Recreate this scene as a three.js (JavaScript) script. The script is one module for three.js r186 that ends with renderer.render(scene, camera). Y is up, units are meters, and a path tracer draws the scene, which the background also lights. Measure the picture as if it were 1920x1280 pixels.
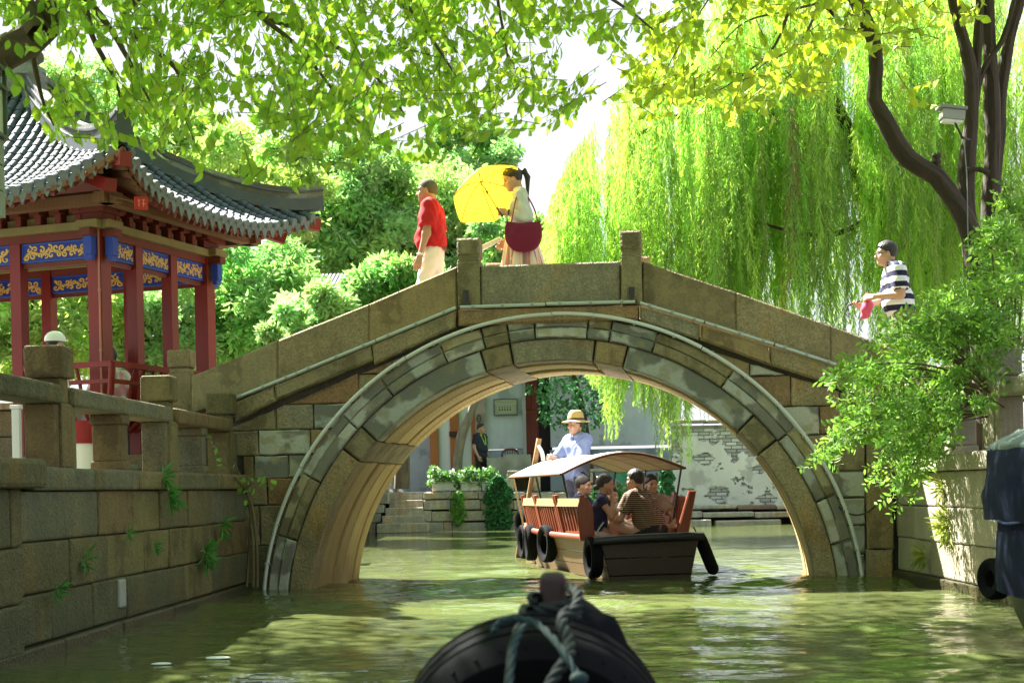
import * as THREE from 'three';
import { mergeGeometries, toCreasedNormals } from 'three/addons/utils/BufferGeometryUtils.js';
import { RoundedBoxGeometry } from 'three/addons/geometries/RoundedBoxGeometry.js';

// ------------------------------------------------------------------ camera, sky, sun, exposure
const scene = new THREE.Scene();
const EYE = 0.93, F = 2800, ROLL = 0.022, CX = 960, CY = 918;       // eye height, lens (pixels of the 1920 wide photo), roll, horizon
const camera = new THREE.PerspectiveCamera(2 * Math.atan(CY / F) * 180 / Math.PI, 1920 / 1280, 0.1, 600);
camera.position.set(0, EYE, 0);
camera.rotation.z = -ROLL;
camera.setViewOffset(1920, 2 * CY, 0, 0, 1920, 1280);
camera.focus = 15.5; camera.userData.fStop = 5.6;

const SUN = new THREE.Vector3(-0.47, 0.76, -0.45).normalize();
{
  const W = 256, H = 128, d = new Float32Array(W * H * 4);
  for (let j = 0; j < H; j++) for (let i = 0; i < W; i++) {
    const el = ((j + 0.5) / H - 0.5) * Math.PI, az = ((i + 0.5) / W - 0.5) * 2 * Math.PI;
    const v = new THREE.Vector3(Math.cos(el) * Math.cos(az), Math.sin(el), Math.cos(el) * Math.sin(az));
    const t = Math.pow(1 - Math.max(0, v.y), 2.2), g = Math.pow(Math.max(0, v.dot(SUN)), 5);
    const z = [0.115, 0.135, 0.165], h = [0.172, 0.176, 0.18], k = (j * W + i) * 4;
    for (let c = 0; c < 3; c++) d[k + c] = v.y < 0 ? 0.03 : (z[c] * (1 - t) + h[c] * t + g * 0.12);
    d[k + 3] = 1;
  }
  const sky = new THREE.DataTexture(d, W, H, THREE.RGBAFormat, THREE.FloatType);
  sky.mapping = THREE.EquirectangularReflectionMapping; sky.magFilter = THREE.LinearFilter; sky.needsUpdate = true;
  scene.background = sky; scene.environment = sky;
}
const sun = new THREE.DirectionalLight(new THREE.Color(1, 0.96, 0.88), 5);
sun.position.copy(SUN).multiplyScalar(60).add(new THREE.Vector3(0, 0, -16)); sun.target.position.set(0, 0, -16);
sun.castShadow = true; sun.shadow.mapSize.set(4096, 4096); sun.shadow.radius = 1.2;
Object.assign(sun.shadow.camera, { left: -30, right: 30, top: 30, bottom: -30, near: 1, far: 140 });
scene.add(sun, sun.target);

const renderer = new THREE.WebGLRenderer({ antialias: true });
renderer.toneMapping = THREE.LinearToneMapping;
renderer.toneMappingExposure = 6.9;
renderer.shadowMap.enabled = true;

// ------------------------------------------------------------------ small helpers
let seed = 7;
function reseed(s) { seed = s >>> 0; }
function rnd() { seed = (seed + 0x6D2B79F5) >>> 0; let t = seed; t = Math.imul(t ^ (t >>> 15), t | 1); t ^= t + Math.imul(t ^ (t >>> 7), t | 61); return ((t ^ (t >>> 14)) >>> 0) / 4294967296; }
const rr = (a, b) => a + (b - a) * rnd(), pick = (a) => a[Math.floor(rnd() * a.length)], lerp = (a, b, t) => a + (b - a) * t;
const clamp = (x, a = 0, b = 1) => Math.min(b, Math.max(a, x));
const smooth = (a, b, x) => { const t = clamp((x - a) / (b - a)); return t * t * (3 - 2 * t); };
const V = (x, y, z) => new THREE.Vector3(x, y, z);
// a point at that distance ahead of the viewer, found from where it shows in the photograph
function unroll(px, py) { const u = px - CX, v = CY - py; return [u + v * ROLL, v - u * ROLL]; }
function at(px, py, D) { const [u, v] = unroll(px, py); return V(u * D / F, EYE + v * D / F, -D); }
function inPoly(x, y, P) { let c = false; for (let i = 0, j = P.length - 1; i < P.length; j = i++) { const [a, b] = P[i], [p, q] = P[j]; if ((b > y) !== (q > y) && x < (p - a) * (y - b) / (q - b) + a) c = !c; } return c; }

const used = new Map();
function numbered(n) { const k = used.get(n) || 0; used.set(n, k + 1); return k ? n + '_' + String(k).padStart(3, '0') : n; }
function shadow(m) { m.castShadow = true; m.receiveShadow = true; return m; }
function thing(name, label, category, base = V(0, 0, 0), turn = 0, group) {
  const o = new THREE.Group(); o.name = numbered(name); o.position.copy(base); o.rotation.y = turn; scene.add(o);
  o.userData = { label, category }; if (group) o.userData.group = group;
  o.updateMatrixWorld(true); o.userData2 = null; delete o.userData2;
  return o;
}
function part(name, geo, mat, parent, label) {                      // geometry in the parent's own axes
  const m = shadow(new THREE.Mesh(geo, mat)); m.name = name; if (label) m.userData.label = label;
  parent.add(m); return m;
}
const inv = new THREE.Matrix4();
function wpart(name, geo, mat, parent, label) {                     // geometry given in world axes
  parent.updateWorldMatrix(true, false); inv.copy(parent.matrixWorld).invert(); geo.applyMatrix4(inv);
  return part(name, geo, mat, parent, label);
}
function structure(name, geo, mat, label) {
  const m = shadow(new THREE.Mesh(geo, mat)); m.name = numbered(name); m.userData = { kind: 'structure', label: label || name.replace(/_/g, ' '), category: name.replace(/_/g, ' ') }; scene.add(m); return m;
}

// ------------------------------------------------------------------ noise and textures
function hash(x, y, s) { let h = Math.imul(x, 374761393) + Math.imul(y, 668265263) + Math.imul(s, 974634777) | 0; h = Math.imul(h ^ (h >>> 13), 1274126177); return ((h ^ (h >>> 16)) >>> 0) / 4294967296; }
function vnoise(x, y, s, P = 0) {
  const xi = Math.floor(x), yi = Math.floor(y), fx = x - xi, fy = y - yi, u = fx * fx * (3 - 2 * fx), v = fy * fy * (3 - 2 * fy);
  const w = (a) => P ? ((a % P) + P) % P : a;
  return lerp(lerp(hash(w(xi), w(yi), s), hash(w(xi + 1), w(yi), s), u), lerp(hash(w(xi), w(yi + 1), s), hash(w(xi + 1), w(yi + 1), s), u), v);
}
function fbm(x, y, s, oct, P = 0) { let a = 0, k = 0.5, n = 0; for (let o = 0; o < oct; o++) { a += k * vnoise(x, y, s + o * 17, P); n += k; k *= 0.5; x *= 2; y *= 2; P *= 2; } return a / n; }
function texture(size, fn, srgb = false) {                          // fn(u, v) -> [r, g, b] or a grey, 0..1; a linear multiplier unless srgb
  const d = new Uint8Array(size * size * 4);
  for (let j = 0; j < size; j++) for (let i = 0; i < size; i++) {
    const c = fn(i / size, j / size), k = (j * size + i) * 4, g = typeof c === 'number';
    d[k] = 255 * clamp(g ? c : c[0]); d[k + 1] = 255 * clamp(g ? c : c[1]); d[k + 2] = 255 * clamp(g ? c : c[2]); d[k + 3] = 255;
  }
  const t = new THREE.DataTexture(d, size, size); t.wrapS = t.wrapT = THREE.RepeatWrapping; t.magFilter = THREE.LinearFilter; t.minFilter = THREE.LinearMipmapLinearFilter; t.generateMipmaps = true;
  if (srgb) t.colorSpace = THREE.SRGBColorSpace; t.needsUpdate = true; return t;
}
const C = (r, g, b) => new THREE.Color().setRGB(r, g, b);
const mixc = (a, b, t) => [lerp(a[0], b[0], t), lerp(a[1], b[1], t), lerp(a[2], b[2], t)];
// granite: speckle of dark, light and rust grains over broad weathering (1 m a tile)
const TX = {};
TX.granite = texture(512, (u, v) => {
  const sp = vnoise(u * 128, v * 128, 3, 128), sp2 = vnoise(u * 64, v * 64, 9, 64), b = fbm(u * 4, v * 4, 21, 4, 4), st = fbm(u * 12, v * 2, 5, 3, 2);
  let c = 0.62 + 0.15 * (sp - 0.5) * 2 + 0.11 * (sp2 - 0.5) * 2; c *= lerp(0.60, 1.25, b); c *= lerp(0.78, 1.15, st);
  const r = smooth(0.5, 0.75, fbm(u * 3, v * 3, 44, 4, 3));
  return mixc([c, c, c], [c * 1.05, c * 0.86, c * 0.68], r);
});
TX.granite_h = texture(512, (u, v) => 0.45 * vnoise(u * 96, v * 96, 3, 96) + 0.25 * vnoise(u * 40, v * 40, 13, 40) + 0.3 * fbm(u * 6, v * 6, 77, 4, 6));
// weathered granite: runs of damp, lichen spots, black crust
TX.worn = texture(512, (u, v) => {
  const sp = vnoise(u * 128, v * 128, 203, 128), b = fbm(u * 3, v * 3, 221, 5, 3), st = fbm(u * 16, v * 1.0, 205, 4, 1), li = smooth(0.60, 0.68, fbm(u * 11, v * 11, 231, 3, 11)), cr = smooth(0.52, 0.66, fbm(u * 5, v * 4, 241, 5, 4));
  let c = (0.66 + 0.24 * (sp - 0.5)) * lerp(0.7, 1.2, b) * lerp(0.65, 1.2, st);
  return mixc(mixc([c, c * 0.98, c * 0.92], [0.22, 0.20, 0.17], cr * 0.5), [0.80, 0.80, 0.70], li * 0.5);
});
// pale limestone with dark and mossy blotches
TX.lime = texture(512, (u, v) => {
  const a = fbm(u * 3, v * 3, 61, 5, 3), b = fbm(u * 7, v * 7, 73, 4, 7), g = vnoise(u * 120, v * 120, 3, 120);
  let c = 0.78 + 0.12 * (g - 0.5); const dk = smooth(0.50, 0.60, a), ms = smooth(0.56, 0.70, b);
  return mixc(mixc([c, c, c * 0.97], [0.26, 0.25, 0.22], dk * 0.85), [0.52, 0.47, 0.30], ms * 0.6);
});
TX.streak = texture(256, (u, v) => { const s = fbm(u * 24, v * 1.0, 15, 4, 1), b = fbm(u * 5, v * 5, 25, 4, 5); const c = lerp(0.55, 1.1, s) * lerp(0.75, 1.15, b); return [c, c * 0.98, c * 0.94]; });
TX.wood = texture(256, (u, v) => { const s = fbm(u * 40, v * 2, 31, 4, 2), b = fbm(u * 4, v * 2, 37, 3, 2); const c = lerp(0.55, 1.08, s) * lerp(0.8, 1.1, b); return [c, c * 0.95, c * 0.9]; });
TX.bark = texture(256, (u, v) => { const s = fbm(v * 20 + 2 * fbm(v * 4, u * 4, 2, 3, 4), u * 5, 41, 4, 5), b = fbm(u * 3, v * 3, 43, 4, 3); const c = lerp(0.35, 1.15, s) * lerp(0.7, 1.2, b); return [c, c * 0.97, c * 0.9]; });
TX.plaster = texture(512, (u, v) => { const a = fbm(u * 4, v * 4, 51, 5, 4), s = fbm(u * 16, v * 2, 53, 4, 2), d = smooth(0.58, 0.72, fbm(u * 6, v * 6, 57, 5, 6)); const c = lerp(0.72, 1.0, a) * lerp(0.86, 1.0, s); return mixc([c, c, c], [0.38, 0.37, 0.36], d * 0.55); });
TX.cloth = texture(256, (u, v) => { const f = fbm(u * 6, v * 3, 81, 4, 3); const w = 0.5 + 0.5 * Math.sin(u * Math.PI * 2 * 64) * Math.sin(v * Math.PI * 2 * 64); return 0.72 + 0.3 * (f - 0.5) + 0.14 * w; });
TX.tile = texture(256, (u, v) => { const a = fbm(u * 5, v * 5, 91, 5, 5), l = smooth(0.60, 0.72, fbm(u * 9, v * 9, 97, 3, 9)); const c = lerp(0.5, 1.1, a); return mixc([c * 0.96, c, c * 1.04], [1.0, 1.0, 0.92], l * 0.6); });
TX.ripple = texture(512, (u, v) => 0.6 * fbm(u * 6, v * 16, 101, 4, 2) + 0.4 * fbm(u * 20, v * 40, 107, 3, 20));

function mat(color, o = {}) {
  const m = new THREE.MeshStandardMaterial({ color: Array.isArray(color) ? C(...color) : color, roughness: o.rough ?? 0.85, metalness: o.metal ?? 0 });
  const rep = (t) => { if (!o.rep) return t; const c = t.clone(); c.repeat.set(o.rep[0], o.rep[1]); c.needsUpdate = true; return c; };
  if (o.map) m.map = rep(TX[o.map]);
  if (o.bump) { m.bumpMap = rep(TX[o.bump]); m.bumpScale = o.bs ?? 0.006; }
  return m;
}
function pmat(color, o = {}) { return new THREE.MeshPhysicalMaterial({ color: Array.isArray(color) ? C(...color) : color, roughness: 0.6, ...o }); }
const leafMat = (r, g, b, t = 0.5) => pmat([r, g, b], { roughness: 0.9, transmission: t, thickness: 0, side: THREE.DoubleSide, specularIntensity: 0.6 });

const GRANITE = [[0.42, 0.33, 0.18], [0.36, 0.30, 0.18], [0.46, 0.37, 0.21], [0.34, 0.27, 0.155], [0.40, 0.35, 0.24], [0.44, 0.32, 0.17]].map((c, i) => mat(c, { map: i % 2 ? 'worn' : 'granite', bump: 'granite_h', bs: 0.012 }));
const RUSTY = [[0.40, 0.23, 0.11], [0.43, 0.28, 0.14]].map((c) => mat(c, { map: 'granite', bump: 'granite_h', bs: 0.008 }));
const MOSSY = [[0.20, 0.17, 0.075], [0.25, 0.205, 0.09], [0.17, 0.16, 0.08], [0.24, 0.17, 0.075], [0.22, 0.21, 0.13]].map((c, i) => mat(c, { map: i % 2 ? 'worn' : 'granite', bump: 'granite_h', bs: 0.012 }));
const WET = [[0.085, 0.075, 0.035], [0.07, 0.065, 0.03]].map((c) => mat(c, { map: 'granite', bump: 'granite_h', bs: 0.010, rough: 0.35 }));
const LIME = [[0.50, 0.50, 0.46], [0.44, 0.45, 0.41], [0.55, 0.54, 0.48]].map((c) => mat(c, { map: 'lime', bump: 'granite_h', bs: 0.006 }));
const QUAYST = [[0.72, 0.69, 0.61], [0.64, 0.61, 0.53], [0.74, 0.67, 0.54], [0.66, 0.56, 0.45]].map((c) => mat(c, { map: 'granite', bump: 'granite_h', bs: 0.010 }));
const MORTAR = mat([0.10, 0.09, 0.065], { map: 'granite', bump: 'granite_h', bs: 0.01 });
const GROUND = mat([0.22, 0.20, 0.15], { map: 'granite', bump: 'granite_h', bs: 0.01 });

// ------------------------------------------------------------------ geometry helpers
function boxUV(g, ox = rr(0, 9), oy = rr(0, 9)) {                    // uv in metres by each face's main direction
  if (g.index) g = g.toNonIndexed();
  const p = g.attributes.position, n = p.count, uv = new Float32Array(n * 2), a = V(), b = V(), c = V(), e = V(), f = V();
  for (let i = 0; i < n; i += 3) {
    a.fromBufferAttribute(p, i); b.fromBufferAttribute(p, i + 1); c.fromBufferAttribute(p, i + 2);
    e.subVectors(b, a); f.subVectors(c, a); e.cross(f); const x = Math.abs(e.x), y = Math.abs(e.y), z = Math.abs(e.z);
    for (const [k, q] of [[i, a], [i + 1, b], [i + 2, c]]) {
      if (y >= x && y >= z) { uv[2 * k] = q.x + ox; uv[2 * k + 1] = q.z + oy; } else if (x >= z) { uv[2 * k] = q.z + ox; uv[2 * k + 1] = q.y + oy; } else { uv[2 * k] = q.x + ox; uv[2 * k + 1] = q.y + oy; }
    }
  }
  g.setAttribute('uv', new THREE.BufferAttribute(uv, 2)); return g;
}
function deform(g, fn) { const p = g.attributes.position, v = V(); for (let i = 0; i < p.count; i++) { v.fromBufferAttribute(p, i); fn(v); p.setXYZ(i, v.x, v.y, v.z); } p.needsUpdate = true; g.computeVertexNormals(); return g; }
function rough(pts, step, j) { const O = []; pts.forEach((p, i) => { const q = pts[(i + 1) % pts.length], L = Math.hypot(q[0] - p[0], q[1] - p[1]), n = Math.max(1, Math.round(L / step)); for (let k = 0; k < n; k++) { const t = k / n; O.push([lerp(p[0], q[0], t) + rr(-j, j), lerp(p[1], q[1], t) + rr(-j, j)]); } }); return O; }
function extr(pts, depth, bevel = 0.012, z0 = 0) {                   // polygon in x, y; front at z0, going back by depth
  const s = new THREE.Shape(pts.map((q) => new THREE.Vector2(q[0], q[1])));
  const g = new THREE.ExtrudeGeometry(s, { depth: Math.max(0.001, depth - 2 * bevel), bevelEnabled: bevel > 0, bevelThickness: bevel, bevelSize: bevel, bevelOffset: -bevel, bevelSegments: 1, steps: 1 });
  g.translate(0, 0, z0 - depth + bevel); return g;
}
function box(w, h, d, x = 0, y = 0, z = 0, r = 0) { const g = r ? new RoundedBoxGeometry(w, h, d, 1, r) : new THREE.BoxGeometry(w, h, d); g.translate(x, y, z); return boxUV(g); }
function tube(pts, r, seg = 24, rad = 8, closed = false) {           // r: number or function of t
  const curve = new THREE.CatmullRomCurve3(pts, closed), g = new THREE.TubeGeometry(curve, seg, 1, rad, closed), p = g.attributes.position, c = V(), v = V();
  const len = curve.getLength();
  for (let i = 0; i <= seg; i++) { const t = i / seg; curve.getPointAt(closed ? t % 1 : t, c); const q = typeof r === 'function' ? r(t) : r; for (let j = 0; j <= rad; j++) { const k = i * (rad + 1) + j; v.fromBufferAttribute(p, k).sub(c).multiplyScalar(q).add(c); p.setXYZ(k, v.x, v.y, v.z); } }
  const uv = g.attributes.uv; for (let i = 0; i < uv.count; i++) uv.setXY(i, uv.getX(i) * len, uv.getY(i) * 0.5);
  g.computeVertexNormals(); return g;
}
function plain(g) { if (!g.attributes.uv) g.setAttribute('uv', new THREE.BufferAttribute(new Float32Array(g.attributes.position.count * 2), 2)); g = g.index ? g.toNonIndexed() : g; for (const k of Object.keys(g.attributes)) if (!['position', 'normal', 'uv'].includes(k)) g.deleteAttribute(k); return g; }
const merge = (list) => mergeGeometries(list.map(plain));
function place(g, pos, dir, roll = 0) { const q = new THREE.Quaternion().setFromUnitVectors(V(0, 1, 0), dir.clone().normalize()); if (roll) g.rotateY(roll); g.applyQuaternion(q); g.translate(pos.x, pos.y, pos.z); return g; }
function rod(a, b, r, r2 = r, seg = 8) { const d = V().subVectors(b, a), g = new THREE.CylinderGeometry(r2, r, d.length(), seg); return place(g, V().addVectors(a, b).multiplyScalar(0.5), d); }
function bar(a, b, w, h) { const d = V().subVectors(b, a), g = new THREE.BoxGeometry(w, h, d.length()); const m = new THREE.Matrix4().lookAt(b, a, V(0, 1, 0)); g.applyMatrix4(m); const c = V().addVectors(a, b).multiplyScalar(0.5); g.translate(c.x, c.y, c.z); return boxUV(g); }

// ------------------------------------------------------------------ water, ground, banks
{
  const rows = 640, cols = 300, pos = [], idx = [], uv = [];
  const waves = []; reseed(11);
  for (let i = 0; i < 26; i++) { const L = 0.16 * Math.pow(1.13, i * 0.9) * rr(0.85, 1.15), th = rr(-0.5, 0.5) + (i % 5 === 0 ? 1.2 : 0), k = 2 * Math.PI / L; waves.push([k * Math.sin(th), k * Math.cos(th), rr(0, 6.28), 0.0038 * Math.pow(L, 0.85) * rr(0.6, 1.3)]); }
  const H = (x, z) => { let h = 0; const wx = x + 0.3 * vnoise(x * 0.6, z * 0.8, 5), m = 0.4 + 0.9 * vnoise(x * 0.35 + 9, z * 0.5, 8); for (const w of waves) h += w[3] * Math.sin(w[0] * wx + w[1] * z + w[2]); return h * m; };
  for (let j = 0; j <= rows; j++) {
    const t = j / rows, D = -6 + 6.5 + 36 * Math.pow(t, 2.0);
    for (let i = 0; i <= cols; i++) { const x = (i / cols - 0.5) * lerp(7.6, 18, clamp((D - 14) / 12)) + 0.5; pos.push(x, D < 26 ? H(x, D) * smooth(27, 16, D) : 0, -D); uv.push(x / 2.2, D / 2.2); }
  }
  for (let j = 0; j < rows; j++) for (let i = 0; i < cols; i++) { const a = j * (cols + 1) + i, b = a + 1, c = a + cols + 1, d = c + 1; idx.push(a, b, c, b, d, c); }
  const g = new THREE.BufferGeometry(); g.setAttribute('position', new THREE.Float32BufferAttribute(pos, 3)); g.setAttribute('uv', new THREE.Float32BufferAttribute(uv, 2)); g.setIndex(idx); g.computeVertexNormals();
  const m = pmat([0.085, 0.103, 0.036], { roughness: 0.05, ior: 1.33 }); m.bumpMap = TX.ripple; m.bumpScale = 0.010;
  structure('water', g, m, 'murky green canal water with small ripples under the stone bridge');
}
{
  const flat = (x0, x1, d0, d1, y) => { const g = new THREE.BoxGeometry(x1 - x0, 0.6, d1 - d0); g.translate((x0 + x1) / 2, y - 0.3, -(d0 + d1) / 2); return boxUV(g); };
  structure('ground', merge([flat(-160, 160, 36.2, 400, 0.88)]), GROUND, 'earth and paving behind the far quay, reaching to the horizon');
  structure('left_bank', merge([flat(-60, -3.35, -8, 36.2, 1.08)]), GROUND, 'paved left bank on which the pavilion stands');
  structure('right_bank', merge([flat(4.15, 60, -8, 20.6, 1.08), flat(7.4, 60, 20.6, 36.2, 1.08)]), GROUND, 'right bank behind the sunlit canal wall');
}

{
  reseed(17);
  const w = thing('garden_wall', 'low stone garden wall behind the pavilion on the left bank', 'wall', V(-9, 1.08, -21));
  for (let r = 0; r < 3; r++) for (let i = 0; i < 14; i++) { const x = -14.5 + i * 0.8 + (r % 2) * 0.4; wpart('stone', box(0.79, 0.36, 0.4, x, 1.08 + 0.185 + r * 0.37, -21 + rr(-0.02, 0.02), 0.02), pick(MOSSY), w); }
  wpart('coping', box(11.6, 0.1, 0.5, -9.1, 2.25, -21, 0.02), GRANITE[1], w);
}

// ------------------------------------------------------------------ the stone arch bridge
const BD = 14.5, BK = 0.06, BS = 0.14, BW = 1.96;                    // distance, turn of its face, lean of the vault, width of the bridge
const bridgeP = (X, Y, w) => V(X + BS * w, Y, -(BD - BK * X) - w);
function face(px, py) { const [u, v] = unroll(px, py), D = BD / (1 + BK * u / F); return [u * D / F, EYE + v * D / F]; }
const toBridge = (g) => deform(g, (v) => v.copy(bridgeP(v.x, v.y, -v.z)));
const ARC = { x: 0.45, y: -0.28, r0: 2.45, r1: 2.665, r2: 2.86 };
const angOf = (px, py) => { const [x, y] = face(px, py); return Math.atan2(y - ARC.y, x - ARC.x); };
const arcPt = (r, a) => [ARC.x + r * Math.cos(a), ARC.y + r * Math.sin(a)];
const bridge = thing('stone_bridge', 'hump-backed granite arch bridge spanning the green canal', 'bridge', bridgeP(0.45, 0, 0));
function bstone(name, pts, depth, z0, m, bevel = 0.014, label) {
  let g = boxUV(toBridge(extr(name === 'facing_stone' || name === 'pier_stone' ? rough(pts, 0.10, 0.005) : pts, depth, bevel, z0))); return wpart(name, g, m, bridge, label);
}
function sector(r0, r1, a0, a1) { const n = Math.max(3, Math.ceil(Math.abs(a1 - a0) / 0.06)), P = []; for (let i = 0; i <= n; i++) P.push(arcPt(r1, lerp(a0, a1, i / n))); for (let i = n; i >= 0; i--) P.push(arcPt(r0, lerp(a0, a1, i / n))); return P.reverse(); }
reseed(21);
const BROWNLIME = mat([0.46, 0.40, 0.24], { map: 'lime', bump: 'granite_h', bs: 0.006 });
const GOLD = [[0.62, 0.45, 0.19], [0.55, 0.40, 0.18], [0.66, 0.50, 0.23]].map((c) => mat(c, { map: 'streak', bump: 'granite_h', bs: 0.010 }));
{
  const A0 = Math.PI + 0.02 + 0.0, A1 = -0.02;
  const foot = (a) => a;                                            // stones run on below the water line
  // joints of the main ring, left foot to right foot
  const J = [Math.PI + 0.05, angOf(684, 872), angOf(718, 837), angOf(913, 698), angOf(962, 676), angOf(1113, 668), angOf(1170, 680), angOf(1392, 800), angOf(1423, 851), -0.05];
  const kinds = [0, 0, 1, 0, 0, 0, 1, 0, 0];
  const gap = 0.004;
  J.slice(0, -1).forEach((a, i) => {
    const b = J[i + 1], m = kinds[i] ? LIME[1] : GRANITE[i % 6], longOne = i % 2 === 0;
    if (!longOne) { bstone('ring_stone', sector(ARC.r0, ARC.r1, a - gap, b + gap), BW, 0.03, m, 0.016); return; }
    const n = 7; for (let k = 0; k < n; k++) {
      const w0 = k * BW / n, j = k ? rr(-0.022, 0.014) : 0;
      bstone('ring_stone', sector(ARC.r0 + j, ARC.r1, a - gap, b + gap), BW / n - 0.010, 0.03 - w0, k ? pick(GOLD) : m, 0.014);
    }
  });
  // the raised outer ring of pale stones
  const J2 = [Math.PI + 0.05, angOf(556, 1012), angOf(612, 910), angOf(678, 810), angOf(738, 742), angOf(838, 674), angOf(908, 640), angOf(953, 620), angOf(1003, 612), angOf(1103, 610), angOf(1146, 618), angOf(1228, 645), angOf(1362, 713), angOf(1470, 818), angOf(1545, 935), angOf(1580, 1015), -0.05];
  J2.slice(0, -1).forEach((a, i) => {
    const b = J2[i + 1], m = i % 5 === 1 ? GRANITE[1] : LIME[i % 3];
    bstone('brow_stone', sector(ARC.r1 + 0.006, ARC.r1 + 0.105, a - 0.003, b + 0.003), 0.34, 0.06, m, 0.014);
    bstone('brow_stone', sector(ARC.r1 + 0.110, ARC.r2 + 0.01, a - 0.003, b + 0.003), 0.32, 0.035, i % 4 === 1 ? BROWNLIME : m, 0.012);
  });
  // LED tube along the ring, in lengths with clips
  const tubeM = mat([0.62, 0.64, 0.62], { rough: 0.45 }), R = ARC.r2 + 0.035, N = 6;
  for (let i = 0; i < N; i++) { const P = []; for (let k = 0; k <= 12; k++) { const q = arcPt(R + (i % 2) * 0.004, lerp(Math.PI - 0.02, 0.03, (i + k / 12 * 0.994) / N)); P.push(bridgeP(q[0], q[1], -0.075)); } wpart('light_tube', tube(P, 0.019, 24, 8), tubeM, bridge); }
  const clipM = mat([0.30, 0.31, 0.30], { rough: 0.5 });
  for (let i = 1; i < 22; i++) { const a = lerp(Math.PI - 0.05, 0.06, i / 22), q = arcPt(R, a), p = bridgeP(q[0], q[1], -0.065); wpart('tube_clip', place(new THREE.BoxGeometry(0.05, 0.022, 0.05), p, V(-Math.sin(a), Math.cos(a), 0)), clipM, bridge); }

  // core of the bridge behind the facing, with the deck
  const topL = (X) => { const [xa, ya] = face(440, 752), [xb, yb] = face(860, 578), [xc, yc] = face(1200, 570), [xd, yd] = face(1570, 686); return X < xb ? lerp(ya, yb, (X - xa) / (xb - xa)) : X < xc ? lerp(yb, yc, (X - xb) / (xc - xb)) : lerp(yc, yd, (X - xc) / (xd - xc)); };
  const deckY = (X) => topL(X) - 0.14;
  {
    const s = new THREE.Shape(); const xs = [-3.6, -0.48, 1.27, 4.25];
    s.moveTo(-3.6, -0.8); s.lineTo(4.25, -0.8); for (const x of xs.slice().reverse()) s.lineTo(x, deckY(x)); s.closePath();
    const h = new THREE.Path(); for (let k = 0; k <= 48; k++) { const q = arcPt(ARC.r0 + 0.035, lerp(-0.21, Math.PI + 0.21, k / 48)); k ? h.lineTo(q[0], q[1]) : h.moveTo(q[0], q[1]); } h.closePath(); s.holes.push(h);
    const g = new THREE.ExtrudeGeometry(s, { depth: BW - 0.08, bevelEnabled: false }); g.translate(0, 0, -BW + 0.04);
    wpart('masonry_core', boxUV(toBridge(g)), MORTAR, bridge);
  }
  // steps of the deck
  for (let X = -3.55; X < 4.2; X += 0.36) { const y = deckY(X + 0.18), q = [[X, y - 0.25], [X + 0.352, y - 0.25], [X + 0.352, y + 0.045], [X, y + 0.045]]; wpart('step', boxUV(toBridge(extr(q, BW - 0.5, 0.01, -0.25))), pick(GRANITE), bridge); }

  // facing stones of the spandrels
  const clipHalf = (P, f) => { const O = []; for (let i = 0; i < P.length; i++) { const a = P[i], b = P[(i + 1) % P.length], da = f(a), db = f(b); if (da >= 0) O.push(a); if (da * db < 0) { const t = da / (da - db); O.push([lerp(a[0], b[0], t), lerp(a[1], b[1], t)]); } } return O; };
  const band = 0.30;                                                // the string course above
  const below = [[[440, 752], [860, 578]], [[860, 578], [1200, 570]], [[1200, 570], [1570, 686]]].map(([a, b]) => { const p = face(...a), q = face(...b); return (z) => lerp(p[1], q[1], (z[0] - p[0]) / (q[0] - p[0])) - band + 0.06 - z[1]; });
  function facing(x0, x1, y0, y1, m) {
    const g2 = 0.005; let P = [[x0 + g2, y0 + g2], [x1 - g2, y0 + g2], [x1 - g2, y1 - g2], [x0 + g2, y1 - g2]];
    for (const f of below) P = clipHalf(P, f); if (P.length < 3) return;
    const c = P.reduce((s, p) => [s[0] + p[0] / P.length, s[1] + p[1] / P.length], [0, 0]), dx = c[0] - ARC.x, dy = c[1] - ARC.y, L = Math.hypot(dx, dy), rm = ARC.r1 + 0.05;
    P = clipHalf(P, (z) => ((z[0] - ARC.x) * dx + (z[1] - ARC.y) * dy) / L - rm); if (P.length < 3) return;
    let ar = 0; P.forEach((p, i) => { const q = P[(i + 1) % P.length]; ar += p[0] * q[1] - q[0] * p[1]; }); if (ar < 0.012) return;
    bstone('facing_stone', P, 0.24, rr(-0.006, 0.008), m, 0.012);
  }
  const X = (px, py) => face(px, py)[0], Yl = (py) => face(560, py)[1], Yr = (py) => face(1560, py)[1];
  const G = () => pick(GRANITE), L = () => pick(LIME), R2 = () => pick(RUSTY), M2 = () => pick(MOSSY);
  const left = [   // row top, row bottom, joints, stones
    [1180, 1022, [455, 530, 600], [M2, G]], [1022, 946, [455, 486, 566, 640], [G, G, R2]], [946, 895, [455, 500, 560, 640], [G, R2, R2]], [895, 852, [455, 475, 540, 625, 700], [M2, L, L, G]],
    [852, 805, [430, 484, 581, 650, 720], [G, L, R2, G]], [805, 758, [400, 517, 587, 690, 760], [G, G, L, G]], [758, 705, [380, 470, 535, 673, 800], [G, G, R2, G]], [705, 660, [440, 600, 735, 840, 900], [G, R2, G, G]], [660, 615, [640, 760, 820, 905, 1000], [G, G, L, L]], [615, 560, [780, 860, 1030, 1200], [L, L, L]],
  ];
  for (const [b, t, js, ms] of left) for (let i = 0; i + 1 < js.length; i++) facing(X(js[i], (b + t) / 2), X(js[i + 1], (b + t) / 2), Yl(b), Yl(t), ms[i]());
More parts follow.
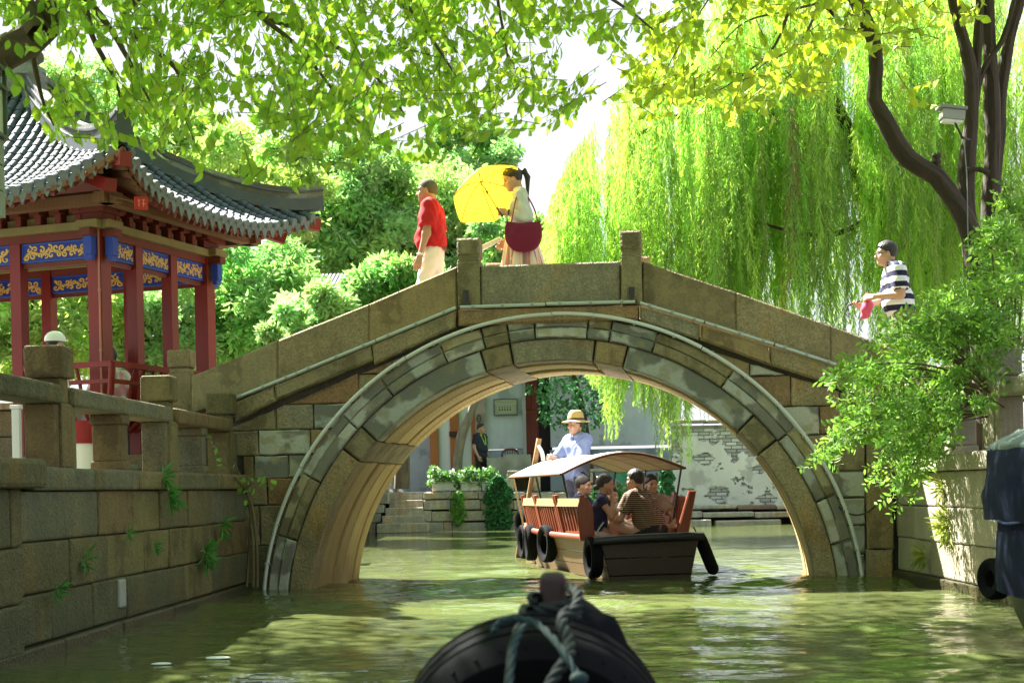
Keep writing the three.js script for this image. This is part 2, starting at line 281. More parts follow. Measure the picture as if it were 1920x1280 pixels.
  const right = [
    [1180, 1040, [1540, 1624], [L]], [1040, 985, [1540, 1624], [L]], [985, 934, [1520, 1624], [L]], [934, 883, [1500, 1624], [L]], [883, 814, [1430, 1560, 1624], [G, G]],
    [814, 760, [1380, 1460, 1537, 1600, 1680], [L, L, R2, G]], [760, 701, [1330, 1395, 1483, 1574, 1690], [G, R2, G, G]], [701, 655, [1220, 1285, 1405, 1480, 1600], [G, G, L, G]], [655, 600, [1030, 1180, 1287, 1400], [L, L, G]],
  ];
  for (const [b, t, js, ms] of right) for (let i = 0; i + 1 < js.length; i++) facing(X(js[i], (b + t) / 2), X(js[i + 1], (b + t) / 2), Yr(b), Yr(t), ms[i]());
  // pier at the right end, and the wing behind the bush
  for (const [b, t] of [[1180, 1030], [1030, 905], [905, 815], [815, 740]]) bstone('pier_stone', [[X(1626, b), Yr(b)], [X(1677, b), Yr(b)], [X(1677, b), Yr(t) - 0.006], [X(1626, b), Yr(t) - 0.006]], 0.4, 0.05, G(), 0.014);
  for (const [b, t] of [[1000, 900], [900, 815], [815, 740], [740, 690]]) bstone('pier_stone', [[X(1682, b), Yr(b)], [4.25, Yr(b)], [4.25, Yr(t) - 0.006], [X(1682, b), Yr(t) - 0.006]], 0.4, 0.0, G(), 0.014);

  // string course and parapet: traced quads (top edge, bottom edge)
  const F4 = (...q) => q.map((p) => face(...p)).reverse();
  const strings = [[[442, 756], [515, 725], [520, 752], [444, 790]], [[518, 724], [697, 650], [702, 676], [520, 751]], [[700, 649], [857, 584], [855, 614], [704, 684]], [[861, 583], [1197, 574], [1197, 600], [861, 612]], [[1201, 576], [1312, 609], [1310, 638], [1201, 603]], [[1316, 610], [1440, 649], [1446, 686], [1313, 638]], [[1443, 650], [1575, 690], [1580, 728], [1447, 686]], [[1578, 691], [1700, 728], [1700, 768], [1581, 728]]];
  strings.forEach((q, i) => bstone('string_course_stone', F4(...q), 0.30, 0.075, i === 3 ? RUSTY[1] : GRANITE[i % 6], 0.022));
  const slabs = [[[360, 706], [522, 638], [522, 722], [360, 776]], [[522, 638], [693, 570], [693, 651], [522, 722]], [[693, 570], [857, 500], [857, 580], [693, 651]], [[902, 499], [1163, 490], [1163, 570], [902, 577]], [[1205, 490], [1380, 548], [1380, 624], [1205, 569]], [[1380, 548], [1557, 610], [1557, 682], [1380, 624]], [[1557, 610], [1745, 680], [1745, 740], [1557, 682]]];
  slabs.forEach((q, i) => bstone('parapet_slab', F4(...q), 0.20, 0.03, GRANITE[(i * 5 + 1) % 6], 0.016));
  // rear parapet, the same shapes across the deck
  slabs.forEach((q, i) => bstone('parapet_slab', F4(...q).map((p) => [p[0], p[1] - 0.02]), 0.20, -BW + 0.23, GRANITE[(i + 1) % 6], 0.016));
  strings.forEach((q, i) => bstone('string_course_stone', F4(...q), 0.30, -BW + 0.24, GRANITE[i % 6], 0.022));
  // rear facing so that the bridge is closed from behind
  for (let i = 0; i < 7; i++) for (const s of [-1, 1]) { const y0 = 0.0 + i * 0.3, xo = Math.sqrt(Math.max(0, ARC.r2 * ARC.r2 - Math.pow(y0 - ARC.y, 2))); const a = ARC.x + s * xo, b = s < 0 ? -3.4 : 4.2; const x0 = Math.min(a, b), x1 = Math.max(a, b), top = Math.min(y0 + 0.3, topL(b) - 0.25); if (x1 - x0 > 0.2 && top > y0 + 0.05) bstone('facing_stone', [[x0, y0], [x1, y0], [x1, top - 0.01], [x0, top - 0.01]], 0.1, -BW + 0.09, G(), 0.012); }
  // posts: square shaft, waisted neck, square cap
  for (const [px0, px1, pyt, pyb, w] of [[857, 902, 448, 576, 0], [1163, 1205, 434, 570, 0], [857, 902, 444, 576, 1], [1163, 1205, 430, 570, 1]]) {
    const [xa, yt] = face(px0, pyt), [xb, yb] = face(px1, pyb), xm = (xa + xb) / 2, hw = (xb - xa) / 2, z0 = w ? -BW + 0.255 : 0.055, m = GRANITE[w ? 2 : 1], q = (a, y0, y1) => [[xm - a, y0], [xm + a, y0], [xm + a, y1], [xm - a, y1]];
    const H = yt - yb, nk = yb + H * 0.70, g = merge([extr(q(hw, yb, nk - 0.03), 0.24, 0.012, z0), extr([[xm - hw, nk - 0.03], [xm + hw, nk - 0.03], [xm + hw * 0.84, nk], [xm - hw * 0.84, nk]], 0.22, 0.004, z0 - 0.01), extr([[xm - hw * 0.84, nk], [xm + hw * 0.84, nk], [xm + hw, nk + 0.03], [xm - hw, nk + 0.03]], 0.22, 0.004, z0 - 0.01), extr(q(hw, nk + 0.03, yt), 0.24, 0.02, z0)]);
    wpart('parapet_post', boxUV(toBridge(g)), m, bridge);
  }
  // cable conduit below the parapet
  const conM = mat([0.46, 0.50, 0.50], { rough: 0.4, metal: 0.3 }), con = (a, b) => { const p = face(...a), q = face(...b); wpart('conduit', rod(bridgeP(p[0], p[1], -0.10), bridgeP(q[0], q[1], -0.10), 0.017, 0.017, 8), conM, bridge); for (const t of [0.15, 0.5, 0.85]) { const x = lerp(p[0], q[0], t), y = lerp(p[1], q[1], t); wpart('conduit_clip', place(new THREE.CylinderGeometry(0.022, 0.022, 0.03, 8), bridgeP(x, y, -0.10), V(q[0] - p[0], q[1] - p[1], 0.05)), clipM, bridge); } };
  [[[438, 751], [560, 702]], [[562, 701], [708, 641]], [[710, 640], [858, 579]], [[866, 578], [1024, 573]], [[1027, 572], [1192, 568]], [[1201, 570], [1320, 606]], [[1323, 607], [1450, 647]], [[1453, 648], [1570, 686]]].forEach((q) => con(...q));
  // small floodlight brackets at the foot of the posts
  const brM = mat([0.03, 0.03, 0.03], { rough: 0.5 });
  for (const [px, py] of [[876, 566], [1186, 560]]) { const p = face(px, py); wpart('spotlight_bracket', merge([rod(bridgeP(p[0], p[1] - 0.03, -0.09), bridgeP(p[0], p[1] + 0.10, -0.09), 0.018, 0.03, 10), rod(bridgeP(p[0] - 0.05, p[1] - 0.035, -0.09), bridgeP(p[0] + 0.05, p[1] - 0.035, -0.09), 0.014)]), brM, bridge); }
  // black cable sagging near the right pier
  { const P = []; for (let k = 0; k <= 8; k++) { const t = k / 8, q = face(lerp(1572, 1640, t), lerp(950, 948, t) + 16 * (1 - Math.pow(2 * t - 1, 2))); P.push(bridgeP(q[0], q[1], -0.08)); } wpart('cable', tube(P, 0.009, 16, 6), brM, bridge); }
  globalThis.deckAt = deckY;
}
const deckAt = globalThis.deckAt;
function onDeck(px, w) { const [u] = unroll(px, 480); const D = (BD + w) / (1 + BK * u / F); const X = u * D / F - BS * w; return bridgeP(X, deckAt(X) + 0.045, w); }

// ------------------------------------------------------------------ canal walls and stone railings
// a wall runs along the canal: plan position by distance D; side -1 is the left wall, +1 the right
const WALL = { '-1': (D) => -2.84 + 0.0395 * (D - 8.83), '1': (D) => 3.66 };
const inward = (side) => -side;                                      // towards the water
function wallBlock(side, D0, D1, y0, y1, proud, thick, bevel = 0.014) {
  const a = WALL[side](D0) - side * proud, b = WALL[side](D1) - side * proud, g = new RoundedBoxGeometry(1, 1, 1, 1, 0.001);
  const L = D1 - D0, ge = new RoundedBoxGeometry(thick, y1 - y0, L, 1, Math.min(bevel, thick / 3, (y1 - y0) / 3)); g.dispose();
  ge.translate(0, (y0 + y1) / 2, -(D0 + D1) / 2);
  const cj = Array.from({ length: 8 }, () => rr(-0.007, 0.007) * Math.min(1, L * 2));
  return boxUV(deform(ge, (v) => { const ci = (v.x > 0 ? 1 : 0) + (v.y > (y0 + y1) / 2 ? 2 : 0) + (-v.z > (D0 + D1) / 2 ? 4 : 0); v.x += cj[ci]; v.y += cj[(ci * 3 + 1) % 8] * 0.5; const t = (-v.z - D0) / L; v.x += lerp(a, b, t) + side * thick / 2; }));
}
const dAt = (side, px, y) => { let D = 10; for (let i = 0; i < 30; i++) { const X = WALL[side](D), u = X * F / D, v = (y - EYE) * F / D; const p = u - v * ROLL + CX; D *= 1 + ((px - p) * side > 0 ? -1 : 1) * Math.min(0.05, Math.abs(p - px) / 2500); } return D; };
reseed(31);
const wallL = thing('canal_wall', 'shaded left canal wall of big mossy granite blocks under the railing', 'wall', V(WALL['-1'](11), 0, -11));
{
  const s = -1, end = 14.72;
  const courses = [[-0.5, 0.075, 0.05, [5, 6.6, 8, 9.2, 10.4, 11.7, 13, end]], [0.08, 0.37, 0, [8.55, ...[97, 175, 237, 345, 397].map((p) => dAt(s, p, 0.2)), end]], [0.375, 0.68, 0, [8.55, ...[132, 202, 272, 317, 397].map((p) => dAt(s, p, 0.5)), end]], [0.685, 0.985, 0, [8.55, ...[183, 248, 300, 350, 393].map((p) => dAt(s, p, 0.85)), end]]];
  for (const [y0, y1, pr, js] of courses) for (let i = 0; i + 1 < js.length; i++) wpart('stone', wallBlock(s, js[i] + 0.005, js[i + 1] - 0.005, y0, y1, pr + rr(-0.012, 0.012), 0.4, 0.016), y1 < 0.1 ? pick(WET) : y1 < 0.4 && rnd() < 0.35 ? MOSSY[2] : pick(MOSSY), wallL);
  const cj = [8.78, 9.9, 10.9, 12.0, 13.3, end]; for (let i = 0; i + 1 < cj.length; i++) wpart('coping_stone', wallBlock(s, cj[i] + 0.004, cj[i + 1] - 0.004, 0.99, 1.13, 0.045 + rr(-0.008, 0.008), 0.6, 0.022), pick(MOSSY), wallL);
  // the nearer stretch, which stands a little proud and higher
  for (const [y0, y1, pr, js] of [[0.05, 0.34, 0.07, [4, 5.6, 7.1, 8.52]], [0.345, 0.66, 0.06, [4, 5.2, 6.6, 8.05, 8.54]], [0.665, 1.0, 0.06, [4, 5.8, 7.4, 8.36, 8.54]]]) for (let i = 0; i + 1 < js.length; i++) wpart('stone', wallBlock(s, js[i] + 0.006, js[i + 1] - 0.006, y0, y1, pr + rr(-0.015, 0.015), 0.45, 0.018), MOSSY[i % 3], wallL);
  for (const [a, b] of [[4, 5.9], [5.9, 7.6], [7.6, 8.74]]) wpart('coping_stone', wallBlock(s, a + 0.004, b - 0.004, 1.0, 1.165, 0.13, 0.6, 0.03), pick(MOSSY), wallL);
  wpart('rubble_core', wallBlock(s, 4, end, -0.8, 0.98, -0.06, 0.6), MORTAR, wallL);
  const whiteM = mat([0.50, 0.52, 0.50], { map: 'streak', bump: 'granite_h', bs: 0.006 });
  for (const [D, y0, y1, w] of [[10.52, 0.16, 0.36, 0.16]]) wpart('mortar_patch', wallBlock(s, D - w / 2, D + w / 2, y0, y1, 0.018, 0.05, 0.015), whiteM, wallL, 'pale run of lime on the wall');
}
const wallR = thing('canal_wall', 'right canal wall of pale granite blocks striped by sunlight beside the tarpaulin boat', 'wall', V(3.66, 0, -12));
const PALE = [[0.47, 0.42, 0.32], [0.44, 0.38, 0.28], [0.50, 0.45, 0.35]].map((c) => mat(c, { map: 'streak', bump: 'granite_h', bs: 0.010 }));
{
  const s = 1, end = 14.24;
  const rows = [[-0.5, 0.09, 0.03, [6, 8, 9.8, 11.2, 12.6, end]], [0.095, 0.40, 0, [6, 8.6, 10.4, 11.9, 13.15, end]], [0.405, 0.70, 0, [6, 8, 9.7, 11.1, 12.3, 13.6, end]], [0.705, 1.005, 0, [6, 8.8, 10.6, 11.6, 12.9, end]]];
  for (const [y0, y1, pr, js] of rows) for (let i = 0; i + 1 < js.length; i++) wpart('stone', wallBlock(s, js[i] + 0.005, js[i + 1] - 0.005, y0, y1, pr + rr(-0.01, 0.01), 0.4, 0.016), y1 < 0.1 ? pick(WET) : pick(PALE), wallR);
  const cj = [6, 8.2, 9.9, 11.3, 12.4, 13.5, end]; for (let i = 0; i + 1 < cj.length; i++) wpart('coping_stone', wallBlock(s, cj[i] + 0.004, cj[i + 1] - 0.004, 1.01, 1.15, 0.05 + rr(-0.008, 0.008), 0.62, 0.022), pick(PALE), wallR);
  wpart('rubble_core', wallBlock(s, 6, end, -0.8, 1.0, -0.06, 0.6), MORTAR, wallR);
}
// stone railings: posts with caps, dwarf pillars, top rails
function railing(o, side, set, posts, pillars, Ms, y0, rails) {
  const P = (D0, D1, a, b, pr, th, bv) => wallBlock(side, D0, D1, a, b, pr - set, th, bv);
  for (const D of posts) {
    wpart('post', boxUV(merge([P(D - 0.11, D + 0.11, y0, y0 + 0.42, 0, 0.22, 0.014), P(D - 0.085, D + 0.085, y0 + 0.42, y0 + 0.58, -0.02, 0.18, 0.008), P(D - 0.125, D + 0.125, y0 + 0.58, y0 + 0.79, 0.015, 0.25, 0.02)])), pick(Ms), o);
    for (const e of [-0.165, 0.165]) wpart('dwarf_pillar', boxUV(merge([P(D + e - 0.05, D + e + 0.05, y0, y0 + 0.41, -0.015, 0.19, 0.01)])), pick(Ms), o);
  }
  for (const D of pillars) wpart('dwarf_pillar', boxUV(merge([P(D - 0.095, D + 0.095, y0, y0 + 0.07, 0, 0.24, 0.012), P(D - 0.08, D + 0.08, y0 + 0.07, y0 + 0.34, -0.012, 0.215, 0.012), P(D - 0.095, D + 0.095, y0 + 0.34, y0 + 0.41, 0, 0.24, 0.012)])), pick(Ms), o);
  for (const [a, b] of rails) wpart('top_rail', P(a + 0.003, b - 0.003, y0 + 0.41, y0 + 0.535, 0.012, 0.26, 0.022), pick(Ms), o);
}
{
  const r = thing('stone_railing', 'low granite railing of squat posts along the left canal wall', 'railing', V(-2.95, 1.13, -11));
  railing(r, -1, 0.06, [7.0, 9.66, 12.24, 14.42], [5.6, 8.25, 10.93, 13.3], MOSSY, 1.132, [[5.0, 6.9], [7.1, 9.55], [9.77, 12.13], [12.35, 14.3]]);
  const r2 = thing('stone_railing', 'granite railing above the right canal wall, half hidden by the green bush', 'railing', V(3.8, 1.15, -12));
  railing(r2, 1, 0.06, [9.0, 11.62, 13.9], [10.2, 12.72], PALE, 1.152, [[7.6, 8.9], [9.1, 11.5], [11.73, 13.8]]);
  // taller newel at the foot of the bridge ramp
  const n = thing('newel_post', 'tall square stone newel at the left foot of the bridge parapet', 'post', V(-3.35, 1.1, -14.7));
  const c0 = at(340, 700, 15.0), w = 0.235, px = c0.x; wpart('shaft', box(w, 1.07, w, px, 1.1 + 0.535, -15.0, 0.014), GRANITE[1], n); wpart('neck', box(w * 0.86, 0.05, w * 0.86, px, 2.195, -15.0, 0.01), GRANITE[1], n); wpart('cap', box(w * 1.02, 0.18, w * 1.02, px, 2.31, -15.0, 0.02), GRANITE[0], n);
}

// ------------------------------------------------------------------ trees and leaves
function leafGeo(L, W, fold = 0.25, droop = 0.2) {                    // base at the origin, along +y, face towards +z
  const n = 4, pos = [0, 0, 0], idx = []; const w = [0.72, 1, 0.72];
  for (let i = 0; i < 3; i++) { const t = (i + 1) / n, y = L * t, z = -droop * L * t * t, x = W / 2 * w[i]; pos.push(-x, y, z + fold * x, 0, y, z, x, y, z + fold * x); }
  pos.push(0, L, -droop * L);
  idx.push(0, 2, 1, 0, 3, 2);
  for (let i = 0; i < 2; i++) { const a = 1 + 3 * i, b = a + 3; idx.push(a, a + 1, b + 1, a, b + 1, b, a + 1, a + 2, b + 2, a + 1, b + 2, b + 1); }
  idx.push(7, 8, 10, 10, 8, 9, 10, 10, 10); idx.splice(idx.length - 3, 3);
  const g = new THREE.BufferGeometry(); g.setAttribute('position', new THREE.Float32BufferAttribute(pos, 3)); g.setIndex(idx.map((k) => Math.min(k, 10))); g.computeVertexNormals(); return g;
}
const q0 = new THREE.Quaternion(), q1 = new THREE.Quaternion(), m4 = new THREE.Matrix4(), YUP = V(0, 1, 0), one = V(1, 1, 1);
function pose(p, dir, roll, s) { q0.setFromUnitVectors(YUP, dir); q1.setFromAxisAngle(YUP, roll); q0.multiply(q1); return new THREE.Matrix4().compose(p, q0, V(s, s, s)); }
function scatter(name, geo, m, mats, tints, parent, kind = 'stuff') {   // instanced leaves of one thing
  const im = new THREE.InstancedMesh(geo, m, mats.length); parent.updateWorldMatrix(true, false); inv.copy(parent.matrixWorld).invert(); const c = new THREE.Color();
  mats.forEach((x, i) => { im.setMatrixAt(i, m4.multiplyMatrices(inv, x)); const t = tints[i]; c.setRGB(t[0], t[1], t[2]); im.setColorAt(i, c); });
  im.name = name; im.userData.kind = kind; shadow(im); parent.add(im); return im;
}
const rdir = (up = 0, s = 1) => V(rr(-1, 1) * s, up + rr(-1, 1) * s, rr(-1, 1) * s).normalize();
const tint = (a = 0.75, b = 1.2, y = 0) => { const k = rr(a, b), w = rr(-0.12, 0.12) + y; return [k * (1 + w), k, k * (1 - w)]; };
const BARK = mat([0.16, 0.12, 0.085], { map: 'bark', bump: 'bark', bs: 0.02 }), BARK2 = mat([0.06, 0.042, 0.028], { map: 'bark', bump: 'bark', bs: 0.03 });
const TWIG = mat([0.10, 0.075, 0.04], { rough: 0.9 });
function limb(pts, r0, r1, seg = 20, rad = 9) { const g = tube(pts, (t) => lerp(r0, r1, t) * (1 + 0.08 * Math.sin(t * 23)), seg, rad); return g; }

// --- the broad-leaved tree on the left whose boughs hang over the canal
{
  reseed(41);
  const base = V(-5.6, 1.08, -7.2);
  const t = thing('overhanging_tree', 'broad-leaved tree leaning in from the left, its leafy boughs hanging over the pavilion roof', 'tree', base);
  wpart('trunk', limb([base, V(-5.4, 2.2, -7.4), V(-4.9, 3.2, -8.1), at(-50, 130, 8.6), at(20, 92, 8.6), at(72, 62, 8.6), at(90, 25, 8.5), at(112, -30, 8.4), at(200, -140, 8.4)], 0.22, 0.07, 40, 10), BARK, t);
  const boughs = [[[72, 62], [20, -60], [-60, -260]], [[112, -30], [330, -60], [470, 20], [560, 90], [640, 190], [705, 270]], [[330, -60], [230, 40], [330, 130], [350, 210], [362, 262]], [[470, 20], [520, 40], [580, 60], [690, 130], [760, 215]], [[200, -140], [600, -180], [900, -90], [940, 40], [955, 130]], [[600, -180], [720, -40], [800, 60], [860, 150]], [[150, -70], [170, 60], [215, 150], [235, 220]], [[900, -90], [1060, -50], [1180, 20], [1230, 60]], [[112, -30], [180, 20], [245, 120], [285, 200]], [[40, -30], [60, 100], [80, 190], [100, 235]]];
  boughs.forEach((b, i) => wpart('branch', limb(b.map(([x, y], k) => at(x, y, 8.4 + 0.35 * (i % 4) + 0.15 * k)), i ? 0.030 : 0.07, 0.006, 26, 6), TWIG, t));
  // where the leaves hang, as the outline of the crown's underside
  const P = [[-200, -700], [1500, -700], [1330, -60], [1300, 20], [1275, 60], [1240, 105], [1150, 118], [1090, 60], [1030, 92], [1075, 175], [1068, 228], [1000, 245], [950, 270], [905, 262], [880, 272], [800, 285], [765, 300], [738, 335], [700, 290], [640, 335], [570, 340], [500, 355], [430, 335], [350, 322], [300, 300], [225, 275], [190, 245], [160, 200], [130, 275], [70, 240], [40, 170], [-60, 120], [-200, 150]];
  const big = [], mats = [], tints = [], twigs = [];
  const g0 = leafGeo(0.074, 0.046, 0.3, 0.25);
  const hole = (x, y) => fbm(x / 62 + 3, y / 62, 7, 3) + 0.15 * smooth(120, -100, y);
  let n = 0, guard = 0;
  while (n < 4000 && guard++ < 40000) {
    const px = rr(-180, 1320), py = rr(-420, 345); if (!inPoly(px, py, P) || (py > -60 && (hole(px, py) < 0.472 || (px > 15 && px < 125 && py > 98 && py < 185))) || (px > 850 && py > -40 && rnd() < (px > 1090 ? 0.7 : 0.35))) continue;
    const D = rr(6.9, 12.6) - (py > 230 ? 1.2 : 0), p = at(px, py, Math.max(6.6, D)); n++;
    const len = rr(0.18, 0.42), dir = V(rr(-0.8, 0.8), rr(-1.2, 0.1), rr(-0.6, 0.6)).normalize(), k = Math.round(len / 0.04), up = p.clone().addScaledVector(dir, -len);
    if (py > -60) twigs.push(rod(up, p, 0.0024, 0.0014, 4));
    const warm = smooth(200, 620, px) * 0.06 + rr(-0.03, 0.05);
    for (let i = 0; i < k; i++) {
      const q = up.clone().lerp(p, (i + 0.6) / k), d = V(rr(-0.9, 0.9), rr(-1.3, -0.1), rr(-0.9, 0.9)).addScaledVector(dir, 0.5).normalize();
      const s = rr(0.6, 1.12), M = pose(q, d, rr(0, 6.28), s), c = tint(0.7, 1.25, warm);
      if (big.length < 300 && py > 170 && D < 9.5 && rnd() < 0.35) big.push([M, c]); else { mats.push(M); tints.push(c); }
    }
  }
  // the crown goes on above and to the left of the picture, over bank and canal
  for (let k = 0; k < 1150; k++) {
    const w = k % 4, q = k > 1149 ? V(rr(-1.2, 1.3), rr(7.2, 10), -rr(15.4, 17.6)) : w === 0 ? V(rr(-8.5, -3.6), rr(4.4, 8.6), -rr(5, 12.5)) : w === 1 ? V(rr(-4, 1.5), rr(3.2, 6.5), -rr(2.2, 8)) : k % 11 < 4 ? V(rr(-8, -4.3), rr(5.2, 9.2), -rr(8.5, 15.2)) : k % 11 < 5 ? V(rr(-4.3, -3.2), rr(5.2, 9.2), -rr(8.5, 15.2)) : V(rr(-3.3, 0.7), rr(5.4, 9.4), -rr(8.5, 15.8));
    if (q.y < 1.25 + 940 * -q.z / F && q.x > -0.37 * -q.z - 0.8) continue; 
    const r = rr(0.35, 0.85); for (let i = 0; i < 60; i++) { const e = rdir(0); mats.push(pose(V(q.x + e.x * r * rnd(), q.y + e.y * r * 0.6 * rnd(), q.z + e.z * r * rnd()), rdir(-0.5), rr(0, 6.28), rr(1.0, 1.7))); tints.push(tint(0.7, 1.2)); }
  }
  wpart('twigs', merge(twigs), TWIG, t).userData.kind = 'stuff';
  const LM = [leafMat(0.32, 0.54, 0.036, 0.7), leafMat(0.42, 0.58, 0.036, 0.7), leafMat(0.22, 0.46, 0.05, 0.68)];
  big.forEach(([M], i) => { const m = part('leaf', g0, LM[i % 3], t); m.applyMatrix4(new THREE.Matrix4().copy(t.matrixWorld).invert().multiply(M)); });
  scatter('leaves', g0, leafMat(0.31, 0.53, 0.04, 0.7), mats, tints, t);
}
// --- the dark multi-stemmed tree on the right bank
{
  reseed(43);
  const D0 = 12.4, b = at(1850, 900, 13.2); b.y = 1.08;
  const t = thing('forked_tree', 'dark tree with several twisting stems on the right bank, yellow-green leaves above', 'tree', b);
  const A = (x, y, d = 0) => at(x, y, 13.2 + d);
  const L = (pts, r0, r1) => wpart(pts.length > 6 ? 'trunk' : 'limb', limb(pts, r0, r1, 34, 10), BARK2, t);
  L([A(1862, 880), A(1848, 720), A(1838, 600), A(1832, 520), A(1822, 440), A(1795, 385), A(1750, 325), A(1715, 308), A(1688, 278), A(1660, 225), A(1640, 190), A(1643, 140), A(1640, 80), A(1622, 35), A(1600, -10), A(1560, -110)], 0.125, 0.05);
  L([A(1832, 520, .1), A(1818, 430, .1), A(1812, 330, .1), A(1822, 220, .1), A(1818, 120, .1), A(1795, 30, .1), A(1775, -90, .1)], 0.085, 0.045);
  L([A(1815, 300, .15), A(1828, 180, .15), A(1835, 60, .15), A(1842, -80, .15)], 0.05, 0.035);
  L([A(1848, 640, .25), A(1856, 480, .25), A(1858, 380, .25), A(1862, 250, .25), A(1858, 120, .25), A(1852, 20, .25), A(1850, -90, .25)], 0.09, 0.055);
  L([A(1858, 400, .35), A(1872, 260, .35), A(1880, 150, .35), A(1897, 60, .35), A(1925, -40, .35)], 0.07, 0.045);
  L([A(1828, 180, .2), A(1850, 120, .2), A(1880, 75, .2), A(1905, -10, .2)], 0.03, 0.02);
  L([A(1812, 318), A(1838, 318), A(1855, 325)], 0.02, 0.025);
  L([A(1758, 330), A(1756, 300), A(1757, 288)], 0.045, 0.038);
  L([A(1640, 60), A(1590, 50), A(1540, 0), A(1500, -60)], 0.02, 0.012);
  const boughs = [[[1600, -10], [1480, 20], [1400, 40], [1330, 110]], [[1600, -10], [1500, -70], [1380, -60], [1290, 60], [1250, 130]], [[1540, 0], [1500, 80], [1420, 130], [1400, 170]], [[1480, 20], [1450, 90], [1380, 150], [1310, 190]]];
  boughs.forEach((q) => wpart('branch', limb(q.map(([x, y]) => A(x, y, rr(-0.3, 0.3))), 0.016, 0.004, 18, 5), TWIG, t));
  const P = [[1180, -600], [2050, -600], [2050, 60], [1900, 30], [1790, 60], [1740, 150], [1700, 190], [1660, 130], [1600, 90], [1560, 80], [1520, 160], [1490, 205], [1440, 190], [1380, 225], [1310, 215], [1240, 235], [1180, 215], [1165, 140], [1230, 70], [1180, 20]];
  const mats = [], tints = [], twigs = [], big = [], g0 = leafGeo(0.10, 0.058, 0.3, 0.25); let n = 0, guard = 0;
  while (n < 1700 && guard++ < 50000) {
    const px = rr(1160, 2040), py = rr(-450, 235); if (!inPoly(px, py, P) || (py > -40 && fbm(px / 60, py / 60, 19, 3) < 0.43) || (px > 1650 && py > -60 && rnd() < 0.5)) continue;
    const p = A(px, py, rr(-1.8, 2.2)); n++;
    const len = rr(0.2, 0.45), dir = V(rr(-0.9, 0.6), rr(-1, 0.2), rr(-0.6, 0.6)).normalize(), k = Math.round(len / 0.045), up = p.clone().addScaledVector(dir, -len);
    if (py > -60) twigs.push(rod(up, p, 0.004, 0.002, 4));
    for (let i = 0; i < k; i++) { const q = up.clone().lerp(p, (i + 0.6) / k), d = V(rr(-0.9, 0.9), rr(-1.2, 0), rr(-0.9, 0.9)).addScaledVector(dir, 0.5).normalize(); const M = pose(q, d, rr(0, 6.28), rr(0.7, 1.3)); if (big.length < 200 && py > 60 && rnd() < 0.2) big.push(M); else { mats.push(M); tints.push(tint(0.75, 1.25)); } }
  }
  wpart('twigs', merge(twigs), TWIG, t).userData.kind = 'stuff';
  const LM = [leafMat(0.44, 0.56, 0.035, 0.7), leafMat(0.38, 0.54, 0.04, 0.7)];
  big.forEach((M, i) => { const m = part('leaf', g0, LM[i % 2], t); m.applyMatrix4(new THREE.Matrix4().copy(t.matrixWorld).invert().multiply(M)); });
  scatter('leaves', g0, leafMat(0.42, 0.55, 0.035, 0.7), mats, tints, t);
}
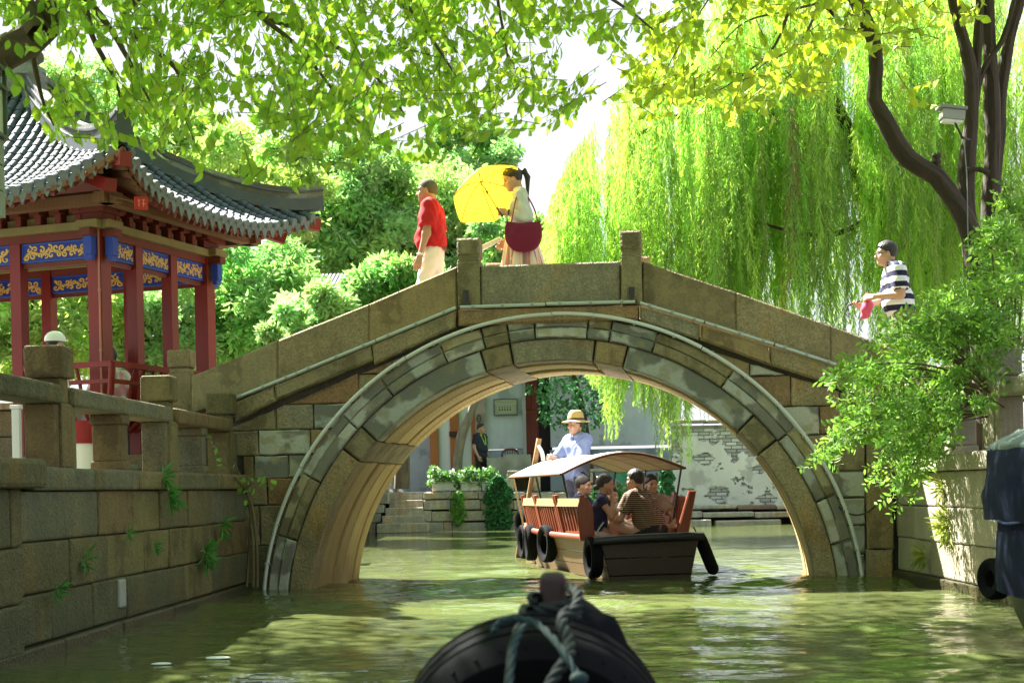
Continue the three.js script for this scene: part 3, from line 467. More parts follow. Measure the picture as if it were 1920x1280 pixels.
// --- weeping willow behind the bridge
{
  reseed(47);
  const b = at(1800, 700, 27); b.y = 0.88;
  const t = thing('weeping_willow', 'large weeping willow with long bright yellow-green strands behind the bridge', 'tree', b);
  wpart('trunk', limb([b, at(1790, 620, 27), at(1745, 560, 27), at(1700, 500, 27), at(1650, 400, 27), at(1600, 280, 27), at(1540, 160, 26.5), at(1460, 60, 26)], 0.42, 0.12, 30, 12), BARK2, t);
  wpart('limb', limb([at(1745, 560, 27), at(1760, 440, 27.4), at(1790, 300, 27.6), at(1830, 120, 27.6), at(1850, -40, 27.5)], 0.22, 0.08, 20, 9), BARK2, t);
  wpart('limb', limb([at(1600, 280, 27), at(1450, 220, 26), at(1300, 210, 25.5), at(1180, 260, 25)], 0.12, 0.03, 20, 8), BARK2, t);
  wpart('limb', limb([at(1650, 400, 27), at(1560, 440, 26), at(1470, 430, 25), at(1400, 410, 25)], 0.06, 0.02, 14, 7), BARK2, t);
  // a strand: 1.3 m of twig with narrow leaves either side, hanging from the origin
  const strand = (s) => { const gs = [], n = 34; reseed(s); const L = leafGeo(0.15, 0.016, 0.1, 0.35); let x = 0, z = 0; for (let i = 0; i < n; i++) { x += rr(-0.016, 0.016); z += rr(-0.016, 0.016); for (let k = 0; k < 2; k++) { const g = L.clone(); const d = V(rr(-0.8, 0.8), -1, rr(-0.8, 0.8)).normalize(); g.applyMatrix4(pose(V(x, -1.3 * i / n, z), d, rr(0, 6.28), rr(0.7, 1.2))); gs.push(g); } } gs.push(rod(V(0, 0, 0), V(x, -1.3, z), 0.004, 0.003, 3)); return merge(gs); };
  const kinds = [1, 2, 3, 4].map((s) => strand(470 + s)); reseed(48);
  const M = kinds.map(() => []), T = kinds.map(() => []);
  const top = (x) => x < 1060 ? lerp(420, 300, clamp((x - 1015) / 45)) : x < 1180 ? lerp(300, 130, (x - 1060) / 120) : lerp(130, -60, clamp((x - 1180) / 200));
  const bottom = (x) => { if (x > 1105 && x < 1172) return 690 + 150 * Math.sin((x - 1105) / 67 * 3.1) * rr(0.5, 1); if (x >= 1172 && x < 1195) return rr(560, 660); if (x >= 1195 && x < 1285) return rr(660, 790) + (fbm(x / 14, 3, 5, 2) > 0.5 ? 85 : 0); if (x >= 1285 && x < 1395) return rr(660, 770) + (fbm(x / 14, 3, 5, 2) > 0.55 ? 60 : 0); if (x <= 1105) return rr(530, 640); return rr(580, 720); };
  let count = 0, guard = 0;
  while (count < 2700 && guard++ < 90000) {
    const x = rnd() < 0.04 ? rr(1000, 1090) : rr(1022, 2000), D = rr(24, 29); const cl = fbm(x / 38, D / 1.3, 33, 3); if (cl < 0.485) continue;
    const y0 = lerp(top(x), Math.min(560, top(x) + 470), Math.pow(rnd(), 1.15)), yb = bottom(x); const dens = fbm(x / 30, y0 / 120 + D, 37, 3); if (dens < 0.33) continue;
    let len = Math.min(rr(1.6, 4.2), (yb - y0) * D / F), p = at(x, y0, D); if (len < 0.4) continue;
    if (x > 1105 && x < 1395 && rnd() < 0.22) len = (yb - y0) * D / F;
    count++; const c = tint(0.5, 1.35, rr(-0.10, 0.05)); if (x > 1470 && x < 1515 && y0 > 120 && y0 < 300 && rnd() < 0.5) { c[0] *= 1.0; c[1] *= 0.45; c[2] *= 0.8; }
    for (let q = 0; q < len; q += 1.2) { const k = Math.floor(rnd() * 4), lean = V(rr(-0.12, 0.12), 1, rr(-0.12, 0.12)).normalize(); const s = Math.min(rr(0.9, 1.1), Math.max(0.3, (len - q) / 1.3)); M[k].push(pose(V(p.x + rr(-0.03, 0.03), p.y - q, p.z + rr(-0.03, 0.03)), lean, rr(0, 6.28), s)); T[k].push(c); }
  }
  // thick curtain close above the arch, and the shadier back of the crown
  const wm = leafMat(0.42, 0.64, 0.085, 0.70);
  kinds.forEach((g, k) => scatter('strands', g, wm, M[k], T[k], t));
  // high boughs
  const lg = leafGeo(0.13, 0.02, 0.1, 0.2), m2 = [], t2 = []; for (let i = 0; i < 9000; i++) { const px = rr(1200, 2000), py = rr(-500, 260) + (px < 1400 ? 60 : 0), q = at(px, py, rr(24, 31)); m2.push(pose(q, rdir(-0.9, 0.7), rr(0, 6), rr(0.8, 1.4))); t2.push(tint(0.7, 1.2)); }
  scatter('leaves', lg, wm, m2, t2, t);
}
// --- bushy trees in the background
const spray = (s, n, L, W, R) => { reseed(s); const gs = [], g0 = leafGeo(L, W, 0.25, 0.3); for (let i = 0; i < n; i++) { const d = V(rr(-1, 1), rr(-1.1, 0.5), rr(-1, 1)).normalize(); const g = g0.clone(); g.applyMatrix4(pose(d.clone().multiplyScalar(rr(0, R)), d, rr(0, 6.28), rr(0.7, 1.25))); gs.push(g); } return merge(gs); };
const SPRAYS = [spray(501, 9, 0.16, 0.055, 0.10), spray(502, 9, 0.16, 0.06, 0.12), spray(503, 8, 0.18, 0.05, 0.10)];
const TREE_LEAF = [leafMat(0.27, 0.52, 0.13, 0.6), leafMat(0.37, 0.56, 0.12, 0.62), leafMat(0.29, 0.53, 0.14, 0.6), leafMat(0.36, 0.56, 0.17, 0.6)];
function bushyTree(label, s, px, py, D, rx, ry, m, o = {}) {          // centre and radii of the crown as seen, distance
  reseed(s); const c = at(px, py, D), Rx = rx * D / F, Ry = ry * D / F, Rz = (o.rz || 1) * Rx, foot = V(c.x + (o.dx || 0), o.y0 ?? 1.0, c.z);
  const t = thing(o.name || 'background_tree', label, o.cat || 'tree', foot, 0, o.group);
  const top = V(c.x, c.y + Ry * 0.5, c.z);
  wpart('trunk', limb([foot, V(lerp(foot.x, c.x, 0.4) + rr(-.2, .2), lerp(foot.y, c.y, 0.5), c.z), V(c.x + rr(-.2, .2), c.y, c.z), top], o.tr || 0.16, 0.04, 14, 8), BARK, t);
  for (let i = 0; i < (o.limbs ?? 5); i++) { const a = rr(0, 6.28), e = V(c.x + Rx * 0.75 * Math.cos(a), c.y + Ry * rr(-0.3, 0.7), c.z + Rz * 0.75 * Math.sin(a)); wpart('branch', limb([V(c.x, c.y - Ry * rr(0.1, 0.6), c.z), V(lerp(c.x, e.x, 0.5), lerp(c.y, e.y, 0.35), lerp(c.z, e.z, 0.5)), e], 0.05, 0.012, 10, 6), BARK, t); }
  const M = SPRAYS.map(() => []), T = SPRAYS.map(() => []), clumps = o.clumps || 46, per = o.per || 60, cs = o.size || 1;
  for (let k = 0; k < clumps; k++) {
    const d = rdir(0.05), f = Math.pow(rnd(), 0.4), q = V(c.x + d.x * Rx * f, c.y + d.y * Ry * f, c.z + d.z * Rz * f), r = rr(0.16, 0.30) * Math.min(Rx, Ry), tk = tint(0.75, 1.2);
    for (let i = 0; i < per; i++) { const e = rdir(0.12), g = Math.pow(rnd(), 0.45), j = Math.floor(rnd() * 3); M[j].push(pose(V(q.x + e.x * r * g * 1.25, q.y + e.y * r * g * 0.85, q.z + e.z * r * g * 1.25), V(e.x, 1.2, e.z).normalize(), rr(0, 6.28), rr(0.75, 1.3) * cs)); T[j].push(tk.map((x) => x * rr(0.85, 1.15))); }
  }
  SPRAYS.forEach((g, j) => scatter('crown', g, TREE_LEAF[m], M[j], T[j], t));
  return t;
}
bushyTree('sunlit yellow-green tree seen between the leftmost pavilion columns', 61, 60, 590, 25, 175, 130, 1, { clumps: 60, per: 46, size: 0.8 });
bushyTree('light green tree seen through the pavilion behind its corner column', 62, 265, 600, 27, 140, 130, 3, { clumps: 55, per: 50, size: 0.85 });
bushyTree('green bushy tree directly right of the pavilion, behind the left bridge ramp', 63, 480, 590, 30, 150, 150, 0, { clumps: 70, per: 64, size: 0.9 });
bushyTree('tall dark green tree behind the pavilion roof tip', 64, 660, 430, 52, 150, 150, 2, { clumps: 70, per: 64, size: 1.5 });
bushyTree('broad light green tree behind the man in red', 65, 830, 470, 54, 150, 150, 3, { clumps: 75, per: 64, size: 1.5 });
bushyTree('pale green bush low behind the left bridge ramp, below the grey roof', 66, 590, 610, 27, 90, 70, 3, { clumps: 36, per: 60, size: 0.8, limbs: 3, tr: 0.08 });
bushyTree('green tree behind the yellow umbrella, between the man in red and the willow', 67, 965, 500, 50, 90, 120, 0, { clumps: 46, per: 60, size: 1.35 });
bushyTree('tall blue-green tree rising behind the umbrella under the hanging leaves', 68, 860, 320, 60, 110, 90, 2, { clumps: 50, per: 60, size: 1.6 });
bushyTree('bright hazy tree crown high behind the pavilion roof ridge', 69, 400, 330, 46, 240, 130, 1, { clumps: 80, per: 60, size: 1.35, tr: 0.3 });
bushyTree('shady green tree far left behind the pavilion roof', 70, 100, 250, 40, 200, 160, 3, { clumps: 60, per: 60, size: 1.2, tr: 0.25 });
bushyTree('green tree behind the middle of the left bridge ramp', 71, 745, 570, 31, 95, 85, 0, { clumps: 44, per: 60, size: 0.9 });

// --- fine-leaved bush spilling over the right end of the bridge
{
  reseed(81);
  const b = at(1905, 780, 11.8); b.y = 1.08;
  const t = thing('overhanging_bush', 'fine-leaved green bush spilling over the right end of the bridge and wall', 'bush', b);
  const A = (x, y, d = 0) => at(x, y, 11.9 + d), root = A(1898, 775);
  wpart('trunk', limb([b, A(1902, 840), root, A(1900, 720)], 0.06, 0.04, 10, 8), BARK2, t);
  const stems = [], M = [], T = [], leaf = (() => { reseed(811); const g0 = leafGeo(0.050, 0.020, 0.2, 0.2), gs = []; for (let i = 0; i < 7; i++) { const s = i % 2 ? 1 : -1, y = 0.016 * i, g = g0.clone(); g.applyMatrix4(pose(V(0, y, 0), V(s * 0.9, 0.45, rr(-0.4, 0.4)).normalize(), rr(0, 6), rr(0.8, 1.2))); gs.push(g); } return merge(gs); })();
  reseed(82);
  const ends = []; const R = [[1570, 690, 40, 5], [1600, 740, 40, 6], [1640, 690, 50, 6], [1690, 640, 40, 7], [1650, 800, 45, 6], [1665, 870, 40, 7], [1690, 930, 30, 6], [1700, 780, 50, 5], [1545, 800, 35, 5], [1525, 860, 25, 4], [1720, 700, 60, 9], [1790, 660, 60, 10], [1790, 560, 50, 8], [1850, 600, 60, 12], [1860, 500, 60, 14], [1885, 420, 40, 8], [1900, 660, 60, 9], [1800, 740, 40, 4], [1750, 620, 50, 6], [1740, 850, 25, 3]];
  for (const [cx, cy, r, n] of R) for (let i = 0; i < n; i++) ends.push([cx + rr(-r, r) * 1.15, cy + rr(-r, r)]);
  ends.forEach(([x, y], i) => {
    const d = rr(-0.9, 0.9), e = A(x, y, d), up = A(lerp(1898, x, 0.45) + rr(-30, 30), Math.min(y + 30, 775) - rr(-10, 90), d * 0.5), mid2 = A(lerp(1898, x, 0.8), lerp(Math.min(y, 775) - 40, y, 0.55), d * 0.9);
    const cv = new THREE.CatmullRomCurve3([root, up, mid2, e]); if (i % 2 === 0) wpart('stem', tube([root, up, mid2, e], (q) => lerp(0.012, 0.002, q), 18, 5), TWIG, t);
    const L = cv.getLength(), dense = x < 1600 && y > 760 ? 0.7 : 1; for (let k = 0; k < L * 12.5 * dense; k++) { const q = lerp(0.45, 1, Math.pow(rnd(), 0.8)), p = cv.getPoint(q).add(V(rr(-0.035, 0.035), rr(-0.05, 0.03), rr(-0.06, 0.06))); if (p.x < 3.42 && p.y > 2.28 && p.x > 2.5) continue; M.push(pose(p, V(rr(-1, 1), rr(-0.9, 0.5), rr(-1, 1)).normalize(), rr(0, 6.28), rr(0.8, 1.5))); T.push(tint(0.5, 1.4, rr(-0.05, 0.05))); }
  });
  scatter('leaves', leaf, leafMat(0.22, 0.42, 0.05, 0.55), M, T, t);
}

// ------------------------------------------------------------------ the red pavilion on the left bank
{
  reseed(91);
  const C0 = V(-4.1, 0, -15), E1 = V(0.336, 0, -0.942), E2 = V(-0.942, 0, -0.336), L1 = 2.0, L2 = 3.2;
  const W = (a, b, y) => V(C0.x + E1.x * a + E2.x * b, y, C0.z + E1.z * a + E2.z * b);
  const pav = thing('red_pavilion', 'red-columned pavilion with upturned grey tile roof and blue painted panels', 'pavilion', W(1, 1.6, 1.1));
  const P = (n, g, m, l, par = pav) => wpart(n, g, m, par, l);
  const RED = mat([0.27, 0.018, 0.012], { map: 'wood', rough: 0.45 }), REDB = mat([0.19, 0.032, 0.017], { map: 'wood', rough: 0.6 }), BROWN = mat([0.20, 0.11, 0.05], { map: 'wood', rough: 0.8 }), OLIVE = mat([0.34, 0.30, 0.12], { map: 'streak', rough: 0.7 });
  const BLUE = mat([0.02, 0.06, 0.42], { rough: 0.55 }), TILE = mat([0.085, 0.105, 0.15], { map: 'tile', bump: 'granite_h', bs: 0.004, rough: 0.62 }), TILE2 = mat([0.05, 0.06, 0.085], { map: 'tile', rough: 0.65 }), RIDGE = mat([0.24, 0.25, 0.27], { map: 'lime', bump: 'granite_h', bs: 0.006 }), RIDGED = mat([0.07, 0.085, 0.11], { map: 'tile', rough: 0.6 }), DRIP = mat([0.14, 0.17, 0.175], { map: 'tile', rough: 0.7 });
  // printed panel: gold scrolls on blue
  const panelTex = (s) => {
    const cv = document.createElement('canvas'); cv.width = 512; cv.height = 128; const c = cv.getContext('2d'); reseed(s);
    c.fillStyle = '#0c369c'; c.fillRect(0, 0, 512, 128); c.strokeStyle = '#3b6fd8'; c.lineWidth = 4; c.strokeRect(5, 5, 502, 118);
    c.lineCap = 'round';
    const curl = (x, y, r, a, d, w) => { for (const [col, ww] of [['#5a3a18', w + 5], ['#e3bf66', w]]) { c.strokeStyle = col; c.lineWidth = ww; c.beginPath(); for (let i = 0; i <= 26; i++) { const t = i / 26, q = a + d * t * 5.4, R = r * (1 - 0.82 * t); const X = x + R * Math.cos(q), Y = y + R * Math.sin(q); i ? c.lineTo(X, Y) : c.moveTo(X, Y); } c.stroke(); } };
    for (const [col, ww] of [['#5a3a18', 26], ['#e0b95c', 20]]) { c.strokeStyle = col; c.lineWidth = ww; c.beginPath(); c.moveTo(24, 96); c.bezierCurveTo(80, 10, 130, 120, 190, 60); c.bezierCurveTo(230, 10, 290, 120, 330, 60); c.bezierCurveTo(380, 20, 430, 120, 488, 34); c.stroke(); }
    for (let i = 0; i < 19; i++) curl(32 + i * 25 + rr(-6, 6), 64 + (i % 2 ? -22 : 22) + rr(-6, 6), rr(18, 27), rr(0, 6.28), i % 2 ? 1 : -1, rr(8, 12));
    const t = new THREE.CanvasTexture(cv); t.colorSpace = THREE.SRGBColorSpace; return t;
  };
  const PANEL = [1, 2, 3].map((s) => { const m = new THREE.MeshStandardMaterial({ map: panelTex(900 + s), roughness: 0.55 }); return m; });
  reseed(92);
  // plinth and floor
  const ring = (a0, a1, b0, b1, y0, y1) => { const g = new THREE.BoxGeometry(a1 - a0, y1 - y0, b1 - b0); g.translate((a0 + a1) / 2, (y0 + y1) / 2, (b0 + b1) / 2); return boxUV(deform(g, (v) => v.copy(W(v.x, v.z, v.y)))); };
  P('plinth', ring(-0.55, L1 + 0.55, -0.55, L2 + 0.55, 0.9, 1.22), GRANITE[1]);
  P('floor', ring(-0.5, L1 + 0.5, -0.5, L2 + 0.5, 1.22, 1.26), QUAYST[1]);
  // columns
  const col = (a, b, w) => { const g = ring(a - w / 2, a + w / 2, b - w / 2, b + w / 2, 1.26, 3.62); P('column', g, RED); P('column_base', ring(a - w * 0.75, a + w * 0.75, b - w * 0.75, b + w * 0.75, 1.26, 1.38), GRANITE[2]); };
  for (const a of [0, L1]) for (const b of [0, L2]) col(a, b, 0.165);
  for (const b of [0, L2]) for (const a of [0.62, 1.28]) col(a, b, 0.125);
  for (const a of [0, L1]) for (const b of [0.97, 2.1]) col(a, b, 0.125);
  { const p = W(-0.09, -0.06, 0); P('conduit', merge([rod(V(p.x, 1.3, p.z), V(p.x, 3.64, p.z), 0.011), ...[1.9, 2.4, 3.0].map((y) => rod(V(p.x, y, p.z), V(p.x, y + 0.03, p.z), 0.017))]), mat([0.45, 0.2, 0.15], { rough: 0.5 })); }
  // beams, painted panels, brackets round the four sides
  const sides = [[[0, 0], [1, 0], L1, [0, -1], [0, 0.62, 1.28, 2.0]], [[0, 0], [0, 1], L2, [-1, 0], [0, 0.97, 2.1, 3.2]], [[0, L2], [1, 0], L1, [0, 1], [0, 0.62, 1.28, 2.0]], [[L1, 0], [0, 1], L2, [1, 0], [0, 0.97, 2.1, 3.2]]];
  sides.forEach(([o, d, L, n, js], si) => {
    const blk = (t0, t1, out0, out1, y0, y1) => { const p = [o[0] + d[0] * t0 + n[0] * out0, o[1] + d[1] * t0 + n[1] * out0], q = [o[0] + d[0] * t1 + n[0] * out1, o[1] + d[1] * t1 + n[1] * out1]; return ring(Math.min(p[0], q[0]), Math.max(p[0], q[0]), Math.min(p[1], q[1]), Math.max(p[1], q[1]), y0, y1); };
    const e = si < 2 ? 0.004 * si : 0.002 * si;
    P('beam', blk(-0.22, L + 0.22, -0.11, 0.13, 3.622 + e, 3.70 + e), OLIVE);
    P('beam', blk(0.083, L - 0.083, -0.05, 0.07, 3.545 + e, 3.62 + e), REDB);
    for (let i = 0; i + 1 < js.length; i++) {
      const t0 = js[i] + (i ? 0.064 : 0.085), t1 = js[i + 1] - (i + 2 === js.length ? 0.085 : 0.064);
      const g = blk(t0, t1, -0.025, 0.035, 3.35, 3.543 + e), p = g.attributes.position, uv = g.attributes.uv, q = V();
      for (let k = 0; k < p.count; k++) { q.fromBufferAttribute(p, k); const rel = V(q.x - C0.x, 0, q.z - C0.z), a = rel.dot(E1), b = rel.dot(E2), s = (a - o[0]) * d[0] + (b - o[1]) * d[1]; uv.setXY(k, si === 0 || si === 3 ? (s - t0) / (t1 - t0) : 1 - (s - t0) / (t1 - t0), (q.y - 3.35) / 0.193); }
      P('painted_panel', g, PANEL[(i + si) % 3], 'blue panel painted with gold scrolls');
      P('lattice', blk(t0, t1, -0.012, 0.012, 3.30, 3.345), REDB);
    }
    // carved frieze under the eaves
    P('frieze_board', blk(-0.05, L + 0.05, -0.03, 0.03, 3.708, 4.02), BROWN);
    for (let t = 0.15; t < L; t += 0.24) { P('frieze_block', merge([blk(t - 0.035, t + 0.035, 0.03, 0.13, 3.71, 3.80), blk(t - 0.06, t + 0.06, 0.03, 0.19, 3.80, 3.87)]), REDB); P('frieze_carving', blk(t + 0.05, t + 0.19, 0.03, 0.05, 3.72, 3.79), OLIVE); }
    P('eave_purlin', blk(-0.5, L + 0.5, 0.30 + e, 0.42 + e, 3.80, 3.90), BROWN);
    // projecting blue bracket ends at the corners
    for (const t of [-0.20, L + 0.13]) { P('beam_end', blk(t - 0.04, t + 0.115, -0.05, 0.06, 3.545, 3.618), REDB); P('scroll_bracket', merge([blk(t, t + 0.09, -0.045, 0.05, 3.36, 3.544), blk(t + 0.015, t + 0.07, -0.04, 0.045, 3.31, 3.358)]), BLUE); }
  });
  P('corner_bracket', merge([ring(-0.12, 0.12, -0.12, 0.12, 3.705, 3.78), ring(-0.18, 0.18, -0.18, 0.18, 3.78, 3.86)]), REDB);
  P('corner_bracket', merge([ring(L1 - 0.12, L1 + 0.12, -0.12, 0.12, 3.705, 3.78), ring(L1 - 0.18, L1 + 0.18, -0.18, 0.18, 3.78, 3.86)]), REDB);
  { const g = box(0.13, 0.12, 0.025); const cv = document.createElement('canvas'); cv.width = cv.height = 64; const c = cv.getContext('2d'); c.fillStyle = '#b3261c'; c.fillRect(0, 0, 64, 64); c.strokeStyle = '#e7a08a'; c.lineWidth = 3; for (const [a, b, d, e] of [[14, 20, 26, 20], [20, 12, 20, 50], [34, 16, 50, 16], [42, 16, 42, 50], [34, 34, 52, 34]]) { c.beginPath(); c.moveTo(a, b); c.lineTo(d, e); c.stroke(); } const t = new THREE.CanvasTexture(cv); t.colorSpace = THREE.SRGBColorSpace; const gg = new THREE.BoxGeometry(0.13, 0.12, 0.025); gg.rotateY(0.5); const q = at(264, 381, 14.35); gg.translate(q.x, q.y, q.z); P('notice_plate', gg, new THREE.MeshStandardMaterial({ map: t, roughness: 0.6 }), 'small red notice plate under the eave'); g.dispose(); const qq = W(-0.45, -0.45, 3.86); P('notice_bracket', rod(V(q.x, q.y, q.z - 0.02), qq, 0.008), BROWN); }
  // roof facets
  const yE = 3.86, yA = 5.55, OV = 0.75, TIP = 0.25, LIFT = 0.34;
  const prof = (v) => yE + (yA - yE) * (0.42 * v + 0.58 * v * v);
  const facets = [[[1, -OV], [1, 0], [0, 1], 2.0, 1.6 + OV], [[-OV, 1.6], [0, 1], [1, 0], 2.6, 1 + OV], [[1, L2 + OV], [1, 0], [0, -1], 2.0, 1.6 + OV], [[L1 + OV, 1.6], [0, 1], [-1, 0], 2.6, 1 + OV]];
  const surf = (f, x, v, dy = 0) => { const [M, A, N, h, R] = f, s = v > 0.999 ? 0 : clamp(Math.abs(x) / (h * (1 - v))), n = R * v - TIP * Math.pow(s, 3) * (1 - v); return W(M[0] + A[0] * x + N[0] * n, M[1] + A[1] * x + N[1] * n, prof(v) + LIFT * Math.pow(s, 2.6) * Math.pow(1 - v, 1.6) + dy); };
  const sheet = (f, dy, v0, v1, nu, nv) => { const pos = [], uv = [], idx = []; for (let j = 0; j <= nv; j++) for (let i = 0; i <= nu; i++) { const v = lerp(v0, v1, j / nv), x = (i / nu * 2 - 1) * f[3] * (1 - v) * 0.9999, p = surf(f, x, v, dy); pos.push(p.x, p.y, p.z); uv.push(x, v * 2.2); } for (let j = 0; j < nv; j++) for (let i = 0; i < nu; i++) { const a = j * (nu + 1) + i; idx.push(a, a + 1, a + nu + 1, a + 1, a + nu + 2, a + nu + 1); } const g = new THREE.BufferGeometry(); g.setAttribute('position', new THREE.Float32BufferAttribute(pos, 3)); g.setAttribute('uv', new THREE.Float32BufferAttribute(uv, 2)); g.setIndex(idx); g.computeVertexNormals(); return g; };
  const sweep = (pts, w, h0, h1) => { const pos = [], idx = [], n = pts.length; pts.forEach((p, i) => { const a = pts[Math.max(0, i - 1)], b = pts[Math.min(n - 1, i + 1)], t = V().subVectors(b, a).setY(0).normalize(), s = V(-t.z, 0, t.x); for (const [u, y] of [[-1, h0], [1, h0], [1, h1], [-1, h1]]) pos.push(p.x + s.x * u * w / 2, p.y + y, p.z + s.z * u * w / 2); }); for (let i = 0; i + 1 < n; i++) for (let k = 0; k < 4; k++) { const a = i * 4 + k, b = i * 4 + (k + 1) % 4; idx.push(a, b, a + 4, b, b + 4, a + 4); } const e = (n - 1) * 4; idx.push(0, 2, 1, 0, 3, 2, e, e + 1, e + 2, e, e + 2, e + 3); const g = new THREE.BufferGeometry(); g.setAttribute('position', new THREE.Float32BufferAttribute(pos, 3)); g.setIndex(idx); const gg = g.toNonIndexed(); gg.computeVertexNormals(); return boxUV(gg); };
  facets.forEach((f, fi) => {
    const roof = P('roof_slope', sheet(f, 0, 0, 1, 40, 16), TILE2);
    P('roof_boards', sheet(f, -0.07, 0.0, 0.62, 40, 8), REDB);
    const sub = (n, g, m) => wpart(n, g, m, roof), h = f[3];
    const step = 0.152, N = Math.floor(h / step);
    for (let k = -N; k <= N; k++) {
      const x = k * step, vm = Math.min(0.96, 1 - Math.abs(x) / h) - 0.02; if (vm < 0.03) continue;
      const segs = Math.max(2, Math.round(vm * f[4] / 0.085)), gs = [], prev = [];
      for (let i = 0; i < segs; i++) { const a = surf(f, x, vm * i / segs, 0.012), b = surf(f, x, vm * (i + 1) / segs, 0.012), d = V().subVectors(b, a), g = new THREE.CylinderGeometry(0.045, 0.055, d.length() * 1.03, 7, 1, true); place(g, a.clone().addScaledVector(d, 0.5), d); gs.push(g); }
      sub('tile_row', merge(gs), TILE);
      if (fi < 2) {
        const p = surf(f, x, 0, 0.012), o = surf(f, x, 0.03, 0.012), d = V().subVectors(p, o).normalize();
        sub('tile_end', place(new THREE.CylinderGeometry(0.056, 0.056, 0.03, 10), p.clone().addScaledVector(d, 0.012), d), DRIP);
        const xm = x + step / 2; if (Math.abs(xm) < h - 0.03) { const q = surf(f, xm, 0, -0.012), q2 = surf(f, xm + 0.02, 0, -0.012), al = V().subVectors(q2, q).normalize(), s = new THREE.Shape(); s.moveTo(-0.062, 0.02); s.quadraticCurveTo(0, -0.015, 0.062, 0.02); s.quadraticCurveTo(0.055, -0.05, 0, -0.125); s.quadraticCurveTo(-0.055, -0.05, -0.062, 0.02); const g = new THREE.ExtrudeGeometry(s, { depth: 0.012, bevelEnabled: false, curveSegments: 5 }); const Mx = new THREE.Matrix4().makeBasis(al, V(0, 1, 0), V().crossVectors(al, V(0, 1, 0))); g.applyMatrix4(Mx); g.translate(q.x, q.y, q.z); sub('drip_tile', boxUV(g), DRIP); }
      }
    }
    // eave edge board and rafters
    if (fi < 2) {
      const edge = []; for (let i = 0; i <= 40; i++) edge.push(surf(f, (i / 20 - 1) * h * 0.99, 0.012, -0.07)); P('eave_board', sweep(edge, 0.035, -0.03, 0.035), BROWN);
      const half = (fi ? L2 : L1) / 2 + 0.1, mid = fi ? 1.6 : 1;
      for (let x = -h * 0.96; x <= h * 0.96; x += 0.125) { const e = surf(f, x, 0.03, -0.125), xi = clamp(x, -half, half), r0 = surf(f, lerp(xi, x, 0.12), 0.36, -0.13); P('rafter', bar(e, r0, 0.045, 0.055), Math.abs(x) > half ? BROWN : REDB); const e2 = surf(f, x * 0.995, 0.0, -0.085), r2 = surf(f, lerp(xi, x, 0.5), 0.2, -0.09); P('rafter', bar(e2, r2, 0.04, 0.04), REDB); }
    }
  });
  // hip ridges and hip rafters
  for (const [sx, fi, vis] of [[-1, 0, 1], [1, 0, 1], [1, 1, 0], [1, 2, 0]]) {
    const f = facets[fi], pts = []; for (let i = 0; i <= 26; i++) { const v = lerp(0.0, 0.97, i / 26), p = surf(f, sx * f[3] * (1 - v) * 0.9999, Math.max(0, v), 0.0); if (v < 0) p.addScaledVector(V(p.x - W(1, 1.6, 0).x, 0, p.z - W(1, 1.6, 0).z).normalize(), 0.02); p.y += 0.12 * Math.pow(1 - i / 26, 7); pts.push(p); }
    const r = P('hip_ridge', sweep(pts, 0.19, -0.06, 0.07), RIDGED); wpart('ridge_course', sweep(pts, 0.13, 0.07, 0.145), RIDGE, r); wpart('ridge_course', sweep(pts, 0.165, 0.145, 0.165), RIDGED, r); wpart('ridge_cap', sweep(pts, 0.12, 0.165, 0.215), RIDGE, r);
    if (vis) { const tip = surf(f, sx * f[3] * 0.98, 0.0, -0.12), inn = surf(f, sx * f[3] * 0.62, 0.38, -0.16); P('hip_rafter', bar(tip, inn, 0.11, 0.13), RED); const low = surf(f, sx * f[3] * 0.86, 0.13, -0.34); P('hip_rafter', bar(low, inn.clone().setY(inn.y - 0.12), 0.11, 0.12), RED); }
  }
  // ridge stone and finial at the top
  { const p = W(1, 1.6, 0), a = V(1, 0, 0.1).normalize(); P('ridge_base', sweep([p.clone().setY(5.5).addScaledVector(a, -0.24), p.clone().setY(5.5).addScaledVector(a, 0.24)], 0.4, -0.1, 0.10), RIDGE); const pr = [[0.001, 0.36], [0.08, 0.35], [0.16, 0.31], [0.20, 0.25], [0.20, 0.19], [0.13, 0.14], [0.17, 0.11], [0.22, 0.08], [0.22, 0.02], [0.24, -0.02]].map((q) => new THREE.Vector2(q[0], q[1])); const g = new THREE.LatheGeometry(pr, 18); g.translate(p.x, 5.6, p.z); P('finial', g, RIDGE); }
  // leaning-back bench rail
  const rail = (t0, t1, fix, axis) => {
    const Q = (t, out, y) => axis ? W(-out, t, y) : W(t, -out, y), seat = 1.66;
    P('bench_seat', axis ? ring(0.02, 0.4, t0 + 0.4, t1, seat - 0.05, seat) : ring(t0 + 0.4, t1, 0.02, 0.4, seat - 0.05, seat), REDB);
    for (const [y, o, h] of [[2.24, 0.40, 0.055], [2.08, 0.335, 0.04]]) P('bench_rail', bar(Q(t0 - (y > 2.2 ? 0.4 : 0.335), o, y), Q(t1, o, y), 0.05, h), RED);
    for (let t = t0 + 0.02; t < t1; t += 0.155) { const pts = [Q(t, 0.06, seat - 0.05), Q(t, 0.20, seat + 0.05), Q(t, 0.30, seat + 0.24), Q(t, 0.335, 2.08), Q(t, 0.39, 2.22)]; P('bench_slat', tube(pts, 0.019, 10, 5), RED); }
  };
  rail(0, 1.95, 0, 0); rail(0, 0.62, 0, 1);
  P('bench_corner', tube([W(-0.06, -0.06, 1.6), W(-0.2, -0.2, 1.72), W(-0.31, -0.31, 1.92), W(-0.40, -0.40, 2.26)], 0.034, 10, 7), RED);
  globalThis.pavW = W;
}
const pavW = globalThis.pavW;
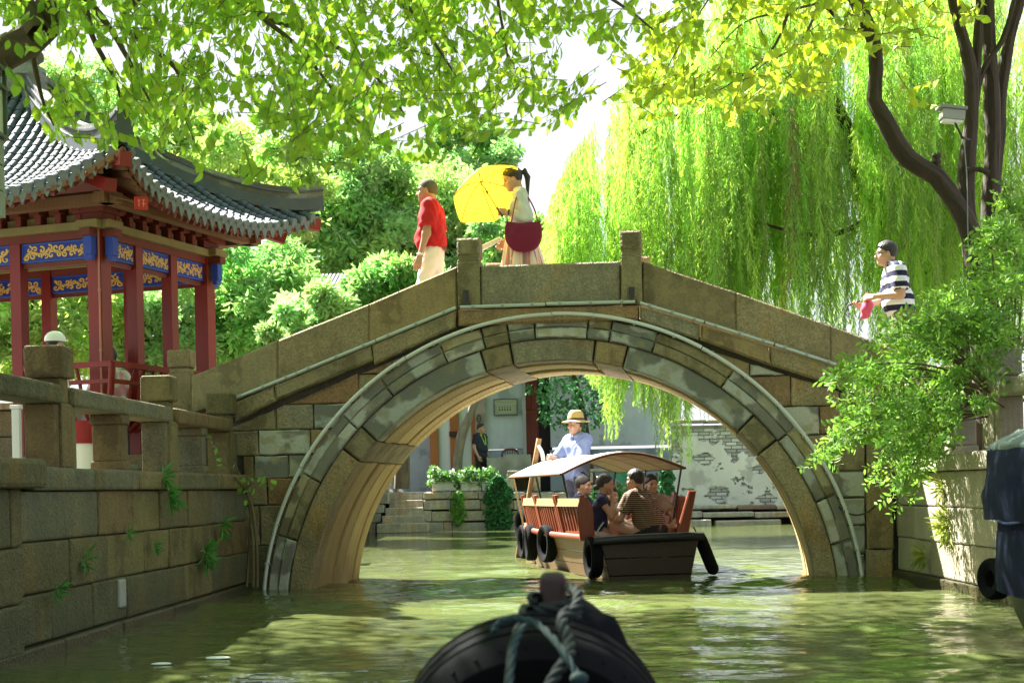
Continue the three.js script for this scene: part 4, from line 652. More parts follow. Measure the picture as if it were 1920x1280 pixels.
{ // slim framed lantern hanging at the left edge
  const D = 8.2, a = at(3, 115, D), b = at(3, 330, D), t = thing('hanging_lantern', 'grey-green square lantern with lattice frame at the left picture edge', 'lantern', V(a.x - 0.1, b.y, a.z)), m = mat([0.15, 0.19, 0.16], { map: 'streak', rough: 0.6 }), cx = a.x - 0.155, w = 0.25, z = -D;
  const H0 = at(3, 250, D).y, H1 = at(3, 120, D).y, L0 = at(3, 398, D).y;
  for (const sx of [-1, 1]) for (const sz of [-1, 1]) wpart('frame_post', box(0.02, H1 - H0, 0.02, cx + sx * w / 2, (H0 + H1) / 2, z + sz * w / 2), m, t);
  for (const y of [H0, H1, lerp(H0, H1, 0.72)]) wpart('frame_rail', box(w + 0.03, 0.02, w + 0.03, cx, y, z), m, t);
  wpart('pane', box(w - 0.02, (H1 - H0) * 0.66, w - 0.02, cx, lerp(H0, H1, 0.36), z), mat([0.75, 0.76, 0.70], { rough: 0.5 }), t);
  for (let i = 0; i < 4; i++) wpart('lattice_bar', box(0.012, (H1 - H0) * 0.26, w + 0.005, cx + w / 2 - 0.03 - i * 0.05, lerp(H0, H1, 0.86), z), m, t);
  for (let i = 0; i < 3; i++) wpart('lower_panel', box(w * 0.95, (H0 - L0) / 3 - 0.008, w * 0.9, cx, lerp(L0, H0, (i + 0.5) / 3) - 0.015, z), mat([0.40, 0.45, 0.40], { map: 'streak', rough: 0.6 }), t);
  wpart('hanger', rod(V(cx, H1, z), at(-60, 95, 8.5), 0.008), m, t);
}

// ------------------------------------------------------------------ the far quay and its houses
const QD = 35, QY = 0.905;
const Q = (px, py, d = 0) => at(px, py, QD + d);
function qbox(px0, px1, py0, py1, d0, depth, r = 0.012) {             // block whose front face shows there, going back by depth
  const a = Q(px0, py1, d0), b = Q(px1, py0, d0), w = b.x - a.x, h = b.y - a.y; return box(w, h, depth, a.x + w / 2, a.y + h / 2, a.z - depth / 2, Math.min(r, w / 3, h / 3));
}
reseed(101);
{
  const o = thing('quay_wall', 'low granite quay wall on the far bank below the white planters', 'wall', Q(890, 995));
  const rows = [[922, 936, [794, 846, 897, 910, 985, 1040, 1100, 1160, 1215, 1268]], [936.5, 956, [794, 845, 901, 962, 1010, 1080, 1150, 1210, 1268]], [956.5, 978, [794, 809, 911, 960, 1004, 1070, 1130, 1200, 1268]], [978.5, 1002, [794, 832, 848, 925, 990, 1060, 1140, 1200, 1268]]];
  for (const [y0, y1, js] of rows) for (let i = 0; i + 1 < js.length; i++) wpart('stone', qbox(js[i] + 0.5, js[i + 1] - 0.5, y0 + 0.3, y1 - 0.3, rr(-0.02, 0.02) - (y0 > 970 ? 0.06 : 0), 0.5, 0.02), pick(QUAYST), o);
  wpart('rubble_core', qbox(700, 1268, 924, 1015, 0.3, 1.2), MORTAR, o);
  const st = thing('quay_steps', 'worn stone steps leading from the far quay down to the water', 'steps', Q(755, 995));
  const ys = [922, 937, 951, 965.5, 980, 998], xs = [[729, 793], [729, 793], [722, 793], [716, 794], [706, 802]];
  for (let i = 0; i < 5; i++) { wpart('step', qbox(xs[i][0], xs[i][1], ys[i], ys[i + 1] + 2, -0.26 * i + 0.25, 1.6 - 0.0 * i, 0.02), pick(QUAYST), st); }
  for (const [x0, x1, y0, y1] of [[690, 728, 924, 945], [690, 720, 945.5, 962], [690, 714, 962.5, 980], [690, 704, 980.5, 1000]]) wpart('cheek_stone', qbox(x0, x1 - 0.5, y0, y1, -0.3, 0.8, 0.02), pick(QUAYST), st);
  // stretch under the old white wall
  const w = thing('quay_wall', 'rough stone ledges at the foot of the old white wall, far right', 'wall', Q(1380, 985));
  const L = [[945, 956, [1270, 1383, 1456, 1540], 0.1], [957.5, 972, [1270, 1318, 1415, 1490, 1560], -0.15], [973, 990, [1262, 1335, 1342, 1466, 1500, 1560], -0.3]];
  for (const [y0, y1, js, d] of L) for (let i = 0; i + 1 < js.length; i++) if (!(y0 === 973 && (i === 1 || i === 3))) wpart('ledge_stone', qbox(js[i] + 0.8, js[i + 1] - 0.8, y0 + rr(0, 1.2), y1 - rr(0, 1.5), d + rr(-0.05, 0.05), 1.2, 0.03), i === 1 && y0 === 945 ? mat([0.36, 0.26, 0.20], { map: 'granite' }) : QUAYST[i % 3], w);
  wpart('rubble_core', qbox(1262, 1620, 952, 1015, 0.5, 1.0), MORTAR, w);
}
// old white plaster wall with bricks showing
{
  const d = 0.55, o = thing('plaster_wall', 'old white plaster wall with patches of bare grey brick beside the water', 'wall', Q(1390, 950, d));
  const P0 = Q(1262, 958, d), P1 = Q(1640, 790, d), W = P1.x - P0.x, H = P1.y - P0.y, zf = -QD - d;
  wpart('wall_body', box(W, H, 0.4, P0.x + W / 2, P0.y + H / 2, zf - 0.26), mat([0.36, 0.36, 0.36], { map: 'plaster' }), o);
  const bricks = [], tints = [], bw = 0.26, bh = 0.085; reseed(103);
  for (let y = 0, r = 0; y < H - bh; y += bh, r++) for (let x = (r % 2) * -bw / 2; x < W; x += bw) { if (x < 0) continue; bricks.push(new THREE.Matrix4().makeTranslation(P0.x + x + bw / 2, P0.y + y + bh / 2, zf - 0.05 + rr(-0.006, 0.006))); const k = rr(0.6, 1.3); tints.push([k, k, k * 1.04]); }
  scatter('bricks', new RoundedBoxGeometry(bw - 0.02, bh - 0.018, 0.05, 1, 0.006), mat([0.48, 0.49, 0.50], { rough: 0.9 }), bricks, tints, o);
  // what is left of the plaster: cells kept by noise, joined into sheets that stand proud of the brick
  const n = 210, mh = Math.round(n * H / W), pos = [], idx = [], keep = (i, j) => { const u = i / n, v = j / mh; const f = fbm(u * 13, v * 20 * H / W, 131, 5) + 0.10 * fbm(u * 40, v * 40 * H / W, 133, 2); return f + 0.09 * (fbm(u * 90, v * 90 * H / W, 135, 2) - 0.5) > 0.515 + 0.14 * smooth(0.5, 0.9, v) - 0.03 * (v < 0.25); };
  const cell = (i, j) => { const x0 = P0.x + W * i / n, x1 = P0.x + W * (i + 1) / n, y0 = P0.y + H * j / mh, y1 = P0.y + H * (j + 1) / mh, zt = zf + 0.012 * fbm(i / 9, j / 9, 139, 2), k = pos.length / 3; pos.push(x0, y0, zt, x1, y0, zt, x1, y1, zt, x0, y1, zt); idx.push(k, k + 1, k + 2, k, k + 2, k + 3); for (const [di, dj, a, b] of [[1, 0, [x1, y0], [x1, y1]], [-1, 0, [x0, y1], [x0, y0]], [0, 1, [x1, y1], [x0, y1]], [0, -1, [x0, y0], [x1, y0]]]) if (!keep(i + di, j + dj)) { const q = pos.length / 3; pos.push(a[0], a[1], zt, a[0], a[1], zf - 0.045, b[0], b[1], zf - 0.045, b[0], b[1], zt); idx.push(q, q + 1, q + 2, q, q + 2, q + 3); } };
  for (let j = 0; j < mh; j++) for (let i = 0; i < n; i++) if (keep(i, j)) cell(i, j);
  const g = new THREE.BufferGeometry(); g.setAttribute('position', new THREE.Float32BufferAttribute(pos, 3)); g.setIndex(idx); const gg = g.toNonIndexed(); gg.computeVertexNormals(); wpart('plaster', boxUV(gg), mat([0.82, 0.83, 0.84], { map: 'plaster', rep: [0.5, 0.5] }), o);
  for (let i = 0; i < 12; i++) wpart('coping_tile', qbox(1262 + i * 32, 1262 + (i + 1) * 32 - 1, 786, 792, d - 0.12, 0.7, 0.02), pick(QUAYST), o);
}
// the blue-grey house
{
  reseed(107);
  const d = 3.4, o = thing('grey_house', 'blue-grey plastered house with brown timber posts and a dark red door', 'house', Q(960, 922, d));
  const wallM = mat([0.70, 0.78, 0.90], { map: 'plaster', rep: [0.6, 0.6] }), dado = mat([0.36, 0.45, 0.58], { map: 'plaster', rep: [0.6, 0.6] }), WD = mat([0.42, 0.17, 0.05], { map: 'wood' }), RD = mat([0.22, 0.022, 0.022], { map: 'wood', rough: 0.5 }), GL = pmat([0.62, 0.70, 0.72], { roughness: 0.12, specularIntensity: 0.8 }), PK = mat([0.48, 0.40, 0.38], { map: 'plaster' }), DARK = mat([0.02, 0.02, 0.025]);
  const B = (n, x0, x1, y0, y1, dd, dep, m, l) => wpart(n, qbox(x0, x1, y0, y1, d + dd, dep, 0.01), m, o, l);
  B('wall', 909, 984, 655, 842, 0, 0.35, wallM); B('wall', 909, 984, 842.2, 926, -0.02, 0.37, dado); B('wall', 1033, 1275, 655, 838, 0, 0.35, wallM); B('wall', 1033, 1275, 838.2, 926, -0.02, 0.37, dado);
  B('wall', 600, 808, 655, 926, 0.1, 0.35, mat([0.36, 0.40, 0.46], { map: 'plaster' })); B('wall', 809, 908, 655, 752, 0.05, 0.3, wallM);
  B('pillar', 894, 908.6, 655, 926, -0.1, 0.4, PK);
  for (const [x0, x1] of [[808, 820], [846, 859], [886, 893.6]]) B('timber_post', x0, x1, 752, 926, -0.06, 0.3, WD);
  B('timber_lintel', 808, 893.6, 746, 751.6, -0.08, 0.3, WD);
  for (const [x0, x1] of [[820.5, 845.5], [859.5, 885.5]]) { B('window_frame', x0, x0 + 2.4, 752, 926, 0.02, 0.1, mat([0.55, 0.58, 0.58])); B('window_frame', x1 - 2.4, x1, 752, 926, 0.02, 0.1, mat([0.55, 0.58, 0.58])); B('glass_panel', x0 + 2.5, x1 - 2.5, 752, 905, 0.06, 0.04, GL); B('window_sill', x0 + 2.5, x1 - 2.5, 905.3, 926, 0.02, 0.1, dado); }
  B('shelf_bracket', 842, 866, 808, 818, -0.16, 0.12, mat([0.05, 0.03, 0.02]));
  { const dr = B('door', 984.5, 1007, 690, 926, 0.02, 0.1, RD, 'dark red wooden door leaf'); for (const x of [986, 996.5]) wpart('door_panel', qbox(x, x + 9, 775, 850, d - 0.01, 0.04), RD, dr); for (const x of [986, 996.5]) wpart('door_panel', qbox(x, x + 9, 700, 768, d - 0.01, 0.04), RD, dr); }
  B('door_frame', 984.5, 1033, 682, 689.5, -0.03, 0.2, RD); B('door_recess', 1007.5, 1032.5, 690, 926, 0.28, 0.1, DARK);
  B('drain_pipe', 982.8, 984.4, 700, 926, -0.12, 0.06, mat([0.4, 0.42, 0.45]));
  { // pale plaque: title lines over a row of small figures
    const cv = document.createElement('canvas'); cv.width = 256; cv.height = 168; const c = cv.getContext('2d'); c.fillStyle = '#b9bca9'; c.fillRect(0, 0, 256, 168); c.fillStyle = '#a8b09d'; c.fillRect(0, 56, 256, 112); c.fillStyle = '#5d6458'; for (let i = 0; i < 26; i++) c.fillRect(18 + i * 8.4, 16 + (i % 3), 5, 9); for (let i = 0; i < 20; i++) c.fillRect(30 + i * 9.6, 36 + (i % 2), 6, 6); c.fillStyle = '#4a5148'; for (let i = 0; i < 5; i++) { const x = 60 + i * 30; c.beginPath(); c.arc(x, 84, 7, 0, 7); c.fill(); c.beginPath(); c.moveTo(x - 11, 124); c.lineTo(x, 90); c.lineTo(x + 11, 124); c.fill(); } c.strokeStyle = '#77806f'; c.lineWidth = 2; c.strokeRect(10, 60, 236, 96);
    const t = new THREE.CanvasTexture(cv); t.colorSpace = THREE.SRGBColorSpace; const a = Q(927, 777, d - 0.06), b = Q(969, 749, d - 0.06), g = new THREE.BoxGeometry(b.x - a.x, b.y - a.y, 0.05); g.translate((a.x + b.x) / 2, (a.y + b.y) / 2, a.z);
    const s = thing('wall_plaque', 'pale framed plaque with small figures on the blue-grey wall', 'plaque', V((a.x + b.x) / 2, a.y, a.z)); wpart('board', g, new THREE.MeshStandardMaterial({ map: t, roughness: 0.6 }), s);
    const fm = mat([0.14, 0.16, 0.15]); for (const [x0, x1, y0, y1] of [[925.5, 970.5, 747, 748.8], [925.5, 970.5, 777.2, 779], [925.5, 927, 748.8, 777.2], [969, 970.5, 748.8, 777.2]]) wpart('frame', qbox(x0, x1, y0, y1, d - 0.12, 0.1, 0.004), fm, s);
  }
  { const p = Q(898, 785, d - 0.16), s = thing('oval_sign', 'small dark oval sign on the pinkish pillar', 'sign', p); const g = new THREE.CylinderGeometry(0.075, 0.075, 0.04, 20); g.rotateX(Math.PI / 2); g.scale(0.95, 1.6, 1); g.translate(p.x, p.y, p.z); wpart('board', g, mat([0.06, 0.055, 0.05], { rough: 0.5 }), s); const r = new THREE.TorusGeometry(0.072, 0.008, 6, 24); r.scale(0.95, 1.6, 1); r.translate(p.x, p.y, p.z + 0.02); wpart('rim', r, mat([0.25, 0.22, 0.18]), s); for (const y of [0.045, 0, -0.045]) wpart('character', box(0.05, 0.018, 0.01, p.x, p.y + y, p.z + 0.024), mat([0.3, 0.28, 0.24]), s); }
  // roof of the house, above the arch
  const r = []; for (let i = 0; i < 3; i++) { const a = Q(560, 652 - i * 10, d - 0.5 + i * 0.8), b = Q(1300, 652 - i * 10, d - 0.7 + i * 0.8); r.push(bar(a, b, 0.9, 0.08)); } wpart('roof', merge(r), mat([0.13, 0.14, 0.16], { map: 'tile' }), o);
}
// distant house with grey roof among the trees
{
  const D = 33, a = at(590, 600, D), b = at(690, 600, D), top = at(650, 500, D), eav = at(650, 548, D), o = thing('distant_house', 'house with grey tiled roof showing between the trees left of the man in red', 'house', V((a.x + b.x) / 2, 0.9, -D - 1));
  wpart('wall', box(b.x - a.x, eav.y - 0.9, 2.4, (a.x + b.x) / 2, (eav.y + 0.9) / 2, -D - 1.4), mat([0.55, 0.55, 0.52], { map: 'plaster' }), o);
  const m = mat([0.30, 0.30, 0.32], { map: 'tile' }), w = b.x - a.x + 0.4, L = Math.hypot(1.6, top.y - eav.y), ang = Math.atan2(top.y - eav.y, 1.6);
  for (let i = 0; i < 18; i++) { const g = new THREE.CylinderGeometry(0.035, 0.035, L, 6); g.rotateX(Math.PI / 2); g.rotateX(ang); g.translate(a.x - 0.15 + i * w / 18, (top.y + eav.y) / 2 + 0.05, -D - 0.7); wpart('tile_row', g, m, o); }
  for (const s of [1, -1]) { const g = new THREE.BoxGeometry(w, 0.06, L); g.rotateX(s * ang); g.translate((a.x + b.x) / 2, (top.y + eav.y) / 2, -D - 1.5 + s * 0.8); wpart('roof', boxUV(g), m, o); }
}
// planters with white flowers
{
  reseed(111);
  const mk = (x0, x1, label) => { const p = Q((x0 + x1) / 2, 920, 0.1), o = thing('planter', label, 'planter', V(p.x, QY, p.z), 0); const m = mat([0.70, 0.70, 0.66], { map: 'plaster' }); wpart('trough', qbox(x0, x1, 904, 920.5, 0.08, 0.45, 0.02), m, o); wpart('rim', qbox(x0 - 0.6, x1 + 0.6, 902.4, 904.6, 0.05, 0.5, 0.01), m, o); return o; };
  mk(810, 855, 'long white planter left of the hanging fern, full of white flowers'); mk(863.5, 902, 'white planter between the fern and the ivy, full of white flowers'); mk(903.8, 930, 'white planter at the top of the hanging ivy, mostly hidden by leaves');
  const lg = leafGeo(0.09, 0.055, 0.3, 0.3), gm = leafMat(0.12, 0.30, 0.05, 0.4), fl = leafGeo(0.05, 0.05, 0.4, 0.3), wm = leafMat(0.80, 0.82, 0.72, 0.4);
  const flowers = (x0, x1, n, label) => { const p = Q((x0 + x1) / 2, 903, 0.3), t = thing('flowering_plant', label, 'plant', p), M = [], T = [], M2 = [], T2 = []; for (let i = 0; i < n; i++) { const x = rr(x0, x1), h = 10 + 16 * fbm(x / 9, 3, 12, 2), y = 906 - h * rr(0, 1.25) + (Math.abs(x - (x0 + x1) / 2) > (x1 - x0) * 0.42 ? 8 : 0), q = Q(x, y, rr(0.02, 0.5)); if (rnd() < 0.75) { M.push(pose(q, rdir(0.3), rr(0, 6.28), rr(0.7, 1.3))); T.push(tint()); } else { M2.push(pose(q, rdir(0.4), rr(0, 6.28), rr(0.8, 1.4))); T2.push([1, 1, 1]); } } scatter('leaves', lg, gm, M, T, t); scatter('flowers', fl, wm, M2, T2, t); };
  flowers(803, 858, 900, 'white-flowering plant spilling over the left white planter'); flowers(856, 905, 800, 'white-flowering plant in the middle white planter behind the fern'); flowers(905, 935, 420, 'sparse white-flowering plant above the ivy');
  const hang = (label, name, x0, x1, y0, y1, n, g, m) => { const p = Q((x0 + x1) / 2, y0, -0.15), t = thing(name, label, 'plant', p), M = [], T = []; for (let i = 0; i < n; i++) { const v = Math.pow(rnd(), 1.15), w = (x1 - x0) / 2 * (0.45 + 1.1 * fbm(v * 7 + x0, 2, 7, 3)) * Math.sqrt(Math.max(0.12, 1 - Math.pow(2 * v - 1, 4))), x = (x0 + x1) / 2 + rr(-w, w) + 5 * (fbm(v * 4, x0, 9, 2) - 0.5), q = Q(x, lerp(y0, y1, v), rr(-0.26, -0.04)); M.push(pose(q, V(rr(-0.7, 0.7), -1, rr(-0.2, 0.7)).normalize(), rr(-1.2, 1.2), rr(0.7, 1.3))); T.push(tint(0.6, 1.3)); } scatter('leaves', g, m, M, T, t); };
  hang('bright feathery fern hanging from the planters down the quay wall', 'hanging_fern', 846, 872, 918, 978, 700, leafGeo(0.14, 0.02, 0.1, 0.3), leafMat(0.16, 0.36, 0.06, 0.4));
  hang('dense dark ivy hanging from the quay down to the water', 'hanging_ivy', 909, 959, 890, 994, 2400, leafGeo(0.075, 0.06, 0.3, 0.3), leafMat(0.045, 0.20, 0.06, 0.3));
  hang('ivy column at the corner of the old white wall', 'hanging_ivy', 1236, 1266, 872, 945, 900, leafGeo(0.08, 0.06, 0.3, 0.3), leafMat(0.07, 0.26, 0.10, 0.35));
}
// covered table, chair, stone block, pots, taro
{
  reseed(115);
  const a = Q(912, 858, 1.0), b = Q(996, 900, 1.0), o = thing('covered_table', 'table under a crumpled grey tarpaulin beside the man in black', 'table', V((a.x + b.x) / 2, QY, a.z - 0.4));
  const g = new THREE.BoxGeometry(b.x - a.x, a.y - QY - 0.1, 0.9, 36, 12, 10); g.translate((a.x + b.x) / 2, (a.y + QY + 0.1) / 2, a.z - 0.45);
  wpart('tarpaulin', deform(g, (v) => { const t = (v.x - a.x) / (b.x - a.x), h = (v.y - QY) / (a.y - QY); v.y += (t > 0.4 ? 0.06 : 0) * h + 0.05 * (fbm(v.x * 5, v.z * 5, 5, 3) - 0.5) * h; v.z += (1 - h) * 0.12 * Math.sin(v.x * 14 + 3 * fbm(v.x * 3, v.y * 3, 8, 2)); v.x += (1 - h) * 0.06 * Math.sin(v.y * 9); }), mat([0.36, 0.37, 0.34], { map: 'cloth', rough: 0.7 }), o);
  for (const x of [0.1, 0.9]) for (const z of [0.1, 0.8]) wpart('leg', box(0.06, a.y - QY - 0.05, 0.06, lerp(a.x, b.x, x), (a.y + QY) / 2 - 0.02, a.z - z), BARK, o);
  const c = Q(957, 880, 2.2), CH = mat([0.20, 0.05, 0.035], { map: 'wood', rough: 0.5 }), ch = thing('wooden_chair', 'round-backed dark red wooden chair behind the covered table', 'chair', V(c.x, QY, c.z));
  const y = (p) => Q(957, p, 2.2).y, sx = 0.185; wpart('seat', box(0.42, 0.04, 0.4, c.x, QY + 0.45, c.z + 0.2), CH, ch); for (const x of [-1, 1]) for (const z of [0.03, 0.37]) wpart('leg', rod(V(c.x + x * sx, QY, c.z + z), V(c.x + x * sx, QY + 0.45, c.z + z), 0.022), CH, ch);
  wpart('top_rail', tube([V(c.x - sx, QY + 0.45, c.z), V(c.x - sx, y(848), c.z), V(c.x - sx * 0.6, y(843), c.z), V(c.x, y(842), c.z), V(c.x + sx * 0.6, y(843), c.z), V(c.x + sx, y(848), c.z), V(c.x + sx, QY + 0.45, c.z)], 0.026, 40, 7), CH, ch); for (let i = -2; i <= 2; i++) wpart('spindle', rod(V(c.x + i * 0.06, QY + 0.45, c.z), V(c.x + i * 0.06, y(843), c.z), 0.011), CH, ch);
  const sb = thing('stone_bench', 'pale stone bench with dark openings behind the boat canopy', 'bench', V(Q(980, 920, 0.4).x, QY, -QD - 0.4)); for (const [x0, x1, y0, y1] of [[951, 963, 888, 921], [1000, 1013, 888, 921], [951, 1013, 881, 887.6]]) wpart(y0 === 881 ? 'slab' : 'support', qbox(x0, x1, y0, y1, 0.3, 0.5, 0.02), QUAYST[2], sb); wpart('back_panel', qbox(964, 999, 889, 920, 0.7, 0.08), MORTAR, sb);
  const lw = thing('stone_ledge', 'pale stone ledge with shelves under the house wall, right of the boatman', 'ledge', V(Q(1180, 920, 0.6).x, QY, -QD - 0.6)); for (const [x0, x1, y0, y1] of [[1100, 1246, 876, 885], [1100, 1246, 906, 921], [1100, 1112, 885.4, 905.6], [1152, 1164, 885.4, 905.6], [1234, 1246, 885.4, 905.6]]) wpart(x1 - x0 > 50 ? 'slab' : 'support', qbox(x0, x1, y0, y1, 0.5, 0.45, 0.02), QUAYST[2], lw);
  const pot = (x, y0, y1, r, label, col) => { const p = Q(x, y1, 0.25), q = Q(x, y0, 0.25), h = q.y - p.y, t = thing('flower_pot', label, 'pot', p); const pr = [[0.001, 0], [0.7, 0], [0.95, 0.3], [1.0, 0.75], [0.9, 0.92], [1.04, 0.94], [1.04, 1], [0.85, 1], [0.8, 0.8]].map(([a2, b2]) => new THREE.Vector2(a2 * r, b2 * h)); const g2 = new THREE.LatheGeometry(pr, 20); g2.translate(p.x, p.y, p.z); wpart('vessel', g2, mat(col, { rough: 0.35 }), t); wpart('soil', place(new THREE.CylinderGeometry(r * 0.82, r * 0.82, 0.02, 16), V(p.x, p.y + h * 0.9, p.z), YUP), MORTAR, t); };
  pot(1127, 893, 916, 0.14, 'glazed dark red pot on the ledge right of the boatman', [0.17, 0.045, 0.03]);
  const tp = Q(1178, 920, -0.1), ta = thing('taro_plant', 'taro with big blue-green heart-shaped leaves behind the striped passenger', 'plant', tp), LM = leafMat(0.07, 0.33, 0.20, 0.4);
  const heart = () => { const s = new THREE.Shape(); s.moveTo(0, 0); s.bezierCurveTo(0.10, 0.14, 0.30, 0.10, 0.28, -0.12); s.bezierCurveTo(0.26, -0.32, 0.08, -0.44, 0, -0.58); s.bezierCurveTo(-0.08, -0.44, -0.26, -0.32, -0.28, -0.12); s.bezierCurveTo(-0.30, 0.10, -0.10, 0.14, 0, 0); const g2 = new THREE.ShapeGeometry(s, 10); return deform(g2, (v) => { v.z = -0.35 * v.x * v.x - 0.12 * v.y * v.y; }); };
  for (const [px, py, rz, ry, s] of [[1166, 864, 0.25, -0.3, 1.0], [1190, 862, -0.4, 0.4, 0.85], [1160, 945, 0.5, -0.2, 0.75], [1182, 925, -0.2, 0.3, 0.7], [1200, 880, -0.6, 0.5, 0.7]]) { const p = Q(px, py, rr(-0.3, 0.1)), g2 = heart(); g2.scale(s * 1.15, s * 1.15, s); g2.rotateX(-0.35); g2.rotateY(ry); g2.rotateZ(rz); g2.translate(p.x, p.y, p.z); wpart('leaf', g2, LM, ta); wpart('stalk', tube([tp, V(lerp(tp.x, p.x, 0.6), lerp(tp.y, p.y, 0.7), tp.z), p], 0.016, 10, 6), mat([0.12, 0.25, 0.08]), ta); }
  const sh = Q(1140, 950, -0.2), s2 = thing('waterside_shrub', 'leafy green shrub at the water edge behind the boat', 'shrub', sh), M = [], T = []; for (let i = 0; i < 500; i++) { const q = Q(1140 + rr(-28, 28), 940 + rr(-26, 28), rr(-0.5, 0)); M.push(pose(q, rdir(0.2), rr(0, 6.28), rr(0.8, 1.5))); T.push(tint(0.6, 1.2)); } scatter('leaves', leafGeo(0.16, 0.05, 0.2, 0.3), leafMat(0.08, 0.28, 0.07, 0.4), M, T, s2);
}
// twisted trunk tree by the house and the leafy tree under the crown of the arch
{
  reseed(119);
  const p = Q(856, 920, 1.4), t = thing('twisted_tree', 'slim tree with a twisted grey trunk in front of the house windows', 'tree', V(p.x, QY, p.z)); wpart('trunk', limb([V(p.x, QY, p.z), Q(857, 880, 1.4), Q(860, 850, 1.4), Q(866, 815, 1.4), Q(876, 790, 1.4), Q(886, 765, 1.4), Q(896, 735, 1.4), Q(905, 690, 1.4), Q(912, 600, 1.4)], 0.13, 0.08, 30, 9), mat([0.30, 0.27, 0.22], { map: 'bark', bump: 'bark', bs: 0.02 }), t);
  const M = [], T = []; for (let i = 0; i < 2200; i++) { const q = Q(rr(800, 1010), rr(560, 690), 1.4 + rr(-1, 1)); M.push(pose(q, rdir(-0.3), rr(0, 6.28), rr(0.8, 1.4))); T.push(tint()); } scatter('leaves', leafGeo(0.13, 0.06, 0.3, 0.3), leafMat(0.10, 0.28, 0.08, 0.45), M, T, t);
  const q = Q(1110, 920, 1.9), t2 = thing('courtyard_tree', 'dark leafy tree in front of the house, behind the boatman', 'tree', V(q.x, QY, q.z)); wpart('trunk', limb([V(q.x, QY, q.z), Q(1100, 830, 1.9), Q(1088, 750, 1.9), Q(1070, 690, 1.9), Q(1060, 600, 1.9)], 0.11, 0.06, 20, 8), BARK2, t2);
  const M2 = [], T2 = []; for (let i = 0; i < 3400; i++) { const x = rr(965, 1190), y = rr(600, 835), e = Math.pow((x - 1075) / 105, 2) + Math.pow((y - 705) / 105, 2); if (e > 0.7 + 0.5 * fbm(x / 18, y / 18, 4, 3) || (y > 735 && x < 1010) || fbm(x / 14, y / 14, 9, 2) < 0.42) continue; M2.push(pose(Q(x, y, 1.6 + rr(-0.9, 0.8)), rdir(-0.3), rr(0, 6.28), rr(0.8, 1.4))); T2.push(tint(0.6, 1.4)); } scatter('leaves', leafGeo(0.13, 0.065, 0.3, 0.3), leafMat(0.07, 0.24, 0.08, 0.4), M2, T2, t2);
}

// ------------------------------------------------------------------ people: one smooth body each, clothes and hair over it
function surfaceNets(f, lo, hi, h) {
  const nx = Math.ceil((hi[0] - lo[0]) / h) + 1, ny = Math.ceil((hi[1] - lo[1]) / h) + 1, nz = Math.ceil((hi[2] - lo[2]) / h) + 1, val = new Float32Array(nx * ny * nz), at3 = (i, j, k) => i + nx * (j + ny * k);
  for (let k = 0; k < nz; k++) for (let j = 0; j < ny; j++) for (let i = 0; i < nx; i++) val[at3(i, j, k)] = f(lo[0] + i * h, lo[1] + j * h, lo[2] + k * h);
  const vid = new Int32Array(nx * ny * nz).fill(-1), pos = [], idx = [], cr = [[0, 0, 0], [1, 0, 0], [0, 1, 0], [1, 1, 0], [0, 0, 1], [1, 0, 1], [0, 1, 1], [1, 1, 1]], ed = [[0, 1], [2, 3], [4, 5], [6, 7], [0, 2], [1, 3], [4, 6], [5, 7], [0, 4], [1, 5], [2, 6], [3, 7]];
  for (let k = 0; k < nz - 1; k++) for (let j = 0; j < ny - 1; j++) for (let i = 0; i < nx - 1; i++) {
    let x = 0, y = 0, z = 0, n = 0; const v = cr.map((c) => val[at3(i + c[0], j + c[1], k + c[2])]);
    for (const [a, b] of ed) if ((v[a] < 0) !== (v[b] < 0)) { const t = v[a] / (v[a] - v[b]); x += lerp(cr[a][0], cr[b][0], t); y += lerp(cr[a][1], cr[b][1], t); z += lerp(cr[a][2], cr[b][2], t); n++; }
    if (n) { vid[at3(i, j, k)] = pos.length / 3; pos.push(lo[0] + (i + x / n) * h, lo[1] + (j + y / n) * h, lo[2] + (k + z / n) * h); }
  }
  const quad = (a, b, c, d, fl) => { if (a < 0 || b < 0 || c < 0 || d < 0) return; fl ? idx.push(a, b, c, a, c, d) : idx.push(a, c, b, a, d, c); };
  for (let k = 1; k < nz - 1; k++) for (let j = 1; j < ny - 1; j++) for (let i = 1; i < nx - 1; i++) {
    const s = val[at3(i, j, k)] < 0;
    if (s !== val[at3(i + 1, j, k)] < 0) quad(vid[at3(i, j - 1, k - 1)], vid[at3(i, j, k - 1)], vid[at3(i, j, k)], vid[at3(i, j - 1, k)], s);
    if (s !== val[at3(i, j + 1, k)] < 0) quad(vid[at3(i - 1, j, k - 1)], vid[at3(i - 1, j, k)], vid[at3(i, j, k)], vid[at3(i, j, k - 1)], s);
    if (s !== val[at3(i, j, k + 1)] < 0) quad(vid[at3(i - 1, j - 1, k)], vid[at3(i, j - 1, k)], vid[at3(i, j, k)], vid[at3(i - 1, j, k)], s);
  }
  const g = new THREE.BufferGeometry(); g.setAttribute('position', new THREE.Float32BufferAttribute(pos, 3)); g.setIndex(idx); g.computeVertexNormals(); return g;
}
const cap = (x, y, z, a, b, ra, rb) => { const dx = b[0] - a[0], dy = b[1] - a[1], dz = b[2] - a[2], px = x - a[0], py = y - a[1], pz = z - a[2], t = clamp((px * dx + py * dy + pz * dz) / (dx * dx + dy * dy + dz * dz + 1e-9)); return Math.hypot(px - dx * t, py - dy * t, pz - dz * t) - (ra + (rb - ra) * t); };
const smin = (a, b, k) => { const h = Math.max(k - Math.abs(a - b), 0) / k; return Math.min(a, b) - h * h * k * 0.25; };
